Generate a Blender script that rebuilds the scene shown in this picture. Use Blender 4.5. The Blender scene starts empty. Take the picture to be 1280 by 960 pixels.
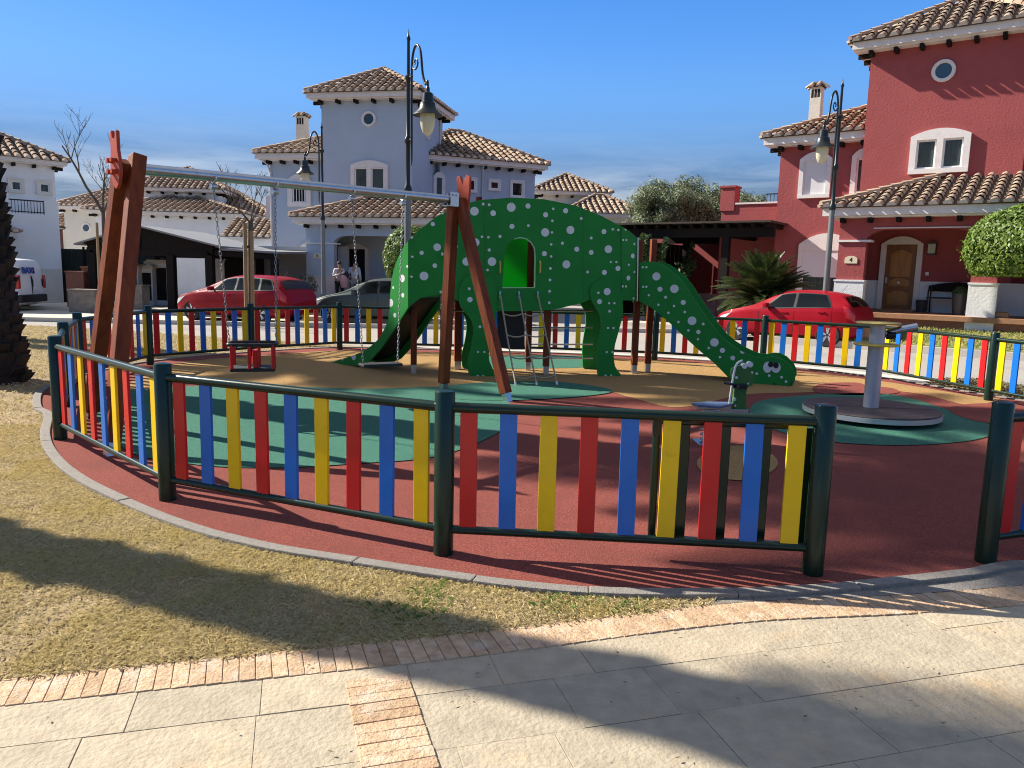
import bpy, bmesh, math, random
from mathutils import Vector, Matrix
rnd = random.Random(7)
S = bpy.context.scene
COL = S.collection
R = math.radians
PI = math.pi
# ------------------------------------------------------------------ camera model (all places are worked out in metres from it)
FPX, PITCH, ROLL, CAMH = 960.0, R(8.25), -0.024, 1.65
_fw = Vector((0, math.cos(PITCH), -math.sin(PITCH)))
_rt = Vector((1, 0, 0))
_dn = _fw.cross(_rt)
_c, _s = math.cos(ROLL), math.sin(ROLL)
RT = _rt * _c + _dn * _s
DN = _rt * -_s + _dn * _c
EYE = Vector((0, 0, CAMH))
def ray(u, v): return RT * ((u - 640) / FPX) + DN * ((v - 480) / FPX) + _fw
def G(u, v, z=0.0):
    d = ray(u, v); return EYE + d * ((z - CAMH) / d.z)
def Dp(u, v, Y):
    d = ray(u, v); return EYE + d * (Y / d.y)
def PLN(u, v, o, n):
    d = ray(u, v); return EYE + d * (((o - EYE).dot(n)) / d.dot(n))
cam = bpy.data.cameras.new('camera'); camo = bpy.data.objects.new('camera', cam); COL.objects.link(camo)
cam.sensor_width = 36; cam.lens = 36 * FPX / 1280; cam.clip_end = 3000; cam.clip_start = 0.05
camo.matrix_world = Matrix(((RT.x, -DN.x, -_fw.x, 0), (RT.y, -DN.y, -_fw.y, 0), (RT.z, -DN.z, -_fw.z, CAMH), (0, 0, 0, 1)))
S.camera = camo
# ------------------------------------------------------------------ objects
ROOTM = {}
def thing(name, label, cat, loc=(0, 0, 0), rz=0.0, group=None):
    o = bpy.data.objects.new(name, None); COL.objects.link(o)
    o.empty_display_size = .2
    o.location = loc; o.rotation_euler = (0, 0, rz)
    ROOTM[o.name] = Matrix.Translation(Vector(loc)) @ Matrix.Rotation(rz, 4, 'Z')
    tag(o, label, cat, group); return o
def tag(o, label=None, cat=None, group=None, kind=None):
    if label: o['label'] = label
    if cat: o['category'] = cat
    if group: o['group'] = group
    if kind: o['kind'] = kind
    return o
def rootof(p):
    while p.parent: p = p.parent
    return p
def copy_tree(o, parent=None):
    c = o.copy(); COL.objects.link(c); c.parent = parent
    for ch in list(o.children): copy_tree(ch, c)
    return c
class MB:
    def __init__(s): s.v = []; s.f = []; s.m = []
    def add(s, vs, fs, mi=0):
        n = len(s.v); s.v += [tuple(p) for p in vs]
        for f in fs: s.f.append(tuple(i + n for i in f)); s.m.append(mi)
        return s
    def box(s, c, d, rz=0.0, mi=0, M=None):
        x, y, z = d[0] / 2, d[1] / 2, d[2] / 2
        vs = [Vector((a * x, b * y, e * z)) for a in (-1, 1) for b in (-1, 1) for e in (-1, 1)]
        if M is None: M = Matrix.Rotation(rz, 3, 'Z')
        vs = [M @ p + Vector(c) for p in vs]
        return s.add(vs, [(0, 1, 3, 2), (4, 6, 7, 5), (0, 4, 5, 1), (2, 3, 7, 6), (0, 2, 6, 4), (1, 5, 7, 3)], mi)
    def bb(s, x0, x1, y0, y1, z0, z1, mi=0):
        return s.box(((x0 + x1) / 2, (y0 + y1) / 2, (z0 + z1) / 2), (x1 - x0, y1 - y0, z1 - z0), 0, mi)
    def beam(s, a, b, w, h, up=(0, 0, 1), mi=0):
        a, b = Vector(a), Vector(b); d = (b - a); L = d.length; d.normalize()
        r = d.cross(Vector(up))
        if r.length < 1e-4: r = d.cross(Vector((0, 1, 0)))
        r.normalize(); u = r.cross(d)
        return s.box((a + b) / 2, (L, w, h), 0, mi, Matrix((d, r, u)).transposed())
    def ring(s, c, d, r, n):
        d = Vector(d).normalized(); a = d.cross(Vector((0, 0, 1)))
        if a.length < 1e-3: a = Vector((1, 0, 0))
        a.normalize(); b = d.cross(a)
        return [Vector(c) + a * (r * math.cos(2 * PI * i / n)) + b * (r * math.sin(2 * PI * i / n)) for i in range(n)]
    def cyl(s, a, b, r0, r1=None, n=12, mi=0, cap=True):
        if r1 is None: r1 = r0
        a, b = Vector(a), Vector(b)
        vs = s.ring(a, b - a, r0, n) + s.ring(b, b - a, r1, n)
        fs = [(i, (i + 1) % n, n + (i + 1) % n, n + i) for i in range(n)]
        if cap: fs += [tuple(range(n - 1, -1, -1)), tuple(range(n, 2 * n))]
        return s.add(vs, fs, mi)
    def tube(s, pts, r, n=8, mi=0, cap=True):
        pts = [Vector(p) for p in pts]; k = len(pts)
        rr = r if isinstance(r, (list, tuple)) else [r] * k
        vs = []; prev = None
        for i, p in enumerate(pts):
            d = (pts[min(i + 1, k - 1)] - pts[max(i - 1, 0)])
            if d.length < 1e-9: d = Vector((0, 0, 1))
            d.normalize()
            if prev is None:
                a = d.cross(Vector((0, 0, 1)))
                if a.length < 1e-2: a = d.cross(Vector((0, 1, 0)))
            else: a = prev - d * prev.dot(d)
            a.normalize(); prev = a; b = d.cross(a)
            vs += [p + a * (rr[i] * math.cos(2 * PI * j / n)) + b * (rr[i] * math.sin(2 * PI * j / n)) for j in range(n)]
        fs = [(i * n + j, i * n + (j + 1) % n, (i + 1) * n + (j + 1) % n, (i + 1) * n + j) for i in range(k - 1) for j in range(n)]
        if cap: fs += [tuple(range(n - 1, -1, -1)), tuple((k - 1) * n + j for j in range(n))]
        return s.add(vs, fs, mi)
    def lathe(s, prof, c=(0, 0, 0), n=16, mi=0, M=None):
        c = Vector(c); vs = []; k = len(prof)
        for r, z in prof:
            for j in range(n):
                p = Vector((r * math.cos(2 * PI * j / n), r * math.sin(2 * PI * j / n), z))
                vs.append((M @ p if M else p) + c)
        fs = [(i * n + j, i * n + (j + 1) % n, (i + 1) * n + (j + 1) % n, (i + 1) * n + j) for i in range(k - 1) for j in range(n)]
        if prof[0][0] > 1e-5: fs.append(tuple(range(n - 1, -1, -1)))
        if prof[-1][0] > 1e-5: fs.append(tuple((k - 1) * n + j for j in range(n)))
        return s.add(vs, fs, mi)
    def prism(s, pts, off, mi=0, mi_side=None):
        """closed 3D polygon pushed along off"""
        off = Vector(off); n = len(pts); a = [Vector(p) for p in pts]
        s.add(a + [p + off for p in a], [tuple(range(n)), tuple(range(2 * n - 1, n - 1, -1))], mi)
        b = len(s.v) - 2 * n
        for i in range(n):
            j = (i + 1) % n
            s.f.append((b + i, b + n + i, b + n + j, b + j)); s.m.append(mi if mi_side is None else mi_side)
        return s
    def build(s, name, mats, parent=None, smooth=None, world=False, bevel=0.0):
        me = bpy.data.meshes.new(name)
        vs = s.v
        if world and parent is not None:
            inv = ROOTM[rootof(parent).name].inverted(); vs = [inv @ Vector(p) for p in vs]
        me.from_pydata(vs, [], s.f)
        if not isinstance(mats, (list, tuple)): mats = [mats]
        for m in mats: me.materials.append(m)
        if len(mats) > 1: me.polygons.foreach_set('material_index', s.m)
        me.validate()
        bm = bmesh.new(); bm.from_mesh(me)
        if len(bm.faces) < 30000: bmesh.ops.recalc_face_normals(bm, faces=bm.faces)
        if bevel:
            bmesh.ops.bevel(bm, geom=[e for e in bm.edges if len(e.link_faces) == 2 and e.calc_face_angle(0) > .5], offset=bevel, segments=2, affect='EDGES', profile=.6, clamp_overlap=True)
        bm.to_mesh(me); bm.free()
        if smooth is not None:
            me.polygons.foreach_set('use_smooth', [True] * len(me.polygons))
            if smooth < 180: me.set_sharp_from_angle(angle=R(smooth))
        me.update()
        o = bpy.data.objects.new(name, me); COL.objects.link(o)
        if parent is not None: o.parent = parent
        return o
def fromlists(name, vs, fs, mats, parent=None):
    me = bpy.data.meshes.new(name); me.from_pydata(vs, [], fs)
    if not isinstance(mats, (list, tuple)): mats = [mats]
    for m in mats: me.materials.append(m)
    me.update(); o = bpy.data.objects.new(name, me); COL.objects.link(o)
    if parent is not None: o.parent = parent
    return o
def crom(pts, n=8, closed=False):
    out = []; k = len(pts); P = [Vector(p) for p in pts]
    for i in range(k if closed else k - 1):
        p0 = P[(i - 1) % k] if closed or i > 0 else P[0]
        p1 = P[i]; p2 = P[(i + 1) % k]; p3 = P[(i + 2) % k] if closed or i + 2 < k else P[-1]
        for j in range(n):
            t = j / n; t2 = t * t; t3 = t2 * t
            out.append(.5 * (2 * p1 + (p2 - p0) * t + (2 * p0 - 5 * p1 + 4 * p2 - p3) * t2 + (3 * p1 - p0 - 3 * p2 + p3) * t3))
    if not closed: out.append(P[-1])
    return out
def lerp(a, b, t): return a + (b - a) * t
def interp(tab, x):
    if x <= tab[0][0]: return tab[0][1]
    for i in range(len(tab) - 1):
        if x <= tab[i + 1][0]:
            t = (x - tab[i][0]) / (tab[i + 1][0] - tab[i][0]); return lerp(tab[i][1], tab[i + 1][1], t)
    return tab[-1][1]
def inpoly(x, y, poly):
    r = False; n = len(poly); j = n - 1
    for i in range(n):
        xi, yi = poly[i][0], poly[i][1]; xj, yj = poly[j][0], poly[j][1]
        if (yi > y) != (yj > y) and x < (xj - xi) * (y - yi) / (yj - yi) + xi: r = not r
        j = i
    return r
def offset_poly(pts, d):
    """offset a closed 2D polygon outward by d"""
    n = len(pts); area = sum(pts[i][0] * pts[(i + 1) % n][1] - pts[(i + 1) % n][0] * pts[i][1] for i in range(n))
    sg = 1 if area > 0 else -1; out = []
    for i in range(n):
        a, b, c = Vector(pts[i - 1][:2]), Vector(pts[i][:2]), Vector(pts[(i + 1) % n][:2])
        t = (c - a).normalized(); nn = Vector((t.y, -t.x)) * sg
        out.append(b + nn * d)
    return out
# ------------------------------------------------------------------ materials
def mat(name, col, rough=.6, metal=0, var=0., vscale=6., bump=0., bscale=80., rand=None, spec=.4, coat=0., trans=0., col2=None, stretch=None, detail=4, trcol=None, stain=None, grad=None):
    m = bpy.data.materials.new(name); m.use_nodes = True
    nt = m.node_tree; N = nt.nodes; L = nt.links
    b = N['Principled BSDF']
    b.inputs['Roughness'].default_value = rough; b.inputs['Metallic'].default_value = metal
    b.inputs['Specular IOR Level'].default_value = spec; b.inputs['Coat Weight'].default_value = coat
    b.inputs['Coat Roughness'].default_value = .05
    c4 = (*col, 1)
    tc = N.new('ShaderNodeTexCoord'); co = tc.outputs['Object']
    if stretch:
        mp = N.new('ShaderNodeMapping'); mp.inputs['Scale'].default_value = stretch; L.new(co, mp.inputs['Vector']); co = mp.outputs[0]
    out = None
    def mix(fac, a, bb, mode='MIX'):
        x = N.new('ShaderNodeMix'); x.data_type = 'RGBA'; x.blend_type = mode
        for s_, v in ((x.inputs['Factor'], fac), (x.inputs['A'], a), (x.inputs['B'], bb)):
            if isinstance(v, (int, float)): s_.default_value = v
            elif isinstance(v, tuple): s_.default_value = v
            else: L.new(v, s_)
        return x.outputs['Result']
    cur = c4
    if rand:
        gi = N.new('ShaderNodeNewGeometry'); cur = mix(gi.outputs['Random Per Island'], c4, (*rand, 1))
    if var or col2:
        nz = N.new('ShaderNodeTexNoise'); nz.inputs['Scale'].default_value = vscale; nz.inputs['Detail'].default_value = detail; nz.inputs['Roughness'].default_value = .6
        L.new(co, nz.inputs['Vector'])
        rp = N.new('ShaderNodeValToRGB'); rp.color_ramp.elements[0].position = .3; rp.color_ramp.elements[1].position = .7
        L.new(nz.outputs['Fac'], rp.inputs['Fac'])
        if col2: cur = mix(rp.outputs['Color'], cur, (*col2, 1))
        else:
            d = 1 - var; rp.color_ramp.elements[0].color = (d, d, d, 1); rp.color_ramp.elements[1].color = (1 + var * .3,) * 3 + (1,)
            cur = mix(1.0, cur, rp.outputs['Color'], 'MULTIPLY')
    if stain:
        n2 = N.new('ShaderNodeTexNoise'); n2.inputs['Scale'].default_value = stain[1]; n2.inputs['Detail'].default_value = 6; n2.inputs['Roughness'].default_value = .65
        L.new(tc.outputs['Object'], n2.inputs['Vector'])
        r2 = N.new('ShaderNodeValToRGB'); r2.color_ramp.elements[0].position = stain[2]; r2.color_ramp.elements[1].position = stain[3]
        L.new(n2.outputs['Fac'], r2.inputs['Fac'])
        mu = N.new('ShaderNodeMath'); mu.operation = 'MULTIPLY'; mu.inputs[1].default_value = stain[4]; L.new(r2.outputs['Color'], mu.inputs[0])
        cur = mix(mu.outputs[0], cur, (*stain[0], 1))
    if isinstance(cur, tuple): b.inputs['Base Color'].default_value = cur
    else: L.new(cur, b.inputs['Base Color'])
    if bump:
        nb = N.new('ShaderNodeTexNoise'); nb.inputs['Scale'].default_value = bscale; nb.inputs['Detail'].default_value = 3
        L.new(co, nb.inputs['Vector'])
        bp = N.new('ShaderNodeBump'); bp.inputs['Strength'].default_value = bump; bp.inputs['Distance'].default_value = .02
        L.new(nb.outputs['Fac'], bp.inputs['Height']); L.new(bp.outputs[0], b.inputs['Normal'])
    if trans:
        tr = N.new('ShaderNodeBsdfTranslucent'); ms = N.new('ShaderNodeMixShader'); ms.inputs[0].default_value = trans
        if trcol: tr.inputs['Color'].default_value = (*trcol, 1)
        elif isinstance(cur, tuple): tr.inputs['Color'].default_value = cur
        else: L.new(cur, tr.inputs['Color'])
        L.new(b.outputs[0], ms.inputs[1]); L.new(tr.outputs[0], ms.inputs[2]); L.new(ms.outputs[0], N['Material Output'].inputs['Surface'])
    return m
def glassmat(name, tint=(.02, .025, .03), rough=.03, a=.75):
    """window glass: part clear, part dark, with a sharp reflection"""
    m = bpy.data.materials.new(name); m.use_nodes = True; nt = m.node_tree; N = nt.nodes; L = nt.links
    b = N['Principled BSDF']; b.inputs['Base Color'].default_value = (*tint, 1); b.inputs['Roughness'].default_value = rough
    t = N.new('ShaderNodeBsdfTransparent'); t.inputs['Color'].default_value = (.75, .8, .8, 1); ms = N.new('ShaderNodeMixShader'); ms.inputs[0].default_value = a
    L.new(t.outputs[0], ms.inputs[1]); L.new(b.outputs[0], ms.inputs[2]); L.new(ms.outputs[0], N['Material Output'].inputs['Surface'])
    return m
K = {}
K['rubber_red'] = mat('red_rubber', (.30, .085, .065), .95, var=.6, vscale=105, bump=.6, bscale=220, spec=.15, stain=((.17, .055, .045), 1.3, .47, .72, .7))
K['rubber_tan'] = mat('tan_rubber', (.48, .29, .115), .95, var=.6, vscale=105, bump=.6, bscale=220, spec=.15, stain=((.25, .16, .08), .8, .5, .75, .4))
K['rubber_green'] = mat('green_rubber', (.07, .215, .15), .95, var=.6, vscale=105, bump=.6, bscale=220, spec=.15, stain=((.07, .16, .13), 1., .5, .75, .5))
K['kerb'] = mat('kerb_concrete', (.235, .215, .19), .9, var=.25, vscale=30, bump=.4, bscale=90, stain=((.18, .16, .13), 2.5, .5, .7, .6))
K['soil'] = mat('dry_soil', (.20, .14, .075), .95, col2=(.36, .275, .145), vscale=3.5, bump=.8, bscale=60, detail=8)
K['blade'] = mat('dry_grass_blade', (.78, .67, .42), .8, rand=(.44, .355, .2), trans=.25, col2=(.56, .46, .19), vscale=1.6)
K['blade_green'] = mat('green_grass_blade', (.08, .19, .03), .8, rand=(.2, .28, .06), trans=.3)
K['slab'] = mat('sandstone_slab', (.46, .38, .265), .85, rand=(.38, .325, .235), var=.22, vscale=9, bump=.35, bscale=45, stain=((.55, .36, .17), 1.6, .56, .72, .55), detail=8)
K['brick'] = mat('pale_clay_brick', (.58, .40, .25), .9, rand=(.44, .29, .17), var=.3, vscale=24, bump=.5, bscale=70, stain=((.6, .52, .42), 7, .5, .7, .6))
K['joint'] = mat('sand_joint', (.44, .37, .27), .95, var=.3, vscale=40, bump=.4)
K['road'] = mat('pale_asphalt', (.36, .335, .30), .95, spec=.05, var=.14, vscale=240, bump=.2, bscale=300, stain=((.17, .165, .16), .35, .5, .75, .5))
K['path'] = mat('pale_concrete', (.56, .51, .44), .95, spec=.05, var=.15, vscale=50, bump=.2, stain=((.36, .33, .29), 1.2, .5, .75, .5))
K['earth'] = mat('far_ground', (.17, .15, .10), .95, var=.3, vscale=.5)
K['lawn'] = mat('lawn_turf', (.16, .2, .05), .95, col2=(.33, .30, .12), vscale=2.2, bump=.6, bscale=40)
K['fgreen'] = mat('dark_green_paint', (.007, .024, .014), .25, spec=.35, var=.2, vscale=5, bump=.03, bscale=20)
K['red'] = mat('red_slat_paint', (.56, .012, .016), .3, var=.1, vscale=4, stain=((.3, .01, .01), 14, .62, .75, .35))
K['blue'] = mat('blue_slat_paint', (.006, .135, .52), .3, var=.1, vscale=4, stain=((.01, .07, .26), 14, .62, .75, .35))
K['yellow'] = mat('yellow_slat_paint', (.80, .52, .004), .3, var=.1, vscale=4, stain=((.4, .26, .01), 14, .62, .75, .35))
K['wood'] = mat('red_stained_timber', (.225, .054, .014), .6, spec=.2, col2=(.12, .024, .009), vscale=14, stretch=(1, 1, .09), bump=.25, bscale=30, detail=6)
K['wood_face'] = mat('orange_red_panel', (.38, .055, .024), .5, spec=.25, var=.15, vscale=9)
K['steel'] = mat('galvanised_steel', (.55, .56, .57), .32, metal=.95, var=.15, vscale=18)
K['chain'] = mat('zinc_chain', (.28, .28, .28), .45, metal=.85)
K['silver'] = mat('silver_paint', (.46, .48, .51), .4, metal=.3, var=.06, vscale=4)
K['dgreen'] = mat('green_play_panel', (.022, .235, .040), .5, spec=.15, var=.12, vscale=2.5, bump=.03, bscale=8, stain=((.06, .28, .09), 7, .6, .74, .3))
K['dgreen_back'] = mat('bright_green_play_panel', (.012, .17, .03), .45, var=.08, vscale=2, trans=.35, trcol=(.02, .8, .02))
K['dgreen2'] = mat('olive_green_panel', (.045, .17, .035), .5, var=.2, vscale=8)
K['spot'] = mat('pale_grey_disc', (.74, .74, .72), .5, spec=.2, var=.1, vscale=6)
K['edge'] = mat('pale_panel_edge', (.35, .55, .33), .5)
K['white'] = mat('white_plastic', (.75, .75, .74), .45)
K['black'] = mat('black_plastic', (.012, .012, .013), .45)
K['rubber_black'] = mat('black_rubber', (.02, .02, .021), .7, var=.3, vscale=20)
K['yplastic'] = mat('yellow_plastic', (.62, .46, .06), .4, var=.1)
K['rope'] = mat('hemp_rope', (.38, .31, .22), .9, var=.3, vscale=200)
K['deck'] = mat('dark_phenolic_deck', (.055, .043, .04), .55, var=.35, vscale=14, bump=.2, bscale=160, stain=((.12, .10, .09), 5, .55, .75, .6))
K['seatblue'] = mat('blue_grey_seat', (.10, .14, .24), .5)
K['iron'] = mat('lamp_post_paint', (.028, .034, .036), .35, metal=.35, var=.15, vscale=10)
K['pole_grey'] = mat('grey_lamp_pole', (.19, .20, .20), .4, metal=.4, var=.1, vscale=6)
K['lampglass'] = mat('frosted_lamp_glass', (.72, .68, .52), .25, trans=.3)
K['tile'] = mat('clay_roof_tile', (.50, .385, .28), .9, spec=.15, rand=(.34, .22, .15), var=.3, vscale=10, stain=((.16, .135, .11), 2.5, .48, .72, .7))
K['mortar'] = mat('eave_mortar', (.60, .54, .47), .9, var=.15)
K['pan'] = mat('shaded_roof_pan', (.10, .07, .05), .9, var=.35, vscale=5)  # clay darkened: the shade between the barrel tiles is put into the colour
K['stucco_red'] = mat('red_stucco', (.345, .078, .076), .9, var=.12, vscale=.8, bump=.35, bscale=16, stain=((.27, .055, .05), 1.5, .5, .8, .6), detail=6)
K['stucco_grey'] = mat('grey_blue_stucco', (.41, .48, .575), .9, var=.08, vscale=.8, bump=.3, bscale=16)
K['stucco_white'] = mat('white_stucco', (.78, .78, .78), .9, var=.08, vscale=1, bump=.3, bscale=16)
K['stucco_pink'] = mat('pale_pink_stucco', (.68, .58, .57), .9, var=.08, vscale=1, bump=.3, bscale=16)
K['stucco_cream'] = mat('cream_stucco', (.68, .64, .55), .9, var=.08, vscale=1, bump=.3, bscale=16)
K['trim'] = mat('white_trim', (.74, .69, .66), .8, var=.08, vscale=5, bump=.12, bscale=40, stain=((.5, .44, .4), 2.2, .55, .75, .35))
K['beamdark'] = mat('dark_timber', (.014, .010, .008), .7, spec=.15, var=.3, vscale=9, bump=.2)
K['doorpanel'] = mat('lightened_oak_panel', (.46, .21, .05), .4, col2=(.32, .13, .03), vscale=9, stretch=(1, 1, .12), detail=6)  # same oak lightened, so the relief of the raised panels is in the colour
K['door'] = mat('varnished_oak', (.27, .11, .026), .4, col2=(.17, .062, .013), vscale=9, stretch=(1, 1, .12), detail=6)  # door ground kept darker to stand for shade in the carved grooves
K['glass'] = glassmat('window_glass', a=.22)
K['curtain'] = mat('grey_curtain', (.58, .56, .53), .9, var=.45, vscale=14, stretch=(2.2, 1, .04))
K['shutter'] = mat('white_roller_shutter', (.68, .66, .66), .6)
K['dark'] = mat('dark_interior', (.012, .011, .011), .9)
K['terracotta'] = mat('terracotta_step', (.38, .20, .11), .8, var=.2, vscale=10)
K['gutter'] = mat('pale_gutter', (.55, .55, .53), .5)
K['carroof'] = mat('pale_roof_sheet', (.23, .235, .24), .7, var=.1)
K['bark'] = mat('grey_bark', (.13, .105, .085), .9, var=.35, vscale=12, stretch=(1, 1, .25), bump=.5, bscale=40)
K['stake'] = mat('pine_stake', (.34, .235, .125), .85, var=.25, vscale=10, stretch=(1, 1, .12))
K['palmbark'] = mat('palm_trunk_bark', (.045, .036, .028), .95, rand=(.025, .02, .016), var=.4, vscale=14, bump=.7, bscale=30)
K['frond'] = mat('palm_frond', (.04, .085, .025), .55, rand=(.075, .11, .035), trans=.2)
K['cycad'] = mat('cycad_frond', (.022, .05, .014), .42, rand=(.085, .095, .028), trans=.15)
K['olive'] = mat('olive_leaf', (.11, .14, .065), .6, rand=(.26, .30, .17), trans=.25)
K['box'] = mat('clipped_hedge_leaf', (.055, .115, .012), .5, rand=(.17, .245, .03), trans=.25)
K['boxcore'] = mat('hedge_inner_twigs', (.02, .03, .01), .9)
K['shrub'] = mat('grey_shrub_leaf', (.10, .11, .08), .7, rand=(.2, .2, .15), trans=.2)
K['cover'] = mat('dry_ground_cover', (.10, .09, .035), .85, rand=(.26, .20, .10), trans=.2)
K['brickwall'] = mat('red_brick_wall', (.28, .12, .08), .9, var=.3, vscale=18, bump=.3)
K['stonewall'] = mat('rubble_stone', (.26, .23, .19), .9, col2=(.14, .12, .10), vscale=5, bump=.8, bscale=9)
K['skin'] = mat('skin', (.50, .30, .22), .6)
K['tyre'] = mat('tyre_rubber', (.015, .015, .016), .8)
K['rim'] = mat('alloy_rim', (.55, .56, .58), .3, metal=.85)
K['lens'] = mat('clear_headlight', (.55, .58, .6), .08, spec=.8)
K['taillens'] = mat('red_tail_lamp', (.45, .01, .015), .12, spec=.8)
K['carglass'] = glassmat('car_glass', (.006, .008, .009), a=.78)
# ================================================================== THE SETTING
SUN_AZ = Vector((-.925, .38, 0)).normalized(); SUN_EL = R(35)
def sheet(name, pts, z, m, kind='structure', sub=True):
    mb = MB(); mb.add([(p[0], p[1], z if len(p) < 3 or z is not None else p[2]) for p in pts], [tuple(range(len(pts)))])
    o = mb.build(name, m)
    if o.data.polygons[0].normal.z < 0: o.data.flip_normals()
    if kind: o['kind'] = kind
    return o
sheet('ground', [(-1500, -1500), (1500, -1500), (1500, 1500), (-1500, 1500)], -.16, K['earth'])
sheet('road', [(-60, 13.0), (60, 9.0), (60, 60), (-60, 60)], -.085, K['road'])

# outline of the rubber play surface (inner side of the kerb)
near_in = [(66, 520), (63, 545), (72, 568), (100, 595), (150, 622), (230, 655), (330, 683), (450, 703), (560, 720), (650, 732), (760, 741), (890, 742), (1010, 737), (1100, 729), (1200, 718), (1290, 706)]
loop = [G(u, v).xy for u, v in near_in]
loop += [Vector(p) for p in [(4.2, 4.25), (5.6, 5.2), (6.9, 6.6), (7.7, 8.4), (7.45, 10.2), (6.9, 11.6), (6.3, 13.0), (5.0, 14.35), (3.0, 15.35), (.7, 15.8), (-1.5, 15.9), (-3.6, 15.9), (-5.0, 14.6), (-6.05, 12.9), (-6.25, 11.2), (-6.0, 9.8), (-5.35, 8.6)]]
loop = [v.xy for v in crom([(p.x, p.y, 0) for p in loop], 5, True)]
o = sheet('rubber_surface', loop, .016, K['rubber_red'])
# kerb: separate concrete lengths laid end to end round the surface
outl = offset_poly(loop, .085)
mb = MB(); n = len(loop)
ci = 0
while ci < n:
    k = min(ci + 7, n)
    idx = [j % n for j in range(ci, k + 1)]
    a = [Vector(loop[j]) for j in idx]; b = [Vector(outl[j]) for j in idx]
    # pull the far end back a little to leave a joint
    d = (a[-1] - a[-2]).normalized() * .003; a[-1] = a[-1] - d; b[-1] = b[-1] - d
    dz = rnd.uniform(-.003, .004)
    ring = a + b[::-1]
    mb.prism([(p.x, p.y, -.1) for p in ring], (0, 0, .135 + dz))
    ci = k
mb.build('kerb', K['kerb'], bevel=.008)['kind'] = 'structure'

def blob(name, px, m, z, n=6, world=None):
    pts = [G(u, v) for u, v in px] if world is None else [Vector((x, y, 0)) for x, y in world]
    pts = crom([(p.x, p.y, 0) for p in pts], n, True)
    return sheet(name, [p.xy for p in pts], z, m)
tan_px = [(150, 490), (230, 479), (330, 486), (430, 500), (540, 494), (640, 487), (740, 487), (790, 499), (850, 511), (930, 495), (1010, 492), (1080, 488), (1150, 494), (1210, 508), (1250, 500)]
tan_w = [G(u, v).xy for u, v in tan_px] + [Vector(p) for p in [(6.75, 11.2), (6.1, 12.6), (4.9, 13.9), (3.0, 14.9), (.7, 15.35), (-1.5, 15.45), (-3.4, 15.4), (-4.6, 14.2), (-5.6, 12.7)]]
sheet('rubber_tan_area', [v.xy for v in crom([(p.x, p.y, 0) for p in tan_w], 5, True)], .020, K['rubber_tan'])
blob('rubber_green_patch', [(118, 500), (215, 486), (330, 484), (450, 488), (560, 486), (628, 500), (640, 530), (560, 570), (440, 583), (330, 588), (230, 582), (150, 560)], K['rubber_green'], .024)
blob('rubber_green_patch', [(545, 487), (610, 480), (690, 479), (750, 486), (762, 493), (700, 500), (610, 503), (560, 499)], K['rubber_green'], .028)
blob('rubber_green_patch', [(585, 449), (640, 446), (720, 446), (742, 452), (735, 460), (680, 462), (610, 461)], K['rubber_green'], .024)
blob('rubber_green_patch', [(938, 512), (960, 501), (1040, 494), (1120, 496), (1200, 520), (1245, 538), (1220, 552), (1140, 559), (1050, 556), (985, 545), (945, 528)], K['rubber_green'], .024)
blob('rubber_red_patch', [(1015, 488), (1030, 481), (1070, 480), (1085, 484), (1115, 487), (1122, 493), (1080, 496), (1030, 494)], K['rubber_red'], .024)
blob('rubber_red_patch', [(1185, 513), (1215, 507), (1262, 508), (1300, 517), (1310, 530), (1250, 533), (1205, 525)], K['rubber_red'], .028)
blob('rubber_tan_patch', [(872, 578), (895, 563), (930, 560), (960, 568), (972, 584), (945, 602), (905, 602), (878, 593)], K['rubber_tan'], .024)

# dry lawn left of and in front of the playground
edge_px = [(-900, 935), (-260, 876), (180, 833), (560, 796), (893, 757), (1140, 744), (1400, 722), (1700, 690)]
path3 = crom([(G(u, v).x, G(u, v).y, 0) for u, v in edge_px], 14)
lawn_edge = [p.xy for p in path3[:14 * 4 + 1]]
lawn_out = [Vector(p) for p in [(-40, 5.0), (-40, 19.5), (-14, 20.2), (-9.5, 18.9), (-6.6, 17.5), (-4.4, 16.9), (-2.6, 16.3)]]
# inner side follows the outer face of the kerb, walked from the street end back to the entrance
ang = [(i, p) for i, p in enumerate(outl)]
near_i = min(range(n), key=lambda i: (Vector(outl[i]) - G(893, 757).xy).length)
far_i = min(range(n), key=lambda i: (Vector(outl[i]) - Vector((-2.6, 16.05))).length)
seq = []; i = far_i
while i != near_i: seq.append(Vector(outl[i])); i = (i + 1) % n
seq.append(Vector(outl[near_i]))
lawn_poly = list(lawn_edge)[:-1] + [seq[-1]] + seq[::-1][1:] + lawn_out[::-1]
lawn_poly = lawn_poly
mb = MB()
lm = sheet('lawn', lawn_poly, .006, K['soil'])

# paving: sandstone slabs, with clay brick bands, on a sand bed
sheet('paving_bed', [(-14, -6), (14, -6), (14, 5.2), (7, 5.4), (-14, 5.4)], -.0028, K['joint'])
e0, e1 = G(0, 872).xy, G(760, 788).xy
E1 = (e1 - e0).normalized(); E2 = Vector((E1.y, -E1.x))       # E2 points towards the camera
if E2.y > 0: E2 = -E2
BANDW = (G(0, 853).xy - G(0, 888).xy).length * .93
b_edge = None
def onband(px, py, lo, hi):
    return None
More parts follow.
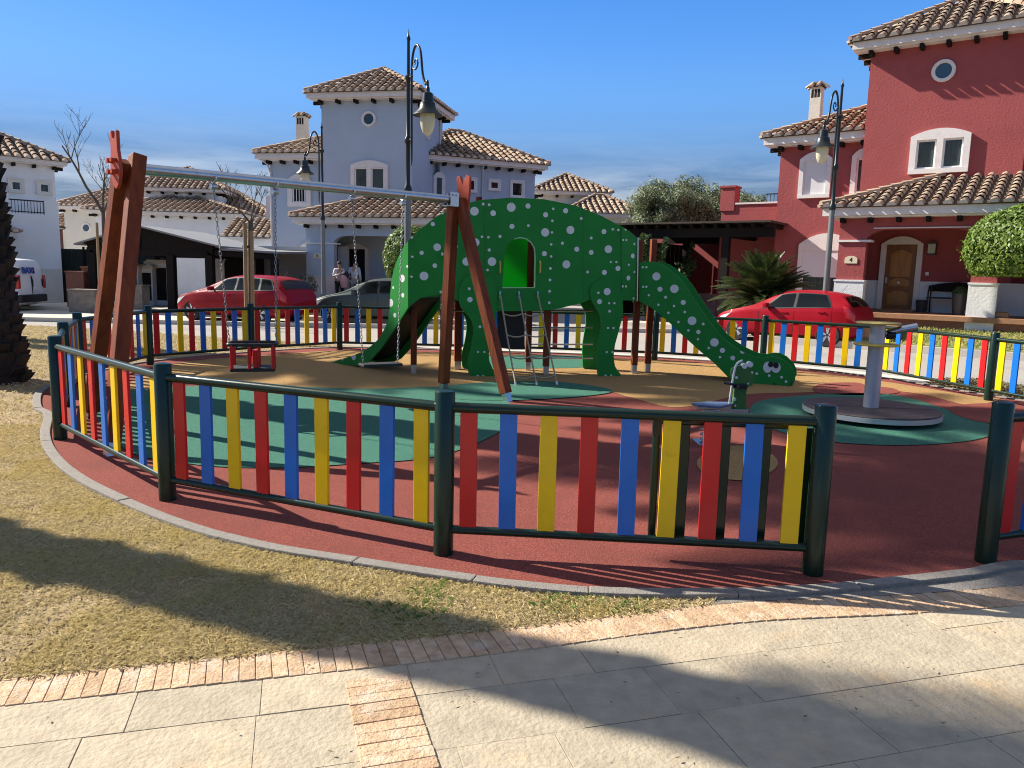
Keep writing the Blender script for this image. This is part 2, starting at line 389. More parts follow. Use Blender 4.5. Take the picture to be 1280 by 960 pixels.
# the border band follows the lawn edge: one row of bricks on end
mb = MB(); acc = 0; L = 0; step = .064
segs = []
for a, b in zip(path3[:-1], path3[1:]): segs.append((L, (b - a).length, a, b)); L += (b - a).length
s_ = 0; si = 0; poly_border = []
while s_ < L - .1:
    while si < len(segs) - 1 and s_ > segs[si][0] + segs[si][1]: si += 1
    l0, ll, a, b = segs[si]; p = a + (b - a) * ((s_ - l0) / ll); d = (b - a).normalized(); nn = Vector((d.y, -d.x, 0))
    lean = rnd.uniform(-.02, .02) + .16
    w = step - .0035; wid = BANDW * rnd.uniform(.985, 1.0)
    c = p + nn * (BANDW / 2 - .004) + d * (step / 2)
    mb.box((c.x, c.y, -.0235 + rnd.uniform(-.0015, .0015)), (w, wid, .06), math.atan2(d.y, d.x) + lean * .5)
    s_ += step
border_path = path3
# the cross band running towards the viewer
cb0, cb1 = G(468, 838).xy, G(505, 975).xy
cd = (cb1 - cb0).normalized(); cn = Vector((-cd.y, cd.x)); 
CW = (G(431, 850).xy - G(513, 846).xy).length * .96
q = 0.02
while q < 4:
    p = cb0 + cd * (q + .07)
    mb.box((p.x, p.y, -.0235 + rnd.uniform(-.0015, .0015)), (CW * rnd.uniform(.98, 1), .0605, .06), math.atan2(cd.y, cd.x) + PI / 2 + rnd.uniform(-.015, .015))
    q += .064
brick = mb.build('brick_border', K['brick'], bevel=.0025); brick['kind'] = 'structure'
# slabs
mb = MB()
def border_side(p):
    """distance from the border line towards the camera"""
    best = 1e9; sd = 0
    for a, b in zip(border_path[:-1], border_path[1:]):
        d = (b - a).xy; t = max(0, min(1, (p - a.xy).dot(d) / d.length_squared)); q = a.xy + d * t
        if (p - q).length < best: best = (p - q).length; nn = Vector((d.y, -d.x)).normalized(); sd = (p - q).dot(nn)
    return sd
row = 0; yv = -.25
while yv < 6.5:
    hgt = rnd.choice([.30, .36, .40, .30]); xv = -11 + rnd.uniform(0, .5)
    while xv < 11:
        wid = rnd.choice([.40, .46, .58, .36])
        x0, x1, y0, y1 = xv + .0018, xv + wid - .0018, yv + .0018, yv + hgt - .0018
        # clip against the cross band by splitting is left to the bricks, which stand 4 mm proud
        cs = [e0 + E1 * x + E2 * y for x, y in ((x0, y0), (x1, y0), (x1, y1), (x0, y1))]
        c = sum(cs, Vector((0, 0))) / 4
        if border_side(c) > -.4 and c.y > .8:
            dz = rnd.uniform(-.002, .002)
            mb.prism([(p.x, p.y, -.06) for p in cs], (0, 0, .06 + dz))
        xv += wid
    yv += hgt; row += 1
slabs = mb.build('paving', K['slab'], bevel=.0012); slabs['kind'] = 'structure'
# pale concrete apron at the playground entrance
ap = [p.xy for p in path3[14 * 4:14 * 6 + 1]]
apn = [Vector(outl[(near_i + k) % n]) for k in range(0, 40)]
apn = [p for p in apn if p.x < G(1400, 722).x - .1]
apo = sheet('entrance_apron', [p for p in ap] + apn[::-1], .008, K['kerb'])
# narrow concrete path and kerb just outside the street side of the fence
outw = offset_poly(loop, .11); outw2 = offset_poly(loop, .75)
i0 = min(range(n), key=lambda i: (Vector(outl[i]) - Vector((6.6, 12.6))).length); i1 = far_i
ii = list(range(i0, i1 + 1))
pp = [outw[i] for i in ii] + [outw2[i] for i in ii][::-1]
mb = MB()
for a, b in zip(ii[:-1], ii[1:]):
    A, B, C, D_ = outw[a], outw[b], outw2[b], outw2[a]
    mb.add([(A.x, A.y, .0), (B.x, B.y, .0), (C.x, C.y, .0), (D_.x, D_.y, .0), (C.x, C.y, -.1), (D_.x, D_.y, -.1)], [(0, 1, 2, 3), (3, 2, 4, 5)])
mb.build('path', K['path'])['kind'] = 'structure'
# planting strip beyond the fence on the right
gw = offset_poly(loop, .12); gw2 = offset_poly(loop, 1.5)
j0 = min(range(n), key=lambda i: (Vector(outl[i]) - Vector((7.9, 7.6))).length)
jj = list(range(j0, i0 + 1))
strip = [gw[i] for i in jj] + [gw2[i] for i in jj][::-1]
sheet('planting_strip', strip, .0, K['soil'])
vs = []; fs = []
for _ in range(9000):
    i = rnd.choice(jj[:-1]); t = rnd.random(); u = rnd.random()
    p = Vector(gw[i]).lerp(Vector(gw[i + 1]), t).lerp(Vector(gw2[i]).lerp(Vector(gw2[i + 1]), t), u)
    z = rnd.uniform(.0, .12) * (1 - abs(u - .5)); s = rnd.uniform(.02, .05); a = rnd.uniform(0, 6.3)
    q = Vector((math.cos(a), math.sin(a), rnd.uniform(-.6, .6))) * s; w = Vector((-math.sin(a), math.cos(a), rnd.uniform(-.5, .5))) * s * .4
    c = Vector((p.x, p.y, z)); k = len(vs); vs += [c - q, c + w, c + q, c - w]; fs.append((k, k + 1, k + 2, k + 3))
o = fromlists('ground_cover', vs, fs, K['cover']); tag(o, 'low dry ground cover plants behind the right end of the fence', 'ground cover', kind='stuff')

# dry grass: bent blades, thick near the viewer
def grass(name, poly, count, hmin, hmax, w, m, x0, x1, y0, y1, label, ybias=1.0, test=None, bare=True):
    from mathutils import noise
    vs = []; fs = []; got = 0; tries = 0
    while got < count and tries < count * 6:
        tries += 1
        x = rnd.uniform(x0, x1); y = y0 + (y1 - y0) * rnd.random() ** ybias
        if not inpoly(x, y, poly): continue
        if test and not test(x, y): continue
        if bare:
            nz_ = noise.noise(Vector((x * 2.1, y * 2.1, 0))) + .6 * noise.noise(Vector((x * 7, y * 7, 3)))
            if nz_ < -.32 and rnd.random() < .8: continue
        x += rnd.uniform(-.03, .03); y += rnd.uniform(-.03, .03)
        a = rnd.uniform(0, 2 * PI); h = rnd.uniform(hmin, hmax); ln = rnd.uniform(.4, 1.6) * h; b = rnd.uniform(0, 2 * PI)
        dx, dy = math.cos(a) * w / 2, math.sin(a) * w / 2; tx, ty = math.cos(b) * ln, math.sin(b) * ln
        k = len(vs)
        vs += [(x - dx, y - dy, .004), (x + dx, y + dy, .004), (x + tx * .45 + dx * .8, y + ty * .45 + dy * .8, h * .7), (x + tx, y + ty, h * rnd.uniform(.6, 1))]
        fs += [(k, k + 1, k + 2), (k, k + 2, k + 3)]
        got += 1
    o = fromlists(name, vs, fs, m); tag(o, label, 'grass', kind='stuff'); return o
edge2 = [(p.x, p.y) for p in lawn_poly]
def trim(x, y): return x > -.69 * y - .5 or rnd.random() < max(0, .8 + .4 * (x + .69 * y + .5))
grass('dry_grass', edge2, 185000, .012, .034, .0036, K['blade'], -8, 1.4, 2.4, 7.6, 'straw coloured dry winter lawn in front of the fence', 1.15, trim)
grass('dry_grass', edge2, 52000, .02, .05, .009, K['blade'], -14, -3.8, 6.8, 21, 'straw coloured dry winter lawn beyond the left end of the fence', 1.0, lambda x, y: x > -.95 * y - 1.5)
vs_c = [G(695, 757), G(740, 745), G(780, 755), G(530, 763), G(500, 768), G(545, 740)]
def nearc(x, y): return any((x - c.x) ** 2 + (y - c.y) ** 2 < rnd.uniform(0, .17) ** 2 for c in vs_c)
grass('green_grass', edge2, 1500, .015, .045, .004, K['blade_green'], -1.0, 1.0, 3.3, 4.6, 'small tufts of fresh green grass near the entrance kerb', 1.0, nearc, False)
# fallen twigs and leaves on the paving
vs = []; fs = []
for _ in range(240):
    x, y = rnd.uniform(-3, 3.4), rnd.uniform(2.3, 4.2); a = rnd.uniform(0, 6.3); s = rnd.uniform(.003, .014)
    q = Vector((math.cos(a), math.sin(a), 0)) * s; w = Vector((-math.sin(a), math.cos(a), .1)) * s * .4; c = Vector((x, y, .034 if inpoly(x, y, edge2) else .016)); k = len(vs)
    vs += [c - q, c + w, c + q, c - w]; fs.append((k, k + 1, k + 2, k + 3))
o = fromlists('leaf_litter', vs, fs, K['cover']); tag(o, 'tiny dry leaf scraps scattered over the paving', 'litter', kind='stuff')

# ================================================================== FENCE
ZT, ZB, PH = .885, .165, .98
def fpost(p, parent, h=PH):
    mb = MB(); mb.lathe([(.0, h + .004), (.03, h + .003), (.052, h - .002), (.058, h - .012), (.058, -.05)][::-1], (p[0], p[1], .0), 20)
    return mb.build('post', K['fgreen'], parent, 40)
def fpanel(p, q, parent, cols, nsl=9, r=.03, slw=.098, zt=ZT, zb=ZB, m=None, rail_mat=None, off=.0):
    p, q = Vector((p[0], p[1], 0)), Vector((q[0], q[1], 0)); d = (q - p).normalized(); L = (q - p).length; nn = Vector((d.y, -d.x, 0))
    if off: p = p + nn * off; q = q + nn * off
    mb = MB()
    for z in (zt, zb): mb.cyl(p + Vector((0, 0, z)), q + Vector((0, 0, z)), r if z == zt else r * .82, n=14)
    pn = mb.build('panel_rails', rail_mat or K['fgreen'], parent, 40)
    M = Matrix((d, Vector((-d.y, d.x, 0)), Vector((0, 0, 1)))).transposed()
    for i in range(nsl):
        c = p + d * (L * (i + .62) / (nsl + .25)); cc = cols[i % len(cols)]
        mb = MB(); mb.box((c.x, c.y, (zt + zb) / 2), (slw, .022, zt - zb - .012), 0, 0, M)
        mb.v = [tuple(Vector(p_) + d * ((p_[2] - .5) * tl_)) for tl_ in (rnd.uniform(-.007, .007),) for p_ in mb.v]; so = mb.build('slat', m or K[cc], pn, None, bevel=.004)
        so['label'] = ('dark edge-on' if m else cc) + ' slat'
    return pn
RBY = ['red', 'blue', 'yellow']; YBR = ['yellow', 'blue', 'red']
P72, P205, P553, P1020, P1240 = [G(*p).xy for p in ((76, 551), (210, 627), (554, 695), (1015, 720), (1231, 705))]
nf = thing('playground_fence', 'red, blue and yellow slatted fence along the near side, left of the entrance gap', 'fence', (P205.x, P205.y, 0))
NB = []
_ob = MB.build
def to_root(o, root):
    off = Vector(root.location); o.data.transform(Matrix.Translation(-off))
def run(root, posts, colsets, skipfirst=False):
    for i, p in enumerate(posts):
        if not (skipfirst and i == 0): to_root(fpost(p, root), root)
    for i, (p, q) in enumerate(zip(posts[:-1], posts[1:])):
        pn = fpanel(p, q, root, colsets[i]); to_root(pn, root)
        for c in pn.children: to_root(c, root)
run(nf, [P72, P205, P553, P1020], [RBY] * 3)
ff_posts = [P72, Vector((-5.08, 8.65)), Vector((-5.85, 10.3)), G(188, 457).xy, Vector((-4.82, 14.1)), Vector((-3.52, 15.55)), Vector((-1.42, 15.5)), Vector((.7, 15.4)), G(818, 450.8).xy, Vector((4.66, 14.25)), G(1097, 474).xy, G(1235, 502).xy]
ff = thing('playground_fence', 'red, blue and yellow slatted fence along the street side and the left end', 'fence', (ff_posts[6].x, ff_posts[6].y, 0))
run(ff, ff_posts, [RBY] * 7 + [['red', 'blue', 'yellow']] + [YBR] * 4, True)
rf_posts = [P1240, Vector((4.55, 5.0)), Vector((6.2, 6.6)), Vector((7.25, 8.7)), ff_posts[-1]]
rf = thing('playground_fence', 'short slatted colourful fence at the right photo edge, right of the entrance gap', 'fence', (P1240.x, P1240.y, 0))
for i, p in enumerate(rf_posts[:-1]): to_root(fpost(p, rf), rf)
for i, (p, q) in enumerate(zip(rf_posts[:-1], rf_posts[1:])):
    pn = fpanel(p, q, rf, RBY if i < 2 else YBR[::-1]); to_root(pn, rf)
    for c in pn.children: to_root(c, rf)
# entrance gate, swung open flat against the inside of the near fence
dd = (P1020 - P553).normalized(); nn2 = Vector((-dd.y, dd.x))
g0 = P553 + dd * ((P1020 - P553).length * .575) + nn2 * .11; g1 = P1020 - dd * .13 + nn2 * .11
gt = thing('entrance_gate', 'dark green entrance gate swung open behind the slats of the near fence', 'gate', (g0.x, g0.y, 0))
mb = MB()
for p in (g0, g1): mb.cyl((p.x, p.y, .11), (p.x, p.y, .86), .022, n=12)
for z in (.135, .835): mb.cyl((g0.x, g0.y, z), (g1.x, g1.y, z), .022, n=12)
to_root(mb.build('gate_frame', K['fgreen'], gt, 40), gt)
Lg = (g1 - g0).length; Mg = Matrix((Vector((dd.x, dd.y, 0)), Vector((nn2.x, nn2.y, 0)), Vector((0, 0, 1)))).transposed()
for i in range(4):
    mb = MB(); p = P553 + dd * ((P1020 - P553).length * (i + 5.62) / 9.25 + .078) + nn2 * .11
    mb.box((p.x, p.y, .485), (.085, .02, .68), 0, 0, Mg); to_root(mb.build('slat', K['fgreen'], gt, None, bevel=.004), gt)
mb = MB(); mb.box((g0.x, g0.y, .80), (.05, .05, .09), math.atan2(dd.y, dd.x)); to_root(mb.build('hinge', K['black'], gt), gt)
# ================================================================== DINOSAUR CLIMBING FRAME
def V2(v, z=0): return Vector((v[0], v[1], z))
Bo = G(600, 471.5); Bt = (G(762, 471.5) - Bo).normalized(); Bn = Vector((-Bt.y, Bt.x, 0))
dino = thing('dinosaur_climbing_frame', 'big green white-spotted dinosaur climbing frame with a tail slide and a neck slide', 'play structure', tuple(Bo))
def plane_pts(px, o, n): return [PLN(u, v, o, n) for u, v in px]
def LOC(o): to_root(o, dino); return o
body_px = [(510, 301), (525, 287), (545, 271), (570, 258), (600, 250), (640, 247), (680, 249), (720, 257), (750, 269), (777, 283), (777, 375.5), (758, 372), (738, 374.5), (725, 379.5), (690, 387.5), (655, 389), (622, 389), (600, 388), (588, 392), (576, 378), (563, 371.5), (550, 369), (537.5, 369.5), (525, 373), (510, 384.5)]
arch = [(628, 359.7), (630, 325), (631.5, 312), (636, 304), (643, 298.6), (650, 297), (657.5, 298.5), (664, 303.5), (668, 311), (669, 324), (668.5, 359.7)]
TH = .03
from mathutils.geometry import delaunay_2d_cdt
def spotted(name, px, o, n, spots=(), hole=None, th=.03, shift=0.0, d=0.0, m=None):
    """panel whose pale discs are part of its own front face"""
    o2 = o + n * shift; t = Vector((n.y, -n.x, 0)); to2 = lambda p: Vector(((p - o2).dot(t), p.z)); to3 = lambda q: o2 + n * d + t * q[0] + Vector((0, 0, q[1] - o2.z))
    loops = [[to2(p) for p in plane_pts(px, o2, n)]]
    if hole: loops.append([to2(p) for p in plane_pts(hole, o2, n)])
    cs = []
    for u, v, r in spots:
        c = PLN(u, v, o2, n); rr = r * (c - EYE).dot(_fw) / FPX; q = to2(c); rr *= .9; k = 20 if r > 4 else 12; cs.append((q, rr)); loops.append([q + Vector((rr * math.cos(2 * PI * i / k), rr * math.sin(2 * PI * i / k))) for i in range(k)])
    vs = []; es = []
    for lp in loops:
        b = len(vs); vs += lp; es += [(b + i, b + (i + 1) % len(lp)) for i in range(len(lp))]
    r = delaunay_2d_cdt(vs, es, [], 0, 1e-5); V, F = r[0], r[2]
    mb = MB(); n0 = len(V); fr = []; mi = []
    for f in F:
        q = sum((V[i] for i in f), Vector((0, 0))) / len(f)
        if not inpoly(q.x, q.y, loops[0]) or (hole and inpoly(q.x, q.y, loops[1])): continue
        fr.append(tuple(f)); mi.append(1 if any((q - a).length < b for a, b in cs) else 0)
    P3 = [to3(q) for q in V]; mb.v = P3 + [p + n * th for p in P3]; mb.f = list(fr); mb.m = list(mi)
    cnt = {}
    for f in fr:
        for a, b in zip(f, f[1:] + f[:1]): cnt[(a, b)] = 1
    for f in fr: mb.f.append(tuple(i + n0 for i in f[::-1])); mb.m.append(0)
    for (a, b) in cnt:
        if (b, a) not in cnt: mb.f.append((b, a, a + n0, b + n0)); mb.m.append(0)
    ob = mb.build(name, [m or K['dgreen'], K['spot']], dino); bm = bmesh.new(); bm.from_mesh(ob.data); bmesh.ops.delete(bm, geom=[v for v in bm.verts if not v.link_faces], context='VERTS'); bm.to_mesh(ob.data); bm.free(); return LOC(ob)
def panel(name, px, o, n, m, hole=None, th=TH, edge=None, shift=0.0):
    outer = plane_pts(px, o + n * shift, n)
    mb = MB()
    if hole:
        h = plane_pts(hole, o + n * shift, n)
        # bridge outer and hole: a cut from the bottom-left corner of the hole to the nearest outline vertex
        j = min(range(len(outer)), key=lambda k: (outer[k] - h[0]).length)
        poly = outer[:j + 1] + h[::-1][-1:] + h[::-1][:-1] + [h[0] + Vector((0, 0, .0))] + [outer[j]] + outer[j + 1:]
        bm = bmesh.new()
        ov = [bm.verts.new(p) for p in outer]; hv = [bm.verts.new(p) for p in h]
        oe = [bm.edges.new((ov[i], ov[(i + 1) % len(ov)])) for i in range(len(ov))]; he = [bm.edges.new((hv[i], hv[(i + 1) % len(hv)])) for i in range(len(hv))]
        bmesh.ops.triangle_fill(bm, edges=oe + he, use_beauty=True)
        # drop triangles inside the hole
        d0 = Vector((n.y, -n.x, 0))
        hp = [(p.dot(d0), p.z) for p in h]
        bad = [f for f in bm.faces if inpoly(f.calc_center_median().dot(d0), f.calc_center_median().z, hp)]
        bmesh.ops.delete(bm, geom=bad, context='FACES_ONLY')
        r = bmesh.ops.extrude_face_region(bm, geom=list(bm.faces)); vv = [g for g in r['geom'] if isinstance(g, bmesh.types.BMVert)]
        bmesh.ops.translate(bm, verts=vv, vec=n * th); bmesh.ops.recalc_face_normals(bm, faces=bm.faces)
        bm.verts.index_update()
        mb.add([v.co.copy() for v in bm.verts], [tuple(v.index for v in f.verts) for f in bm.faces]); bm.free()
    else:
        mb.prism(outer, n * th)
    return LOC(mb.build(name, m, dino))
def smoothpx(px, n=4, closed=True):
    return [(p.x, p.y) for p in crom([(u, v, 0) for u, v in px], n, closed)]
def discs(px, o, n, parent, nm='spot', lift=.006, side=-1):
    mb = MB()
    for u, v, r in px:
        c = PLN(u, v, o, n); rr = r * (c - EYE).dot(_fw) / FPX
        mb.cyl(c + n * .0005 * side, c + n * (lift * side), rr, n=24 if r > 4 else 12)
    ob = mb.build(nm, K['spot'], parent); to_root(ob, dino); return ob
body_spots = [(593, 264, 6), (604, 255, 2), (611.5, 256, 2), (616.5, 266.5, 4), (639, 259, 6.2), (660, 257.5, 3.6), (682, 268.5, 3.6), (691.5, 261, 1.8), (707, 263.5, 3.6), (690.5, 276, 1.8), (681.5, 290.5, 5.8), (713, 287.5, 5.6), (690, 290.5, 1.8), (660.5, 282, 2), (640, 283, 3.6), (625, 295.5, 2.2), (602.5, 296, 1.8), (610.5, 296.5, 1.8), (594.5, 303, 5.5), (611.5, 312.5, 2.2), (615, 327, 6), (583, 327, 5.6), (602, 337, 1.8), (609.5, 337.5, 1.8), (570, 308, 2.5), (680.5, 317, 3.6), (689, 305.5, 1.8), (689, 320.5, 1.8), (703, 304, 2.2), (688, 335.5, 2), (687.5, 350, 2), (687, 364, 2), (686.5, 378.5, 2), (708, 330.5, 5.6), (721, 311.5, 3.5), (739, 315.5, 3.4), (739, 297.5, 2), (734.5, 340, 2), (726.5, 273, 2), (755, 289.5, 3.5), (760.5, 311.5, 5.4), (766, 286.5, 1.8), (773, 287.5, 1.8), (755.5, 340.5, 3.6), (772.5, 335.5, 3.6), (763.5, 327.5, 1.6), (770.5, 327.5, 1.6), (541, 280, 3), (543, 320, 3)]
body_spots = [s for s in body_spots if not (540 < s[0] < 548 and s[1] > 305)] + [(530, 345, 6), (527, 316, 3), (546.5, 309, 5.2), (543.5, 332, 3.2), (553, 318, 1.8), (551, 365, 2)]
front = spotted('body_panel', body_px, Bo, Bn, body_spots, arch)
# legs: overlaid panels standing proud of the body
rleg = smoothpx([(576, 384), (573.5, 366), (578, 352), (587, 343), (600, 341), (614, 346), (620, 358), (621, 385), (617, 414), (611.5, 438), (612, 452), (617.5, 470.5), (589, 471.5), (585, 452), (588, 438), (591.5, 417), (589, 400)], 3)
fleg = smoothpx([(737, 366), (739.5, 357), (747, 350.5), (757, 348), (768, 350), (775, 356), (779, 387), (774.5, 410), (767.5, 438), (769, 458), (776, 471), (750, 471.5), (746.5, 455), (747, 434), (751, 410), (750, 394), (742, 380)], 3)
def footed(px):
    return px
rl = spotted('leg_panel', rleg, Bo, Bn, [(586.5, 361, 2), (587.5, 374.5, 3.8), (600, 408.5, 2), (597.5, 440, 1.6), (605.5, 440, 1.6), (597, 470, 1.6), (604, 470, 1.6), (611, 420, 1.8)], None, .024, -.028)
fl = spotted('leg_panel', fleg, Bo, Bn, [(759, 364.5, 5), (748, 366, 1.8), (749.5, 377, 3.6), (761.5, 379, 1.6), (768, 379, 1.6), (762, 389, 2), (760, 410, 1.6), (767, 410, 1.6), (758.5, 440, 1.6), (765.5, 440, 1.6), (757, 469.5, 1.5), (764, 469.5, 1.5)], None, .024, -.028)
for u_ in (606, 729):
    mb = MB(); mb.tube([PLN(u_, v_, Bo - Bn * .001, Bn) for v_ in ((250.5, 336) if u_ == 606 else (261, 372))], .004, 5); LOC(mb.build('panel_seam', K['dgreen2'], front))
# pale line round the doorway and grab handles
mb = MB(); ap_ = plane_pts(arch[4:] + [arch[0]], Bo - Bn * .004, Bn); mb.tube([p + Bn * .0 for p in ap_], .011, 6); LOC(mb.build('doorway_edge', K['edge'], front))
for hx in ((624.5, 327, 341), (674.5, 327, 341)):
    mb = MB(); a, b = PLN(hx[0], hx[1], Bo, Bn), PLN(hx[0], hx[2], Bo, Bn); k = -Bn * .07
    mb.tube(crom([a, a + k * .8, a.lerp(b, .15) + k, a.lerp(b, .85) + k, b + k * .8, b], 3), .013, 8); LOC(mb.build('grab_handle', K['yplastic'], dino, 60))
# back of the animal, 0.95 m behind the front
BD = .95
back_px = [(u, v) for u, v in body_px]
def shifted(name, px, o, n, d, m, th=TH):
    pts = [p + n * d for p in plane_pts(px, o, n)]
    mb = MB(); mb.prism(pts, n * th); return LOC(mb.build(name, m, dino))
shifted('back_panel', body_px, Bo, Bn, BD, K['dgreen_back'])
shifted('back_leg_panel', rleg, Bo, Bn, BD - .04, K['dgreen']); shifted('back_leg_panel', fleg, Bo, Bn, BD - .04, K['dgreen'])
# connecting panel between body and neck
Ca = PLN(777, 375, Bo, Bn); Ca.z = 0
Cb = Dp(797.5, 376, 12.62); Cb.z = 0
def wall(name, px, a, b, m, th=TH, d=0.):
    t = (b - a).normalized(); nn = Vector((-t.y, t.x, 0)); 
    if nn.y < 0: nn = -nn
    mb = MB(); mb.prism([PLN(u, v, a, nn) + nn * d for u, v in px], nn * th); return LOC(mb.build(name, m, dino)), a, nn
ct_ = (Cb - Ca).normalized(); cnn = Vector((-ct_.y, ct_.x, 0)); cnn = cnn if cnn.y > 0 else -cnn; ca = Ca
con = spotted('connecting_panel', [(777, 283), (787, 289), (797.5, 298), (797.5, 377), (787, 375.5), (777, 375.5)], ca, cnn, [(782, 287, 1.7), (791, 320, 3.4), (785.5, 347.5, 3.4), (779, 300, 1.6), (783, 300, 1.6), (786, 331, 1.7), (793, 305, 1.7), (793, 340, 1.6), (778.5, 358, 1.6), (782.5, 358, 1.6), (792, 373, 1.6)])
mb = MB(); mb.tube([Dp(797.5, 297, 12.58), Dp(796.5, 376, 12.58)], .012, 8); LOC(mb.build('corner_pole', K['steel'], dino))
wall('connecting_panel', [(777, 283), (787, 288), (800, 296), (800, 377), (777, 375.5)], Ca, Cb, K['dgreen_back'], TH, .75)
# neck slide
Na = Dp(798, 376, 12.63); Na.z = 0; Nb = G(985, 484); Nb.z = 0
neck_px = [(798.5, 329), (804, 327), (818, 327), (826, 329.5), (836, 336), (848, 346), (857, 357), (869, 376), (886, 401), (902, 421), (914, 431), (925, 438), (935, 443), (944, 446.5), (954, 448), (964, 446), (972, 446.5), (981, 451), (990, 460), (994, 468), (994, 475), (990, 483), (978, 485), (960, 485), (930, 483), (911, 472.5), (894, 455), (874, 438), (852, 418), (832, 399), (812, 383), (798.5, 376.5)]
nt__ = (Nb - Na).normalized(); nnn = Vector((-nt__.y, nt__.x, 0)); nnn = nnn if nnn.y > 0 else -nnn; na = Na
neck = spotted('neck_panel', neck_px, na, nnn, [(820.5, 345.5, 5.6), (825, 361.5, 3.5), (843, 361, 5.8), (832, 371.5, 2), (854, 378, 3.5), (842.5, 382.5, 1.8), (856, 390, 1.8), (865, 401, 6), (873, 415, 3), (879, 405, 2), (860.5, 413, 1.8), (848, 402.5, 1.8), (893, 428, 5.8), (903, 438, 3.6), (886, 435, 1.8), (900, 446.5, 1.8), (916, 447.5, 3.3), (928, 439.5, 3), (803.5, 334, 1.6), (808, 334, 1.6), (804, 358.5, 1.6), (808, 358.5, 1.6), (811, 369, 1.6), (835.5, 391, 1.7), (823, 381, 1.7), (872.5, 424, 1.7), (946, 467, 1.8), (961.5, 469.5, 1.8), (977, 471.5, 1.8), (982.5, 477, 1.8), (930, 455, 1.5)])
shifted_neck = [(u, v) for u, v in neck_px]
nk2, _, _ = wall('neck_panel', neck_px, Na, Nb, K['dgreen'], TH, .74)
def ribbon(name, px, o, n, d0, d1, m, th=.02):
    a = [p + n * d0 for p in plane_pts(px, o, n)]; b = [p + n * d1 for p in plane_pts(px, o, n)]; k = len(a)
    mb = MB(); up = Vector((0, 0, -th))
    vs = a + b + [p + up for p in a] + [p + up for p in b]
    fs = []
    for i in range(k - 1): fs += [(i, i + 1, k + i + 1, k + i), (2 * k + i, 3 * k + i, 3 * k + i + 1, 2 * k + i + 1)]
    fs += [(0, k, 3 * k, 2 * k), (k - 1, 3 * k - 1, 4 * k - 1, 2 * k - 1)]
    mb.add(vs, fs); return LOC(mb.build(name, m, dino, 50))
ribbon('slide_chute', [(799, 346), (812, 347), (824, 352), (836, 362), (850, 379), (866, 402), (884, 424), (902, 443), (918, 456), (934, 464), (955, 467), (978, 468)], na, nnn, .032, .738, K['steel'])
# eyes (two pale ovals with dark pupils)
mb = MB()
def oval(mb, u, v, ru, rv, o, n, lift, mi=0, k=20):
    c = PLN(u, v, o, n); sc = (c - EYE).dot(_fw) / FPX; t = Vector((n.y, -n.x, 0))
    pts = [c + t * (ru * sc * math.cos(2 * PI * i / k)) + Vector((0, 0, 1)) * (rv * sc * math.sin(2 * PI * i / k)) - n * lift for i in range(k)]
    mb.prism(pts, n * .006, mi)
oval(mb, 959.5, 459, 5.2, 7, na, nnn, .0075, 0); oval(mb, 970, 459.5, 5.6, 6.6, na, nnn, .0105, 0)
oval(mb, 963.5, 455.5, 3.2, 3.6, na, nnn, .0125, 1); oval(mb, 970, 456.5, 3.3, 3.8, na, nnn, .0145, 1)
LOC(mb.build('eyes', [K['spot'], K['black']], neck))
mb = MB(); mb.tube([PLN(u, v, na, nnn) - nnn * .003 for u, v in [(966, 478), (972, 482), (980, 484), (987, 482), (991, 477)]], .006, 5); LOC(mb.build('mouth_line', K['black'], neck))
# tail slide
Ta = PLN(510, 380, Bo, Bn); Ta.z = 0; Tb = G(412, 454); Tb.z = 0
tt = (Ta - Tb).normalized(); tnn = Vector((-tt.y, tt.x, 0))
if tnn.y < 0: tnn = -tnn
tail_px = [(510, 301), (503, 311), (497, 323), (492, 337), (489, 352), (487.5, 370), (487, 386), (485, 400), (480, 412), (473, 424), (463, 433), (452, 440), (440, 445), (426, 449), (411, 453.5), (430, 456), (448, 457.5), (462, 451.5), (475, 437), (490, 415.5), (502, 397), (510, 384.5)]
ta, tn = Ta, tnn
tail = spotted('tail_panel', tail_px, ta, tn, [(503, 348, 5.2), (503.5, 369, 3.2), (488.5, 378.5, 5.4), (493.5, 394, 3.3), (478.5, 397, 1.9), (483.5, 398, 2.2), (473.5, 413.5, 5), (462.5, 428, 3), (455.5, 427.5, 1.8), (442, 445.5, 5.4), (428, 448, 3), (418, 451.5, 1.5), (491.5, 359.5, 2), (509, 333, 2)])
# bolts along the seam, long enough to throw a slanting shadow
for u, v in ((515, 297), (515.5, 321), (514.5, 346), (551, 365), (552.5, 317), (553, 267)):
    c = PLN(u, v, Bo, Bn); mb = MB(); mb.cyl(c, c - Bn * .05, .017, n=10); LOC(mb.build('bolt', K['spot'], front))
wall('tail_panel', tail_px, Ta, Tb, K['dgreen'], TH, .62)
ribbon('slide_chute', [(511, 372), (502, 384), (490, 402), (476, 423), (462, 440), (450, 448), (430, 452.5)], ta, tn, .032, .615, K['black'])
# timber posts on steel feet
def tpost(u, v, top_v, w=.095, steel=.16, Y=None):
    p = G(u, v) if Y is None else Dp(u, v, Y); p.z = 0; topz = Dp(u, top_v, p.y).z
    mb = MB(); mb.box((p.x, p.y, (steel + topz) / 2), (w, w, topz - steel), math.atan2(Bt.y, Bt.x)); po = LOC(mb.build('post', K['wood'], dino, bevel=.006))
    mb = MB(); mb.box((p.x, p.y, steel / 2 + .01), (w * .86, w * .86, steel + .02), math.atan2(Bt.y, Bt.x)); LOC(mb.build('post_foot', K['steel'], po))
tpost(517, 468, 372); tpost(659.5, 464, 300); tpost(682, 470, 300); tpost(741, 462, 380, .12); tpost(792, 469, 300, Y=12.85); tpost(809, 466, 299)
tpost(572, 463, 372, .12); tpost(595, 462, 246)
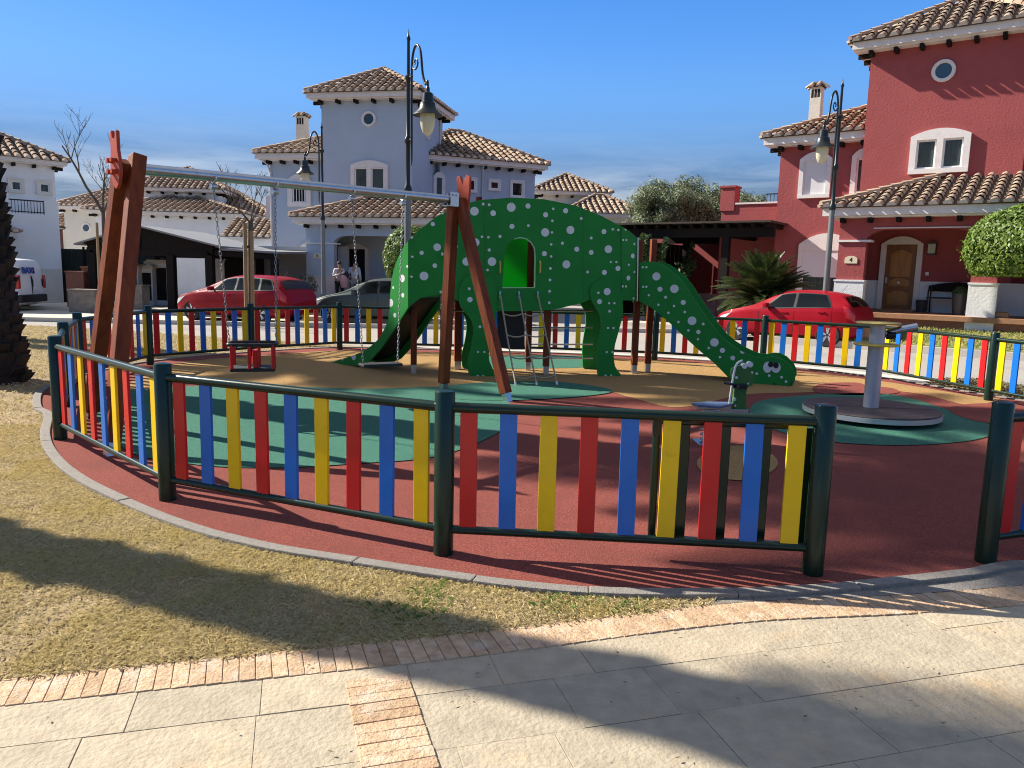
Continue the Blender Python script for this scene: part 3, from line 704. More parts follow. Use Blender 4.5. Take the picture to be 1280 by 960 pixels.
# deck, hanging black skirt under it, back rungs
mb = MB(); dz = Dp(650, 372, 12.3).z
a0 = PLN(556, 378, Bo, Bn); a1 = PLN(776, 378, Bo, Bn)
mb.prism([V2(a0 + Bn * .04, dz), V2(a1 + Bn * .04, dz), V2(a1 + Bn * (BD - .06), dz), V2(a0 + Bn * (BD - .06), dz)], (0, 0, .05)); LOC(mb.build('deck', K['deck'], dino))
mb = MB(); mb.prism([PLN(u, v, Bo + Bn * .5, Bn) for u, v in ((622, 386), (656, 386), (656, 437), (640, 437), (622, 434))], Bn * .02); LOC(mb.build('black_skirt', K['black'], dino))
for v in (409.5, 430.5, 448):
    mb = MB(); mb.tube([PLN(u, v, Bo + Bn * .75, Bn) for u in (662, 741)], .014, 8); LOC(mb.build('rung', K['steel'], dino))
mb = MB(); mb.tube([PLN(u, 388.5, Bo + Bn * .75, Bn) for u in (560, 741)], .02, 8); LOC(mb.build('cross_bar', K['steel'], dino))
# rope ladder
rl_top = [PLN(u, 366, Bo - Bn * .03, Bn) for u in (625, 648.5, 672)]; rl_bot = [G(645.5, 485), G(671.5, 484), G(697, 483)]
net = None
for a, b in zip(rl_top, rl_bot):
    mb = MB(); pts = [a.lerp(b, t / 8) - Vector((0, 0, .03 * math.sin(PI * t / 8))) for t in range(9)]
    mb.tube(pts, .013, 8); ro = LOC(mb.build('climbing_rope', K['rope'], dino, 60))
    mb = MB(); mb.cyl(a - Vector((0, 0, .09)) - Bn * .03, a + Vector((0, 0, .02)), .017, n=8); LOC(mb.build('rope_clamp', K['steel'], ro)); mb = MB(); mb.cyl(b + Vector((0, 0, .0)), b.lerp(a, .05), .018, n=8); LOC(mb.build('rope_clamp', K['steel'], ro))
for t in (.22, .44, .67, .88):
    pts = []
    for j in range(2):
        a, b = rl_top[j].lerp(rl_bot[j], t), rl_top[j + 1].lerp(rl_bot[j + 1], t)
        a -= Vector((0, 0, .03 * math.sin(PI * t))); b -= Vector((0, 0, .03 * math.sin(PI * t)))
        pts += [a.lerp(b, k / 6) - Vector((0, 0, .035 * math.sin(PI * k / 6))) for k in range(7)]
    mb = MB(); mb.tube(pts, .012, 6); LOC(mb.build('rope_rung', K['rope'], dino, 60))

# ================================================================== SWING SET
fA, fB, fC, fD = G(138, 571), G(113, 524), G(554, 489), G(635, 503)
mid0, mid1 = (fA + fB) / 2, (fC + fD) / 2
BZ = 2.52
b0 = Vector((mid0.x, mid0.y, Dp(172, 212, mid0.y).z)); b0 = Dp(172, 211, mid0.y); b1 = Dp(566, 249.5, mid1.y)
sw = thing('swing_frame', 'A-shaped red timber swing frame with a grey steel crossbar', 'swing', ((b0.x + b1.x) / 2, (b0.y + b1.y) / 2, 0))
def SL(o): to_root(o, sw); return o
bd = (b1 - b0).normalized(); bdh = Vector((bd.x, bd.y, 0)).normalized(); bp = Vector((-bdh.y, bdh.x, 0))
mb = MB(); mb.cyl(b0 - bd * .0, b1 + bd * .02, .052, n=20); SL(mb.build('crossbar', K['steel'], sw, 40))
def leg(foot, top, w=.115, ext=0.):
    d = (top - foot).normalized(); mb = MB(); st = foot + d * .12; mb.beam(st, top + d * ext, w, w, tuple(bdh)); lo = SL(mb.build('leg', K['wood'], sw, bevel=.008))
    mb = MB(); mb.beam(foot - d * .03, st + d * .03, w * .7, w * .7, tuple(bdh)); SL(mb.build('leg_foot', K['steel'], lo))
leg(fA, b0 + bp * -.03 - bdh * .02, .125, .12); leg(fB, b0 + bp * .03 - bdh * .13, .125, .06)
leg(fC, b1 + bp * .03 + bdh * .04, .12, -.08); leg(fD, b1 - bp * .0 + bdh * .12, .12, .02)
def ornament(c, out, px, th=.03):
    nn = Vector((out.x, out.y, 0)).normalized()
    pts = [PLN(u, v, c, nn) for u, v in px]; mb = MB(); mb.prism(pts, nn * th); return SL(mb.build('end_plate', K['wood_face'], sw, bevel=.004))
# left plate faces out; drawn in its own plane (height and width in metres)
def plate(c, widths, th=.03):
    ax = bp; pts = [c + ax * x + Vector((0, 0, z)) for x, z in widths]
    mb = MB(); mb.prism(pts, bdh * th); return SL(mb.build('end_plate', K['wood_face'], sw, bevel=.004))
lp = [(-.01, -.20), (.06, -.16), (.10, -.06), (.095, .06), (.075, .14), (.075, .30), (.04, .315), (.03, .25), (.0, .235), (-.03, .25), (-.045, .315), (-.075, .30), (-.075, .14), (-.10, .05), (-.11, -.06), (-.07, -.16)]
plate(b0 - bdh * .20, lp)
for x in (-.045, .045):
    for z in (-.05, .05): p = b0 - bdh * .23 + bp * x + Vector((0, 0, z)); mb = MB(); mb.cyl(p + bdh * .05, p - bdh * .02, .022, n=8); SL(mb.build('bolt', K['wood_face'], sw))
rp = [(-.10, -.15), (.08, -.16), (.10, .1), (.12, .30), (.06, .32), (.0, .20), (-.07, .33), (-.13, .29), (-.12, .1)]
plate(b1 + bdh * .17, rp, .035)
mb = MB(); mb.box(b1 + Vector((0, 0, -.01)) - bdh * .03, (.13, .012, .16), math.atan2(bdh.y, bdh.x), 0); c0 = b1 - bp * .066 - bdh * .03
mb.box(c0, (.14, .012, .17), math.atan2(bdh.y, bdh.x)); mb.box(b1 - bdh * .05 + Vector((0, 0, -.085)), (.16, .13, .012), math.atan2(bdh.y, bdh.x))
for x in (-.03, .03):
    p = c0 + bdh * x + Vector((0, 0, .05)); mb.cyl(p, p - bp * .02, .014, n=8)
SL(mb.build('bracket', K['steel'], sw))
def onbar(u):
    lo, hi = 0., 1.
    for _ in range(40):
        m_ = (lo + hi) / 2; p = b0.lerp(b1, m_) - EYE; x = 640 + FPX * p.dot(RT) / p.dot(_fw)
        if x < u: lo = m_
        else: hi = m_
    return b0.lerp(b1, lo)
def chain(name, a, b, parent, origin, r=.012):
    """alternating links"""
    d = (b - a); L = d.length; d.normalize(); mb = MB(); n = int(L / .042); x = d.cross(Vector((0, 1, .01))).normalized(); y = d.cross(x)
    for i in range(n):
        c = a + d * ((i + .5) * L / n); w = x if i % 2 else y; hl = L / n * .64; pts = []
        for k in range(9):
            t = 2 * PI * k / 8; pts.append(c + d * (hl * math.cos(t)) + w * (r * math.sin(t)))
        mb.tube(pts, .0036, 4, cap=False)
    o = mb.build(name, K['chain'], parent); o.data.transform(Matrix.Translation(-origin)); return o
def hanger(p, parent, origin):
    mb = MB(); mb.tube([p + bp * .06, p + bp * .062 - Vector((0, 0, .03)), p - Vector((0, 0, .075)), p - bp * .062 - Vector((0, 0, .03)), p - bp * .06], .012, 6)
    mb.cyl(p - bdh * .03 - Vector((0, 0, .1)), p + bdh * .03 - Vector((0, 0, .1)), .03, n=10)
    o = mb.build('hanger', K['steel'], parent, 50); o.data.transform(Matrix.Translation(-origin))
# cradle swing
h0, h1 = onbar(266.5), onbar(343.5)
cz = (h0 + h1) / 2; sy = cz.y - .06
c0, c1 = Dp(286.5, 428, sy), Dp(345.5, 431, sy + .12)
sc = (c0 + c1) / 2; so_ = Vector((sc.x, sc.y, sc.z - .28))
bs = thing('toddler_swing', 'red and black cradle swing seat for toddlers hanging on two chains', 'swing seat', tuple(so_))
def BL(o): o.data.transform(Matrix.Translation(-so_)); return o
for a, b in ((h0, c0), (h1, c1)): chain('chain', a - Vector((0, 0, .1)), b, bs, so_); hanger(a, bs, so_)
ax = (c1 - c0); ax.z = 0; W = ax.length; ax.normalize(); ay = Vector((-ax.y, ax.x, 0))
ctr = sc - Vector((0, 0, .0))
def P_(x, y, z): return ctr + ax * x + ay * y + Vector((0, 0, z))
w2 = W / 2; d2 = .15
mb = MB(); mb.tube(crom([P_(-w2, -d2 * .6, 0), P_(-w2 * .8, -d2, 0), P_(w2 * .8, -d2, 0), P_(w2, -d2 * .6, 0), P_(w2, d2 * .6, 0), P_(w2 * .8, d2, 0), P_(-w2 * .8, d2, 0), P_(-w2, d2 * .6, 0)], 4, True) + [P_(-w2, -d2 * .6, 0)], .019, 8); BL(mb.build('safety_ring', K['black'], bs, 60))
for x, y in ((-w2 * .86, -d2), (w2 * .86, -d2), (-w2 * .86, d2), (w2 * .86, d2), (-.03, -d2), (.05, d2)): mb = MB(); mb.tube([P_(x, y, 0), P_(x, y, -.25)], .018, 8); BL(mb.build('red_strap', K['red'], bs, 60))
mb = MB()
mb.tube([P_(.03, -d2, -.05), P_(.03, -d2 * .9, -.2), P_(.03, -d2 * .5, -.27)], .03, 8)
BL(mb.build('crotch_strap', K['red'], bs, 60))
mb = MB(); mb.prism([P_(-w2 * .95, -d2, -.28), P_(w2 * .95, -d2, -.28), P_(w2 * .95, d2, -.28), P_(-w2 * .95, d2, -.28)], (0, 0, .04)); BL(mb.build('seat', K['rubber_black'], bs, bevel=.012))
# flat swing
h0, h1 = onbar(439.5), onbar(503.5); cz = (h0 + h1) / 2; sy = cz.y
c0, c1 = Dp(454, 454, sy - .1), Dp(497, 452.5, sy + .12); sc = (c0 + c1) / 2; so_ = sc - Vector((0, 0, .04))
fs_ = thing('flat_swing', 'flat black swing seat hanging on two chains in front of the dinosaur tail', 'swing seat', tuple(so_))
for a, b in ((h0, c0), (h1, c1)): chain('chain', a - Vector((0, 0, .1)), b, fs_, so_); hanger(a, fs_, so_)
ax = (c1 - c0); ax.z = 0; W = ax.length; ax.normalize(); ay = Vector((-ax.y, ax.x, 0)); ctr = sc
w2 = W / 2 + .03; d2 = .10
mb = MB(); mb.prism([P_(-w2, -d2, -.04), P_(w2, -d2, -.04), P_(w2, d2, -.04), P_(-w2, d2, -.04)], (0, 0, .035)); BL(mb.build('seat', K['rubber_black'], fs_, bevel=.012))

# ================================================================== ROUNDABOUT
mgc = G(1087, 524); rr = .77
mg = thing('playground_roundabout', 'dark round turning platform with a grey central column and yellow hand discs', 'roundabout', (mgc.x, mgc.y, 0))
mb = MB(); mb.lathe([(rr - .05, .075), (rr, .075), (rr, .13), (rr - .01, .132)][::1], n=64); mb.lathe([(.3, .0), (.3, .07)], n=24); mg_rim = mb.build('platform_rim', K['silver'], mg, 40)
mb = MB(); mb.lathe([(.0, .128), (rr - .012, .128), (rr - .004, .14), (rr - .012, .15), (0, .15)], n=64); mb.build('platform', K['deck'], mg, 40)
mb = MB(); mb.box((0, 0, .1512), (rr * 1.98, .006, .003), R(-8)); mb.build('platform_seam', K['black'], mg)
lean = Vector((.035, .0, 0))
mb = MB(); mb.cyl((0, 0, .15), (0, 0, 1.14), .088, n=28); col = mb.build('column', K['silver'], mg, 40)
mb = MB(); mb.lathe([(.09, .90), (.255, .895), (.262, .905), (.255, .915), (.09, .918)], n=40); mb.build('hand_disc', K['yplastic'], mg, 40)
mb = MB(); mb.lathe([(0, 1.155), (.245, 1.15), (.252, 1.162), (.245, 1.172), (0, 1.178)], n=40); mb.build('top_disc', mat('weathered_yellow_plastic', (.50, .38, .12), .6, var=.4, vscale=9), mg, 40)
mb = MB(); mb.tube([(.08, 0, 1.04), (.16, -.02, 1.06), (.24, -.04, 1.09), (.42, -.08, 1.13)], [.03, .04, .045, .05], 10); mb.build('lever_handle', K['steel'], mg, 60)
mb = MB(); mb.tube([(.10, -.02, 1.02), (.19, -.03, 1.03)], .05, 10); mb.build('lever_joint', K['black'], mg, 60)

# ================================================================== SPRING RIDER
sp = Dp(918, 505, 7.5); sp.z = 0
sr = thing('spring_rider', 'small dark green dinosaur spring rider with a grey seat and white handle rod', 'spring rider', (sp.x, sp.y, 0))
def q_(u, v, Y=7.5): p = Dp(u, v, Y) - Vector((sp.x, sp.y, 0)); return p
neckp = [(917, 522), (916.5, 505), (918, 487), (917, 478), (914.5, 468), (915, 462), (920, 458.5), (927, 457), (934, 459), (940, 463), (943, 469), (943, 476), (940, 482), (935, 484), (933, 492), (933, 505), (933, 522)]
for d in (-.02,):
    mb = MB(); mb.prism([q_(u, v) for u, v in smoothpx(neckp, 3)], (0, .045, 0)); hp = mb.build('head_panel', K['dgreen2'], sr)
mb = MB()
for u, v, r in ((918, 499, 2.2), (920.5, 472, 1.8), (914, 515, 2.3), (919, 507, 1.3), (940, 465.5, 1.4), (935, 479.5, 1.2)):
    c = q_(u, v) + Vector((0, -.0005, 0)); mb.cyl(c, c + Vector((0, -.006, 0)), r * 7.5 / FPX, n=14)
mb.build('spots', K['spot'], hp)
mb = MB()
for u, v, r in ((930.5, 457.5, 3.4), (937.5, 455.5, 3.6)):
    c = q_(u, v); mb.cyl(c - Vector((0, .012, 0)), c + Vector((0, .05, 0)), r * 7.5 / FPX, n=18)
mb.build('eyes', K['spot'], hp, 40)
mb = MB(); mb.tube(crom([q_(911.5, 505, 7.44), q_(914, 488, 7.44), (q_(917.5, 466, 7.44)), q_(921, 455, 7.44), q_(928, 450.5, 7.44)], 4), .011, 8); mb.build('handle_rod', K['white'], sr, 60)
mb = MB(); a = q_(919, 482, 7.52); mb.tube([a + Vector((0, -.16, 0)), a + Vector((0, .2, 0))], .018, 8); mb.build('hand_grip', K['black'], sr, 60); mb = MB(); mb.tube([q_(906, 479, 7.3), q_(919, 481, 7.46)], .012, 8); mb.build('foot_rest', K['black'], sr, 60)
mb = MB(); mb.box(q_(924.5, 482.5, 7.48), (.14, .05, .045)); mb.build('neck_clamp', K['black'], sr, bevel=.01)
mb = MB(); st = [q_(864, 506, 7.6), q_(872, 508.5, 7.35), q_(900, 511, 7.32), q_(916, 507, 7.4), q_(914, 505, 7.65), q_(885, 504.5, 7.75)]
mb.prism(st, (0, 0, .022)); mb.build('seat', K['seatblue'], sr, bevel=.006)
base = Vector((-.22, .02, 0))
mb = MB(); hel = [base + Vector((.085 * math.cos(t * .45), .085 * math.sin(t * .45), .03 + t * .0034)) for t in range(0, 100)]; mb.tube(hel, .013, 6); mb.build('coil_spring', K['steel'], sr, 60)
mb = MB(); mb.box(base + Vector((.0, 0, .385)), (.34, .16, .04)); mb.build('top_plate', K['steel'], sr, bevel=.004)
mb = MB(); mb.box(base + Vector((0, 0, .015)), (.28, .28, .02)); mb.build('base_plate', K['steel'], sr, bevel=.004)
mb = MB(); mb.box(base + Vector((.18, .0, .345)), (.36, .06, .036)); mb.build('neck_arm', K['steel'], sr, bevel=.004)
# ================================================================== HOUSES
def tiles(mbT, mbP, A, B, inward, run, rise, hipL=True, hipR=True, pitch_w=.33, tl=.36, r=.112, seed=1, maxrun=None):
    """one roof slope: barrel tiles in columns over a pan sheet. A,B = ends of the eave seen with the slope rising along inward"""
    rg = random.Random(seed); A, B, inward = Vector(A), Vector(B), Vector(inward).normalized()
    e = (B - A); L = e.length; e.normalize(); sl = math.hypot(run, rise); up = (inward * run + Vector((0, 0, rise))) / sl; nrm = e.cross(up)
    if nrm.z < 0: nrm = -nrm
    def bmax(a): return max(0, min(run, a if hipL else 1e9, L - a if hipR else 1e9))
    # pan sheet
    if hipL and hipR:
        if L <= 2 * run + 1e-3: top = [(L / 2, L / 2)]
        else: top = [(L - run, run), (run, run)]
    elif hipL: top = [(L, run), (run, run)] if L > run else [(L, L)]
    elif hipR: top = [(L - run, run), (0, run)] if L > run else [(0, L)]
    else: top = [(L, run), (0, run)]
    pts = [(0, 0), (L, 0)] + top
    k = sl / run
    P3 = [A + e * a + up * (b * k) for a, b in pts]
    clean = []
    for p in P3:
        if not clean or (p - clean[-1]).length > 1e-3: clean.append(p)
    mbP.prism(clean, nrm * .03)
    n = max(1, int(L / pitch_w)); w = L / n
    ang = [0, 45, 90, 135, 180]
    for i in range(n):
        a = (i + .5) * w; ln = bmax(a) * k
        if ln < .08: continue
        q = -.09; j = 0
        while q < ln - .05:
            q1 = min(q + tl, ln + .04); lift0 = .03 + rg.uniform(0, .012); lift1 = .008; r0, r1 = r, r * .86
            aa = a + rg.uniform(-.008, .008)
            vs = []
            for (qq, rr_, lf) in ((q, r0, lift0 + .02), (q1 + .05, r1, lift1 + .02)):
                for t in ang:
                    t = R(t); vs.append(A + e * (aa - rr_ * math.cos(t)) + up * qq + nrm * (lf + rr_ * 1.0 * math.sin(t)))
            mbT.add(vs, [(k_, k_ + 1, k_ + 6, k_ + 5) for k_ in range(4)])
            if j == 0: mbT.add(vs[:5], [(4, 3, 2, 1, 0)], 1)
            q += tl; j += 1
def ridge(mbT, a, b, r=.10, tl=.36, seed=3):
    rg = random.Random(seed); a, b = Vector(a), Vector(b); d = b - a; L = d.length; d.normalize(); s = d.cross(Vector((0, 0, 1))).normalized(); u = s.cross(d)
    q = 0
    while q < L:
        q1 = min(q + tl + .04, L + .03); vs = []
        for qq, rr_, lf in ((q, r, .05), (q1, r * .85, .03)):
            for t in (-15, 40, 90, 140, 195):
                t = R(t); vs.append(a + d * qq + s * (-rr_ * math.cos(t)) + u * (lf + rr_ * math.sin(t)))
        mbT.add(vs, [(k, k + 1, k + 6, k + 5) for k in range(4)] + [(4, 3, 2, 1, 0)] * (1 if q == 0 else 0)); q += tl
def hiproof(root, x0, x1, y0, y1, ze, ov=.5, slope=.5, seed=1, rafters=True, fas=.24, sides='FBLR', rspace=.62, gut=False, parent=None, open_l=False, open_r=False, pw=.33):
    """hipped tile roof on the box x0..x1, y0..y1 whose eave underside is at ze"""
    X0, X1, Y0, Y1 = x0 - ov, x1 + ov, y0 - ov, y1 + ov; w, d = X1 - X0, Y1 - Y0; run = min(w, d) / 2; zt = ze + fas
    T, P = MB(), MB(); rise = run * slope; C = [(X0, Y0, zt), (X1, Y0, zt), (X1, Y1, zt), (X0, Y1, zt)]
    tiles(T, P, C[0], C[1], (0, 1, 0), run, rise, seed=seed, pitch_w=pw); tiles(T, P, C[1], C[2], (-1, 0, 0), run, rise, seed=seed + 1, pitch_w=pw)
    if 'B' in sides: tiles(T, P, C[2], C[3], (0, -1, 0), run, rise, seed=seed + 2, pitch_w=pw)
    tiles(T, P, C[3], C[0], (1, 0, 0), run, rise, seed=seed + 3, pitch_w=pw)
    if w >= d: r0, r1 = (X0 + run, (Y0 + Y1) / 2, zt + rise), (X1 - run, (Y0 + Y1) / 2, zt + rise); tops = [r0, r1, r1, r0]
    else: r0, r1 = ((X0 + X1) / 2, Y0 + run, zt + rise), ((X0 + X1) / 2, Y1 - run, zt + rise); tops = [r0, r0, r1, r1]
    for c, t in zip(C, tops): ridge(T, Vector(c) + Vector((0, 0, .06)), Vector(t) + Vector((0, 0, .07)), seed=seed)
    if (Vector(r0) - Vector(r1)).length > .1: ridge(T, Vector(r0) + Vector((0, 0, .07)), Vector(r1) + Vector((0, 0, .07)))
    rf = P.build('roof', K['pan'], root); tb = T.build('roof_tiles', [K['tile'], K['mortar']], rf, 50)
    E_ = MB(); E_.bb(X0 + .05, X1 - .05, Y0 + .05, Y1 - .05, ze + .05, zt + .012); E_.bb(X0 + .16, X1 - .16, Y0 + .16, Y1 - .16, ze, ze + .047)
    E_.build('eaves', K['trim'], root)
    if rafters:
        def raf(c, dx):
            m = MB(); m.box(c, (ov * .72, .1, .13) if dx else (.1, ov * .72, .13)); m.build('rafter_end', K['beamdark'], root)
        nn = max(2, int((x1 - x0) / rspace))
        for i in range(nn + 1):
            x = x0 + .05 + (x1 - x0 - .1) * i / nn
            if 'F' in sides: raf((x, y0 - ov * .36 - .003, ze - .068), False)
        nn = max(2, int((y1 - y0) / rspace))
        for i in range(nn + 1):
            y = y0 + .05 + (y1 - y0 - .1) * i / nn
            if 'L' in sides: raf((x0 - ov * .36 - .003, y, ze - .068), True)
            if 'R' in sides: raf((x1 + ov * .36 + .003, y, ze - .068), True)
    return tops, zt
def arch_head(mb, x0, x1, z, h, y0, th, drop=.05):
    """segmental-topped lintel between x0..x1 from z up, h high in the middle"""
    k = 10; pts = [(x0, z), (x1, z)]
    for i in range(k + 1):
        t = i / k; x = lerp(x1, x0, t); pts.append((x, z + h - drop * 4 * (t - .5) ** 2 * 1.6))
    mb.prism([(x, y0, zz) for x, zz in pts], (0, th, 0))
def window(root, y, x0, x1, z0, z1, nl=2, fw=.16, head=.22, proud=.09, fill='curtain', arch=True, sill=True, M=None, trim='trim', bars=False, sash=True, drop=.12):
    """surround x0..x1, z0..z1 on the wall face y (facing -y). nl = number of lights"""
    mb = MB(); yo = y - proud; zt = z1 - head
    mb.bb(x0, x0 + fw, yo, y + .02, z0 + fw * .8, zt); mb.bb(x1 - fw, x1, yo, y + .02, z0 + fw * .8, zt)
    mb.bb(x0, x1, yo - .015, y + .02, z0, z0 + fw * .8)
    if arch: arch_head(mb, x0, x1, zt, head, yo, proud + .02, drop)
    else: mb.bb(x0, x1, yo, y + .02, zt, z1)
    lw = (x1 - x0 - 2 * fw - (nl - 1) * fw) / nl
    for i in range(1, nl): xx = x0 + fw + i * lw + (i - 1) * fw; mb.bb(xx, xx + fw, yo, y + .02, z0 + fw * .8, zt)
    w = mb.build('window', K[trim], root)
    for i in range(nl):
        a = x0 + fw + i * (lw + fw); b = a + lw; zb = z0 + fw * .8
        if fill == 'shutter':
            m = MB(); m.bb(a, b, y - .03, y + .01, zb, zt); m.build('shutter', K['shutter'], w); continue
        m = MB(); m.bb(a, b, y - .004, y + .012, zb, zt); m.build('curtain' if fill == 'curtain' else 'dark_room', K[fill], w)
        if sash:
            m = MB(); f = .05
            m.bb(a, a + f, y - .035, y - .006, zb, zt); m.bb(b - f, b, y - .035, y - .006, zb, zt); m.bb(a + f, b - f, y - .035, y - .006, zb, zb + f); m.bb(a + f, b - f, y - .035, y - .006, zt - f, zt)
            m.build('sash', K['white'], w)
        m = MB(); m.bb(a, b, y - .022, y - .016, zb, zt); m.build('pane', K['glass'], w)
        if bars:
            m = MB()
            for k in range(5): x = a + (b - a) * (k + .5) / 5; m.bb(x - .012, x + .012, y - .07, y - .045, zb, zt)
            m.build('window_bars', K['white'], w)
    return w
def oculus(root, y, x, z, r=.31, proud=.07):
    M = Matrix.Rotation(PI / 2, 3, 'X'); mb = MB(); mb.lathe([(r * .68, -.01), (r * .68, proud * .6), (r * .72, proud), (r * .95, proud), (r, proud * .8), (r, -.01)], (x, y, z), 32, 0, M); w = mb.build('round_window', K['trim'], root, 35)
    mb = MB(); mb.cyl((x, y - .012, z), (x, y - .004, z), r * .7, n=28); mb.build('pane', mat('round_window_glass', (.05, .09, .13), .08), w)
def wallbox(root, x0, x1, y0, y1, z0, z1, m, name='wall'):
    mb = MB(); mb.bb(x0, x1, y0, y1, z0, z1); return mb.build(name, m, root)
def chimney(root, x, y, z0, z1, w=.55, m=None, parent=None):
    mb = MB(); mb.bb(x - w / 2, x + w / 2, y - w / 2, y + w / 2, z0, z1); ch = mb.build('chimney', m or K['stucco_white'], parent or root)
    mb = MB()
    for i in range(3):
        t = (i - 1) * w * .28
        mb.bb(x + t - .04, x + t + .04, y - w / 2 - .003, y - w / 2 + .02, z1 - .36, z1 - .08); mb.bb(x - w / 2 - .003, x - w / 2 + .02, y + t - .04, y + t + .04, z1 - .36, z1 - .08)
    mb.build('chimney_vents', K['dark'], ch)
    T, P = MB(), MB(); o = w / 2 + .06; C = [(x - o, y - o, z1 + .003), (x + o, y - o, z1 + .003), (x + o, y + o, z1 + .003), (x - o, y + o, z1 + .003)]
    for i, dv in enumerate(((0, 1, 0), (-1, 0, 0), (0, -1, 0), (1, 0, 0))): tiles(T, P, C[i], C[(i + 1) % 4], dv, o, o * .8, tl=.25, r=.075, pitch_w=.21)
    T.build('chimney_cap', [K['tile'], K['mortar']], ch, 50); P.build('chimney_cap_base', K['pan'], ch)
def plaque(root, x, y, z, txt, w=.34, h=.2):
    mb = MB(); k = 12; pts = [(x - w / 2, y, z - h / 2), (x + w / 2, y, z - h / 2)] + [(x + w / 2 * math.cos(PI * i / k), y, z + h * .1 + h * .45 * math.sin(PI * i / k)) for i in range(k + 1)]
    mb.prism(pts, (0, -.02, 0)); p = mb.build('number_plaque', mat('glazed_cream_tile', (.72, .64, .46), .3), root)
    text('numeral', txt, h * .85, (x, y - .0225, z - h * .02), (PI / 2, 0, 0), K['black'], p)
def text(name, s, size, loc, rot, m, parent, ext=.001, M=None, sx=1.0):
    c = bpy.data.curves.new(name, 'FONT'); c.body = s; c.size = size; c.align_x = 'CENTER'; c.align_y = 'CENTER'; c.extrude = ext; c.offset = size * .012
    t = bpy.data.objects.new(name, c); COL.objects.link(t)
    bpy.context.view_layer.update()
    me = bpy.data.meshes.new_from_object(t.evaluated_get(bpy.context.evaluated_depsgraph_get()))
    bpy.data.objects.remove(t); bpy.data.curves.remove(c)
    o = bpy.data.objects.new(name, me); COL.objects.link(o); me.materials.clear(); me.materials.append(m)
    from mathutils import Euler
    mm = M if M is not None else Matrix.Translation(Vector(loc)) @ Euler(rot).to_matrix().to_4x4()
    me.transform(mm @ Matrix.Scale(sx, 4, (1, 0, 0))); o.parent = parent; return o
def arch_wall(root, openings, x0, x1, z0, z1, y0, y1, m, spring, rad, name='porch_wall'):
    """wall with flat-arched openings [(a,b)] up to spring+rad"""
    mb = MB(); cur = x0
    for a, b in openings:
        if a > cur: mb.bb(cur, a, y0, y1, z0, z1)
        k = 8; top = [(a, spring)] + [(a + rad - rad * math.cos(PI / 2 * i / k), spring + rad * .55 * math.sin(PI / 2 * i / k)) for i in range(1, k + 1)] + [(b - rad + rad * math.cos(PI / 2 * (k - i) / k), spring + rad * .55 * math.sin(PI / 2 * (k - i) / k)) for i in range(k)] + [(b, spring)]
        pts = [(a, z1)] + top + [(b, z1)]
        mb.prism([(x, y0, z) for x, z in pts], (0, y1 - y0, 0)); cur = b
    if cur < x1: mb.bb(cur, x1, y0, y1, z0, z1)
    return mb.build(name, m, root)

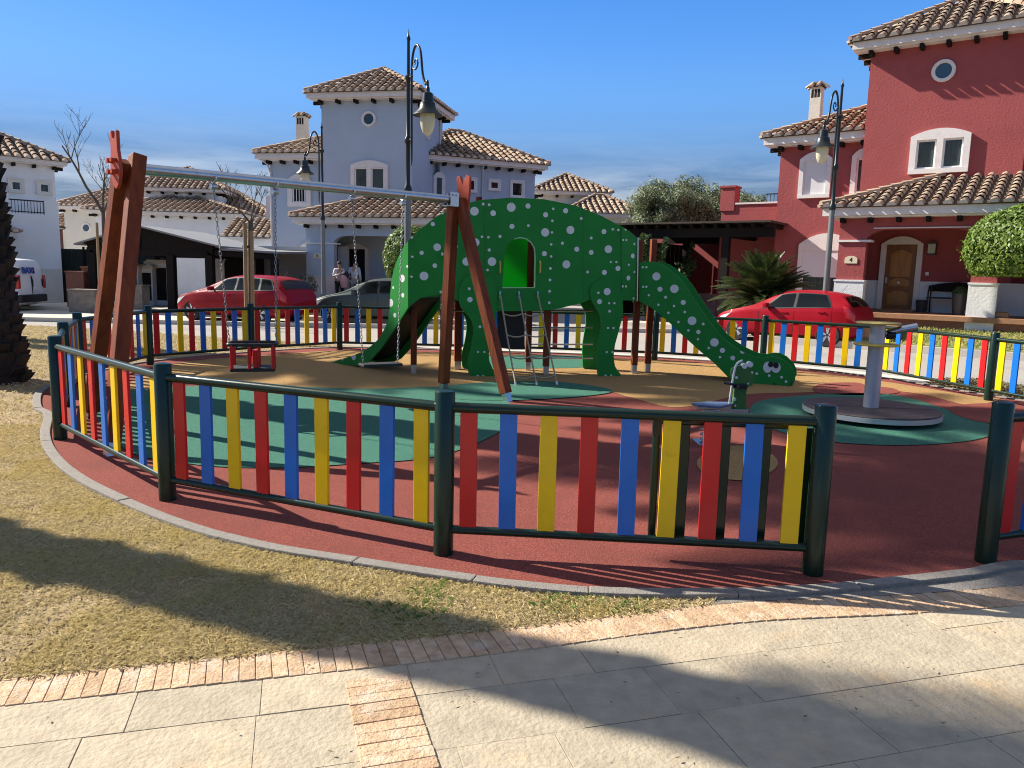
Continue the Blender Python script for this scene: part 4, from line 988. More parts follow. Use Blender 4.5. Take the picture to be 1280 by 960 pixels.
def villa(root, q):
    """tower with porch in front and a lower wing on the left; x right along the front, y back"""
    z0, ze, W, Dd = q['z0'], q['ze'], q['W'], q['D']; mw = q['wall']
    wallbox(root, 0, W, 0, Dd, q['zg'] - .3, ze + .03, mw)
    tops, zt = hiproof(root, 0, W, 0, Dd, ze, ov=.5, slope=.56, seed=q['seed'], sides='FLR', rspace=.68)
    oculus(root, 0, q['ox'], q['oz']); window(root, 0, *q['win2'], nl=2, fill='curtain', head=.3, fw=.17, proud=.10)
    # porch
    px0, px1, py, pe = q['px0'], q['px1'], q['pdep'], q['pe']; wf = -py + .3
    ex0, ex1, ey = px0 - .45, px1 + .45, -py - .15
    T, P = MB(), MB(); run = py + .15; rise = run * .37; zt = pe + .26
    tiles(T, P, (ex0, ey, zt), (ex1, ey, zt), (0, 1, 0), run - .01, rise, True, True, seed=q['seed'] + 11)
    tiles(T, P, (ex0, -.01, zt), (ex0, ey, zt), (1, 0, 0), run, rise, False, True, seed=q['seed'] + 12)
    tiles(T, P, (ex1, ey, zt), (ex1, -.01, zt), (-1, 0, 0), run, rise, True, False, seed=q['seed'] + 13)
    ridge(T, (ex0, ey, zt + .07), (ex0 + run, -.02, zt + rise + .07)); ridge(T, (ex1, ey, zt + .07), (ex1 - run, -.02, zt + rise + .07))
    pr = P.build('porch_roof', K['pan'], root); T.build('roof_tiles', [K['tile'], K['mortar']], pr, 50)
    E_ = MB(); E_.bb(ex0 + .04, ex1 - .04, ey + .04, -.004, pe + .05, zt + .012); E_.bb(ex0 + .16, ex1 - .16, ey + .16, -.004, pe, pe + .047); E_.build('porch_eaves', K['trim'], root)
    fy = -py + .30      # face of the porch front wall
    nn = int((px1 - px0) / .68)
    for i in range(nn + 1):
        m = MB(); m.box((px0 + .1 + (px1 - px0 - .2) * i / nn, fy - .155, pe - .068), (.1, .3, .13)); m.build('rafter_end', K['beamdark'], root)
    arch_wall(root, q['open'], px0, px1, z0 + .88, pe - .003, fy, fy + .28, mw, q['spring'], .55)
    # white dado under the piers and along the back wall
    cur = px0
    for a, b in list(q['open']) + [(px1, None)]: mb = MB(); mb.bb(cur - .03, a + .03, fy - .03, fy + .31, z0 - .45, z0 + .849); mb.bb(cur - .05, a + .05, fy - .05, fy + .33, z0 + .849, z0 + .90); mb.build('porch_dado', q['dado'], root); cur = b
    dx0, dx1, dz = q['door']
    for a, b in ((px0 + .1, dx0 - .13), (dx1 + .13, px1)): mb = MB(); mb.bb(a, b, -.03, .0, z0, z0 + .86); mb.bb(a, b, -.05, .0, z0 + .86, z0 + .90); mb.build('dado', q['dado'], root)
    # side wall of the porch at its left end
    mb = MB(); mb.bb(px0, px0 + .25, fy + .28, -.001, z0 + .9, pe); mb.build('porch_wall', mw, root)
    mb = MB(); mb.bb(px0 - .02, px0 + .27, fy + .31, -.002, z0 - .3, z0 + .898); mb.build('porch_dado', q['dado'], root)
    # imposts
    mb = MB(); a, b = px0, q['open'][0][0]; mb.bb(a - .05, b + .14, fy - .05, fy + .33, q['spring'] - .04, q['spring'] + .02); mb.build('impost', K['trim'], root)
    # floor and step
    mb = MB(); mb.bb(px0 - .1, px1, fy - .12, -.002, z0 - .14, z0); mb.build('porch_floor', K['terracotta'], root, bevel=.01)
    mb = MB(); mb.bb(px0 - .25, px1, fy - .02, fy + .3, z0 - .6, z0 - .143); mb.build('porch_base', K['brickwall'], root)
    mb = MB(); mb.bb(dx0 - .3, dx1 + .3, -.24, -.06, z0, z0 + .05); mb.build('step', K['terracotta'], root)
    # door
    mb = MB(); f = .15; mb.bb(dx0 - f, dx0, -.12, .0, z0, z0 + dz); mb.bb(dx1, dx1 + f, -.12, .0, z0, z0 + dz); arch_head(mb, dx0 - f, dx1 + f, z0 + dz, .24, -.12, .12, .14); df = mb.build('door_frame', K['trim'], root)
    if q.get('dooropen'):
        mb = MB(); mb.bb(dx0, dx1, -.03, -.002, z0 + .05, z0 + dz); mb.build('open_doorway', K['dark'], root)
        mb = MB(); mb.box((dx0 + .04, -.02 - .25, z0 + dz / 2), (.05, .5, dz - .1), 0); mb.build('door', K['door'], root)
    else:
        mb = MB(); mb.bb(dx0, dx1, -.05, .0, z0 + .05, z0 + dz); dr = mb.build('door', K['door'], root)
        mb = MB(); w = dx1 - dx0; c = (dx0 + dx1) / 2
        def pnl(x0_, x1_, za, zb, bul):
            k = 8; pts = [(x0_, -.05, za), (x1_, -.05, za)] + [(lerp(x1_, x0_, i / k), -.05, zb + bul * math.sin(PI * i / k)) for i in range(k + 1)]
            mb.prism(pts, (0, -.022, 0)); cx, cz = c, (za + zb) / 2
            mb.prism([(cx + (p[0] - cx) * .78, -.072, cz + (p[2] - cz) * .84) for p in pts], (0, -.012, 0))
        pnl(dx0 + w * .16, dx1 - w * .16, z0 + 1.02, z0 + dz - .28, .12); pnl(dx0 + w * .16, dx1 - w * .16, z0 + .74, z0 + .90, .09); pnl(dx0 + w * .16, dx1 - w * .16, z0 + .18, z0 + .52, .09)
        mb.build('door_panels', K['doorpanel'], dr, bevel=.006)
        mb = MB(); mb.cyl((c, -.07, z0 + .85), (c, -.13, z0 + .85), .035, n=12); mb.build('knob', K['steel'], dr, 40)
        mb = MB(); mb.bb(dx0 + .04, dx0 + .09, -.08, -.05, z0 + .82, z0 + 1.0); mb.build('handle', K['steel'], dr)
    plaque(root, *q['plaque'][:1], fy - .001, q['plaque'][1], q['plaque'][2])
    # left wing
    l0, ly, ld, le = q['l0'], q['ly'], q['ld'], q['le']
    wallbox(root, l0, -.001, ly, ly + ld, q['zg'] - .3, le + .03, mw)
    # roof of the wing: hip at the left, running into the tower on the right
    X0, Y0, Y1 = l0 - .5, ly - .5, ly + ld + .5; zt = le + .26; run = (Y1 - Y0) / 2; rise = run * .42
    T, P = MB(), MB(); tiles(T, P, (X0, Y0, zt), (-.004, Y0, zt), (0, 1, 0), run, rise, True, False, seed=q['seed'] + 21)
    tiles(T, P, (X0, Y1, zt), (X0, Y0, zt), (1, 0, 0), run, rise, True, True, seed=q['seed'] + 22)
    ridge(T, (X0, Y0, zt + .07), (X0 + min(run, -X0), Y0 + min(run, -X0), zt + min(rise, -X0 * .42) + .07))
    wr = P.build('wing_roof', K['pan'], root); T.build('roof_tiles', [K['tile'], K['mortar']], wr, 50)
    E_ = MB(); E_.bb(X0 + .05, -.003, Y0 + .05, Y1 - .05, le + .05, zt + .012); E_.bb(X0 + .16, -.003, Y0 + .16, Y1 - .16, le, le + .047); E_.build('wing_eaves', K['trim'], root)
    nn = int(-l0 / .62)
    for i in range(nn + 1):
        m = MB(); m.box((l0 + .06 + (-l0 - .16) * i / nn, ly - .183, le - .068), (.1, .36, .13)); m.build('rafter_end', K['beamdark'], root)
    for i in range(4):
        m = MB(); m.box((l0 - .183, ly + .06 + i * .8, le - .068), (.36, .1, .13)); m.build('rafter_end', K['beamdark'], root)
    for w in q['lwin']: window(root, ly, *w[0], **w[1])
    chimney(root, *q['chim'], m=q['chimmat'], parent=wr)
    if q.get('downpipe'):
        mb = MB(); mb.tube([(l0 - .3, ly - .42, le + .1), (l0 - .02, ly - .2, le - .12), (l0 + .06, ly - .06, le - .5), (l0 + .06, ly - .06, z0)], .045, 8); mb.build('downpipe', K['gutter'], root, 60)
    if q.get('lwall'):
        pass
# ---------------------------------------------------------------- the red house
a_ = R(36); o_ = Dp(1080, 388, 24.0); tv = Vector((math.cos(a_), -math.sin(a_), 0))
o_ = Vector((o_.x, o_.y, 0)) + tv * -.43
red = thing('red_house', 'dark red stucco house with tiled tower, wooden front door and porch', 'house', (o_.x, o_.y, 0), -a_)
villa(red, dict(z0=.78, zg=0, ze=8.42, W=4.15, D=4.6, wall=K['stucco_red'], dado=K['stucco_white'], seed=5, ox=1.98, oz=7.66, win2=(1.31, 2.85, 4.80, 6.06),
    px0=.05, px1=8.2, pdep=2.5, pe=3.40, open=[(.78, 3.42), (4.02, 7.4)], spring=2.78, door=(.93, 1.77, 1.98), plaque=(.42, 2.24, '4'),
    l0=-2.68, ly=.6, ld=5.6, le=5.95, lwin=[((-2.02, -1.02, 4.28, 5.74), dict(nl=1, fill='shutter', fw=.14, head=.3, drop=.14)), ((-.42, .25, 4.28, 5.74), dict(nl=1, fw=.15, head=.3, drop=.14)), ((-1.85, -.12, .78, 3.15), dict(nl=1, fw=.15, head=.55, fill='curtain', drop=.22))], chim=(-2.5, 3.6, 6.6, 8.42, .38), chimmat=K['stucco_cream']))
# roller blind half way down over the big lower window
mb = MB(); mb.bb(-1.70, -.27, .6 - .06, .6 - .038, 1.74, 2.6); mb.build('shutter', K['shutter'], red)
# right-hand wing set back beside the tower, mostly outside the picture
wallbox(red, 4.151, 9.5, .9, 6, -.3, 6.0, K['stucco_red']); window(red, .9, 4.5, 5.9, 4.3, 5.7, nl=2)
mb = MB(); mb.bb(4.2, 9.5, .4, .9, 6.0, 6.24); mb.build('eaves', K['trim'], red)
# lantern, doorbell and porch light
mb = MB(); mb.bb(2.05, 2.25, -.16, -.04, 2.50, 2.78); lt = mb.build('wall_lantern', K['lampglass'], red)
mb = MB()
for x in (2.04, 2.25): mb.bb(x, x + .012, -.175, -.02, 2.48, 2.8)
mb.bb(2.02, 2.28, -.18, -.02, 2.79, 2.82); mb.bb(2.02, 2.28, -.18, -.02, 2.46, 2.482); mb.build('lantern_frame', K['iron'], lt)
mb = MB(); mb.bb(2.03, 2.12, -.02, 0, 1.86, 1.96); mb.build('switch', K['white'], red)
# awning rail across the arch
mb = MB(); mb.tube([(.95, -2.235, 3.12), (3.3, -2.235, 3.12)], .018, 6); mb.build('awning_rail', K['trim'], red)
# wall light on the corner of the wing
mb = MB(); mb.lathe([(.0, 0), (.05, .02), (.07, .2), (.03, .3), (0, .32)], (-.1, .48, 3.6), 10); mb.build('wall_lamp', K['white'], red, 50)
# terrace block on the left with parapet and pier (further back)
def parapet_block(root, x0, x1, y0, y1, z1):
    wallbox(root, x0, x1, y0, y1, -.3, z1 - .28, K['stucco_red']); mb = MB(); mb.bb(x0, x1, y0, y0 + .25, z1 - .277, z1 - .06); mb.build('parapet', K['stucco_red'], root)
    mb = MB(); mb.bb(x0 + .5, x1, y0 - .04, y0 + .29, z1 - .06, z1); mb.build('parapet_cap', K['trim'], root)
    mb = MB(); mb.bb(x0 - .05, x0 + .48, y0 - .05, y0 + .5, z1 - .277, z1 + .55); mb.bb(x0 - .09, x0 + .52, y0 - .09, y0 + .54, z1 + .55, z1 + .62); mb.build('pier', K['stucco_red'], root)
parapet_block(red, -5.15, -2.681, 2.0, 7.0, 4.35)
mb = MB(); mb.bb(-3.4, -2.85, 5.2, 5.7, 4.1, 4.85); mb.bb(-3.45, -2.8, 5.15, 5.75, 4.85, 4.92); mb.build('pier', K['stucco_red'], red)
mb = MB()
for i in range(14): mb.cyl((-4.6 + i * .14, 5.3, 4.1), (-4.6 + i * .14, 5.3, 4.95), .012, n=5)
mb.bb(-4.65, -2.7, 5.28, 5.32, 4.95, 4.99); mb.build('roof_railing', K['black'], red)
wallbox(red, -3.9, -1.6, 7.2, 10, 0, 6.1, K['stucco_red']); hiproof(red, -3.9, -1.6, 7.2, 10, 6.1, ov=.4, seed=44, rafters=False)
# ---------------------------------------------------------------- the grey-blue house
a_ = R(11.3); o_ = Dp(403, 250, 33.0); gtv = Vector((math.cos(a_), -math.sin(a_), 0))
grey = thing('grey_house', 'pale blue-grey house with a tall tiled tower, round window and open front door', 'house', (o_.x, o_.y, 0), -a_)
villa(grey, dict(z0=.42, zg=0, ze=8.45, W=3.95, D=4.2, wall=K['stucco_grey'], dado=K['stucco_pink'], seed=60, ox=2.08, oz=7.72, win2=(1.3, 2.92, 4.72, 6.08),
    px0=.32, px1=7.0, pdep=2.5, pe=3.33, open=[(1.50, 4.3), (4.9, 6.6)], spring=2.62, door=(1.05, 1.93, 2.05), plaque=(.80, 2.12, '8'),
    l0=-2.7, ly=.6, ld=5.4, le=6.15, lwin=[((-1.86, -.78, 4.25, 5.62), dict(nl=1, fw=.22, head=.34, fill='dark', bars=True, drop=.16)), ((-1.35, .1, .42, 2.85), dict(nl=1, fw=.2, head=.35, drop=.2))], chim=(-2.35, 3.0, 6.6, 8.45, .42), chimmat=K['stucco_cream'], downpipe=True, dooropen=True))
oc = MB(); M_ = Matrix.Rotation(PI / 2, 3, 'Y')
oc.lathe([(.2, -.01), (.22, .07), (.29, .07), (.31, -.01)], (3.95, 1.9, 7.5), 28, 0, M_); oc.build('round_window', K['trim'], grey, 40)
# the wing turned to the right
B_ = Matrix.Rotation(R(36.8), 4, 'Z')
sub = MB()
wing = thing('tmp', None, None)
bpy.data.objects.remove(wing)
def turned(ob, M):
    ob.data.transform(M)
    for c in ob.children: turned(c, M)
before = set(grey.children)
wallbox(grey, 0, 4.75, 0, 5, -.3, 6.43, K['stucco_grey'])
X0_, X1_ = -1.2, 4.75
hiproof(grey, X0_, X1_, 0, 5.4, 6.40, ov=.5, seed=80, sides='FR', rspace=.66)
for (x0, x1, za, zb) in ((1.1, 1.8, 5.2, 5.88), (2.35, 2.98, 5.35, 5.88), (3.45, 4.2, 5.1, 5.92)): window(grey, 0, x0, x1, za, zb, nl=1, fw=.1, head=.1, arch=False, proud=.06, fill='dark')
window(grey, 0, -.3, .25, 4.4, 6.0, nl=1, fw=.1, head=.2, proud=.06)
mb = MB(); mb.tube([(1.95, -.42, 6.4), (1.95, -.3, 6.25), (2.05, -.06, 5.95), (2.05, -.06, 4.4)], .04, 8); mb.build('downpipe', K['gutter'], grey, 60)
Mw = Matrix.Translation(Vector((4.2, 3.0, 0))) @ Matrix.Rotation(R(36.8), 4, 'Z')
for c in [c for c in grey.children if c not in before]: turned(c, Mw)
mb = MB(); mb.tube([(3.99, 3.7, 8.4), (3.99, 3.7, 5)], .045, 8); mb.build('downpipe', K['gutter'], grey, 60)

# ---------------------------------------------------------------- plain villas further back
def block_house(name, label, o, rz, boxes, m, winds=(), parent=None, pw=.33):
    root = thing(name, label, 'house', (o.x, o.y, 0), rz)
    for i, bx_ in enumerate(boxes):
        x0, x1, y0, y1, z1, ov, raf = bx_[:7]; slp = bx_[7] if len(bx_) > 7 else .5
        wallbox(root, x0, x1, y0, y1, -.4, z1 + .03, m); hiproof(root, x0, x1, y0, y1, z1, ov=ov, slope=slp, seed=100 + 7 * i, rafters=raf, rspace=.75, fas=.2, pw=pw, sides='FLR')
    return root
# white house at the left edge: its gable side faces the street corner
o3 = Dp(75, 330, 33.5)
wh = block_house('white_house', 'white two storey house at the left edge with a small iron balcony, behind the van', Vector((o3.x, o3.y, 0)), R(45), [(-9, 0, 0, 6, 5.62, .45, True)], K['stucco_white'])
for x0, x1 in ((-1.75, -1.15), (-.72, -.12)): window(wh, 0, x0, x1, 4.42, 5.02, nl=1, fw=.12, head=.12, arch=False, proud=.07, fill='curtain', trim='stucco_cream')
mb = MB(); mb.bb(-9, -.25, -1.2, -.002, -.3, 3.55); mb.bb(-2.75, -2.0, -1.2, -.9, 3.55, 4.3); mb.bb(-.75, -.25, -1.2, -.9, 3.55, 4.12); mb.build('balcony_wall', K['stucco_white'], wh)
mb = MB()
for i in range(12): mb.cyl((-2 + i * .112, -1.1, 3.52), (-2 + i * .112, -1.1, 4.05), .012, n=5)
mb.bb(-2.0, -.75, -1.12, -1.08, 4.05, 4.1); mb.bb(-2.0, -.75, -1.12, -1.08, 3.6, 3.64); mb.build('balcony_railing', K['black'], wh)
T, P = MB(), MB(); tiles(T, P, (-6, -2.2, 2.75), (-1.9, -2.2, 2.75), (0, 1, 0), 1, .42, False, True, seed=9); tiles(T, P, (-1.9, -2.2, 2.75), (-1.9, -1.21, 2.75), (-1, 0, 0), 1, .42, True, False, seed=10)
pr = P.build('porch_roof', K['pan'], wh); T.build('roof_tiles', [K['tile'], K['mortar']], pr, 50)
mb = MB(); mb.bb(-6, -1.98, -2.1, -1.205, 2.58, 2.74); mb.build('porch_eaves', K['trim'], wh)
mb = MB(); mb.bb(-6, -2.1, -2.0, -1.21, 2.40, 2.577); mb.build('porch_beam', K['beamdark'], wh)
mb = MB(); mb.bb(-.2, .05, -.06, -.002, -.2, 1.5); mb.bb(-3, -.3, -1.26, -1.201, -.2, 1.35); mb.build('dado', K['stucco_cream'], wh)
wallbox(wh, -.6, .6, 4.6, 6.2, 0, 3.2, K['brickwall'], 'brick_wall')
mb = MB(); mb.bb(-.003, .5, 1.2, 1.5, 0, 3.1); mb.build('brick_wall', K['brickwall'], wh)
T, P = MB(), MB(); tiles(T, P, (0, 1.0, 3.12), (.6, 1.0, 3.12), (0, 1, 0), .5, .1, False, False, seed=12); P.build('wall_coping', K['pan'], wh); 
# cream house behind it
o4 = Dp(78, 300, 47); ch = block_house('cream_house', 'small cream house with one round window, behind the bare tree on the left', Vector((o4.x, o4.y, 0)), R(-4), [(.2, 4.0, 0, 4.5, 4.75, .45, True), (-3, .1, 1.0, 5, 3.4, .4, False)], K['stucco_cream'])
oculus(ch, 0, 1.55, 3.7, .30)
# white villas behind the carport
o5 = Dp(172, 300, 44); v1 = block_house('white_villa', 'low white villa with two stepped hipped tile roofs behind the carport', Vector((o5.x, o5.y, 0)), R(6), [(-2.2, 5.6, 0, 7.0, 4.35, .5, True, .29), (-1.2, 3.7, 3.2, 8, 5.95, .5, True)], K['stucco_white'])
o6 = Dp(276, 300, 48); v2 = block_house('white_villa', 'pale villa with a dark shaded roof and roof terrace left of the grey house', Vector((o6.x, o6.y, 0)), R(4), [(-3, 2.9, 0, 5, 4.5, .4, True)], K['stucco_pink'])
wallbox(v2, 2.95, 6.5, -.6, 5, 0, 4.6, K['stucco_pink']); mb = MB(); mb.bb(2.95, 4.3, -.7, -.4, 4.6, 5.9); mb.bb(4.3, 6.6, -.7, -.5, 5.0, 5.12)
for i in range(9): mb.cyl((4.45 + i * .25, -.6, 4.6), (4.45 + i * .25, -.6, 5.0), .06, n=8)
mb.build('terrace_parapet', K['stucco_pink'], v2); chimney(v2, 5.4, 1.2, 4.6, 7.0, .7, K['stucco_pink'])
# small lean-to tile roof at the foot of the grey house
o7 = Dp(290, 300, 38); lt7 = thing('garden_store', 'low lean-to with a sunlit tile roof between the carport and the grey house', 'shed', (o7.x - .6, o7.y, 0), R(4))
T, P = MB(), MB(); tiles(T, P, (0, 0, 3.05), (4.2, 0, 3.05), (0, 1, 0), 2.5, 1.0, False, False, seed=15); rf7 = P.build('roof', K['pan'], lt7); T.build('roof_tiles', [K['tile'], K['mortar']], rf7, 50)
wallbox(lt7, .1, 4.1, .3, 2.5, -.3, 3.0, K['stucco_white'])
# cream villas right of the grey house
o8 = Dp(672, 300, 46); v3 = block_house('cream_villa', 'cream villa with a hipped tile tower beyond the dinosaur, right of the grey house', Vector((o8.x, o8.y, 0)), R(8), [(.1, 3.8, 0, 4.2, 6.2, .5, True), (1.2, 5.2, -3.4, 0, 4.75, .45, False), (4.3, 10, -2.4, 3.5, 4.0, .4, True)], K['stucco_cream'])
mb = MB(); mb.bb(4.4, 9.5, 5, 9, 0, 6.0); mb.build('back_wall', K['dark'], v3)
# ---------------------------------------------------------------- carport on the left
cp = Dp(180, 370, 27.5); cp = Vector((cp.x, cp.y, 0))
cr = thing('carport', 'black timber carport with a low gabled pale roof, behind the red estate car', 'carport', tuple(cp), R(-3))
def cx_(u, Y=27.5): return (u - 640) / FPX * Y * 1.0 - cp.x
gx0, gx1, gp = -1.95, 2.6, .0
ze_, zp_ = 2.22, 2.80
mb = MB()
for y in (0, 4.6): 
    mb.beam((gx0, y, ze_), (gp, y, zp_), .14, .2); mb.beam((gp, y, zp_), (gx1, y, ze_), .14, .2); mb.beam((gx0 + .2, y, 2.04), (gx1 - .2, y, 2.04), .16, .22); mb.beam((gp, y, 2.1), (gp, y, zp_ - .1), .12, .12)
    mb.beam((gp, y, 2.14), (gx0 / 2, y, (ze_ + zp_) / 2 - .05), .1, .1); mb.beam((gp, y, 2.14), (gx1 / 2, y, (ze_ + zp_) / 2 - .05), .1, .1)
mb.beam((gx0, 0, 2.1), (gx0, 4.6, 2.1), .15, .18); mb.beam((gx1, 0, 2.1), (gx1, 4.6, 2.1), .15, .18)
mb.build('roof_frame', K['beamdark'], cr)
mb = MB(); ov = .35
for s_, gx in ((-1, gx0), (1, gx1)):
    ex = gx + s_ * ov; ez = ze_ - (zp_ - ze_) / abs(gx) * ov
    mb.prism([(gp, -.3, zp_ + .13), (ex, -.3, ez + .13), (ex, 5, ez + .13), (gp, 5, zp_ + .13)], (0, 0, .06))
mb.build('roof', K['carroof'], cr)
mb = MB()
for s_, gx in ((-1, gx0), (1, gx1)): mb.prism([(gp, -.25, zp_ + .08), (gx, -.25, ze_ + .08), (gx, 4.9, ze_ + .08), (gp, 4.9, zp_ + .08)], (0, 0, .045))
mb.prism([(gx0, -.06, 2.1), (gx1, -.06, 2.1), (gp, -.06, zp_ + .05)], (0, .03, 0)); mb.build('shade_lining', K['beamdark'], cr)  # dark sheets added below the pale roof to stand for its shaded underside
for x, y in ((gx0 + .15, 0), (1.05, 0), (gx1 - .15, 0), (gx0 + .15, 4.6), (gx1 - .15, 4.6)):
    mb = MB(); mb.bb(x - .13, x + .13, y - .13, y + .13, -.1, 2.0); mb.build('post', K['beamdark'], cr)
# its flat extension towards the grey house
mb = MB(); mb.prism([(gx1 + .36, -.2, 2.18), (gx1 + 2.2, .3, 2.12), (gx1 + 2.2, 4.8, 2.22), (gx1 + .36, 5, 2.28)], (0, 0, .07)); mb.build('roof', K['carroof'], cr)
mb = MB(); mb.beam((gx1 + .1, -.1, 2.08), (gx1 + 2.1, .38, 2.0), .12, .2); mb.bb(gx1 + 1.9, gx1 + 2.12, .3, .55, -.1, 1.95); mb.build('post', K['beamdark'], cr)
# wall with doors behind it
gw_ = thing('garage_wall', 'white garage wall with a dark arched gate and a grey roller door under the carport', 'wall', (cp.x, cp.y + 4.9, 0), R(-3))
mb = MB(); mb.bb(.3, 2.3, 0, .25, -.2, 2.55); mb.bb(2.3, 6.3, 0, .25, -.2, .5); mb.bb(5.9, 6.3, 0, .25, .5, 2.55); mb.build('wall', K['stucco_white'], gw_)
mb = MB(); mb.bb(2.3, 5.9, .06, .12, .5, 2.5)
for i in range(16): mb.bb(2.3, 5.9, .04, .06, .55 + i * .12, .64 + i * .12)
mb.build('roller_door', mat('grey_roller_door', (.36, .36, .37), .6), gw_)
mb = MB(); k = 10; mb.prism([(1.1, -.03, 0), (2.0, -.03, 0)] + [(1.55 + .45 * math.cos(PI * i / k), -.03, 1.75 + .3 * math.sin(PI * i / k)) for i in range(k + 1)], (0, .028, 0)); mb.build('gate', K['dark'], gw_)
mb = MB(); mb.prism([(.95, -.05, 1.78), (1.02, -.05, 1.78)] + [(1.55 + .53 * math.cos(PI - PI * i / k), -.05, 1.78 + .38 * math.sin(PI * i / k)) for i in range(k + 1)] + [(2.15, -.05, 1.78)] + [(1.55 + .68 * math.cos(PI * i / k), -.05, 1.78 + .52 * math.sin(PI * i / k)) for i in range(k + 1)], (0, .04, 0)); mb.build('brick_arch', K['brickwall'], gw_)
# white utility cabinets
for i, (u0, u1, vt, vb, lab) in enumerate(((152, 170, 332, 366, 'lowest'), (172, 188, 333, 364, 'middle'), (186, 207, 327, 361, 'tallest'))):
    Y = 29.5 + i * .35; p0, p1 = Dp(u0, vb, Y), Dp(u1, vt, Y); cxm = (p0.x + p1.x) / 2; w = (p1.x - p0.x) + .12; h = p1.z
    ct = thing('meter_cabinet', 'white rendered meter cabinet with a black door, %s of the three under the carport' % lab, 'cabinet', (cxm, Y, 0), 0, 'meter cabinets under the carport')
    mb = MB(); mb.bb(-w / 2, w / 2, 0, .5, -.1, h - .1); mb.build('body', K['stucco_white'], ct)
    mb = MB(); mb.bb(-w / 2 - .06, w / 2 + .06, -.08, .56, h - .1, h); mb.bb(-w / 2 + .02, w / 2 - .02, -.03, .5, h, h + .06); mb.build('coping', K['stucco_cream'], ct)
    mb = MB(); mb.bb(-w / 2 + .1, w / 2 - .06, -.02, .0, .25, h - .25); mb.build('door', K['dark'], ct)
# dark garden fence on the left and low walls by the carport
fo = Dp(88, 340, 33); gf = thing('garden_fence', 'tall dark green mesh garden fence between the white house and the carport', 'fence', (fo.x, fo.y, 0))
mb = MB(); mb.bb(-1.1, 4.2, 0, .05, -.1, 2.2)
for i in range(44): mb.bb(-1.1 + i * .12, -1.07 + i * .12, -.02, .0, 0, 2.2)
mb.build('panel', mat('dark_fence_mesh', (.02, .025, .02), .8), gf)
mb = MB()
for i in range(4): mb.bb(-1.1 + i * 1.7, -1.02 + i * 1.7, -.08, -.021, -.1, 2.3)
mb.build('posts', K['beamdark'], gf)
def lowwall(name, label, u0, u1, vt, vb, Y, m, dep=.6):
    p0, p1 = Dp(u0, vb, Y), Dp(u1, vt, Y); t = thing(name, label, 'wall', ((p0.x + p1.x) / 2, Y, 0)); w = p1.x - p0.x
    mb = MB(); mb.bb(-w / 2, w / 2, 0, dep, -.15, p1.z); mb.build('wall', m, t, bevel=.02)
    mb = MB(); mb.bb(-w / 2 - .03, w / 2 + .03, -.03, dep + .03, p1.z, p1.z + .05); mb.build('coping', m, t); return t
lowwall('brick_wall', 'low red brick wall behind the rubble plinth, left of the carport', 83, 104, 341, 366, 27.6, K['brickwall']); lowwall('brick_pier', 'taller red brick pier beside the low brick wall', 103, 113, 335, 364, 27.9, K['brickwall'])
lowwall('stone_plinth', 'rubble stone plinth in front of the red brick wall', 86, 119, 364, 383, 26.4, K['stonewall']); lowwall('brick_pier', 'red brick pier half hidden behind the swing leg', 120, 130, 335, 366, 27.9, K['brickwall'])
lowwall('stone_plinth', 'small rubble stone plinth right of the swing leg', 164, 177, 358, 372, 27.0, K['stonewall'])
# ---------------------------------------------------------------- pergola left of the red house
pg = Dp(903, 380, 26.0); pg = Vector((pg.x, pg.y, 0))
pr_ = thing('pergola', 'dark brown timber pergola carport joined to the left side of the red house', 'carport', tuple(pg), R(-36))
zt_ = Dp(903, 285, 26).z
mb = MB(); mb.bb(-.12, .12, -.12, .12, -.1, zt_ - .3); mb.build('post', K['beamdark'], pr_)
mb = MB(); mb.bb(-.12, .12, 4.4, 4.64, -.1, zt_ - .3); mb.build('post', K['beamdark'], pr_)
mb = MB(); mb.bb(-3.5, -3.26, 4.4, 4.64, -.1, zt_ - .3); mb.build('post', K['beamdark'], pr_)
mb = MB(); mb.bb(-4.2, 1.6, -.15, .05, zt_ - .3, zt_); mb.bb(-4.2, 1.6, 4.45, 4.65, zt_ - .3, zt_); mb.bb(-.1, .1, .06, 4.44, zt_ - .3, zt_ - .02)
for i in range(14): x = -4.1 + i * .42; mb.bb(x, x + .1, -.4, 5, zt_ + .001, zt_ + .14)
mb.build('beams', K['beamdark'], pr_)
mb = MB()
for i in range(16): mb.bb(-4.2, -4.15, .1 + i * .42, .5 + i * .42, .05, zt_ - .31)
mb.build('added_sun_screen', K['beamdark'], pr_)  # boards added on this side to keep the low sun off the back wall
mb = MB(); mb.bb(-4.4, 1.6, -.5, 6.9, zt_ + .142, zt_ + .2); mb.build('roof', mat('brown_reed_roof', (.06, .045, .035), .9, var=.3, vscale=20), pr_)  # roof drawn deeper than its beams to shade the back wall
# wall and odds and ends in its shade
bw = thing('garden_wall', 'dark shaded red garden wall with a white base at the back of the pergola', 'wall', (pg.x + 1.2 + 1.6, pg.y + 5.6 + .6, 0), R(-36))
mb = MB(); mb.bb(-7.4, 3, 0, .2, -.1, zt_); mb.build('wall', K['stucco_red'], bw)
mb = MB(); mb.bb(-2.2, -1.1, -.25, -.003, 0, .95); mb.build('white_base', K['stucco_white'], bw)
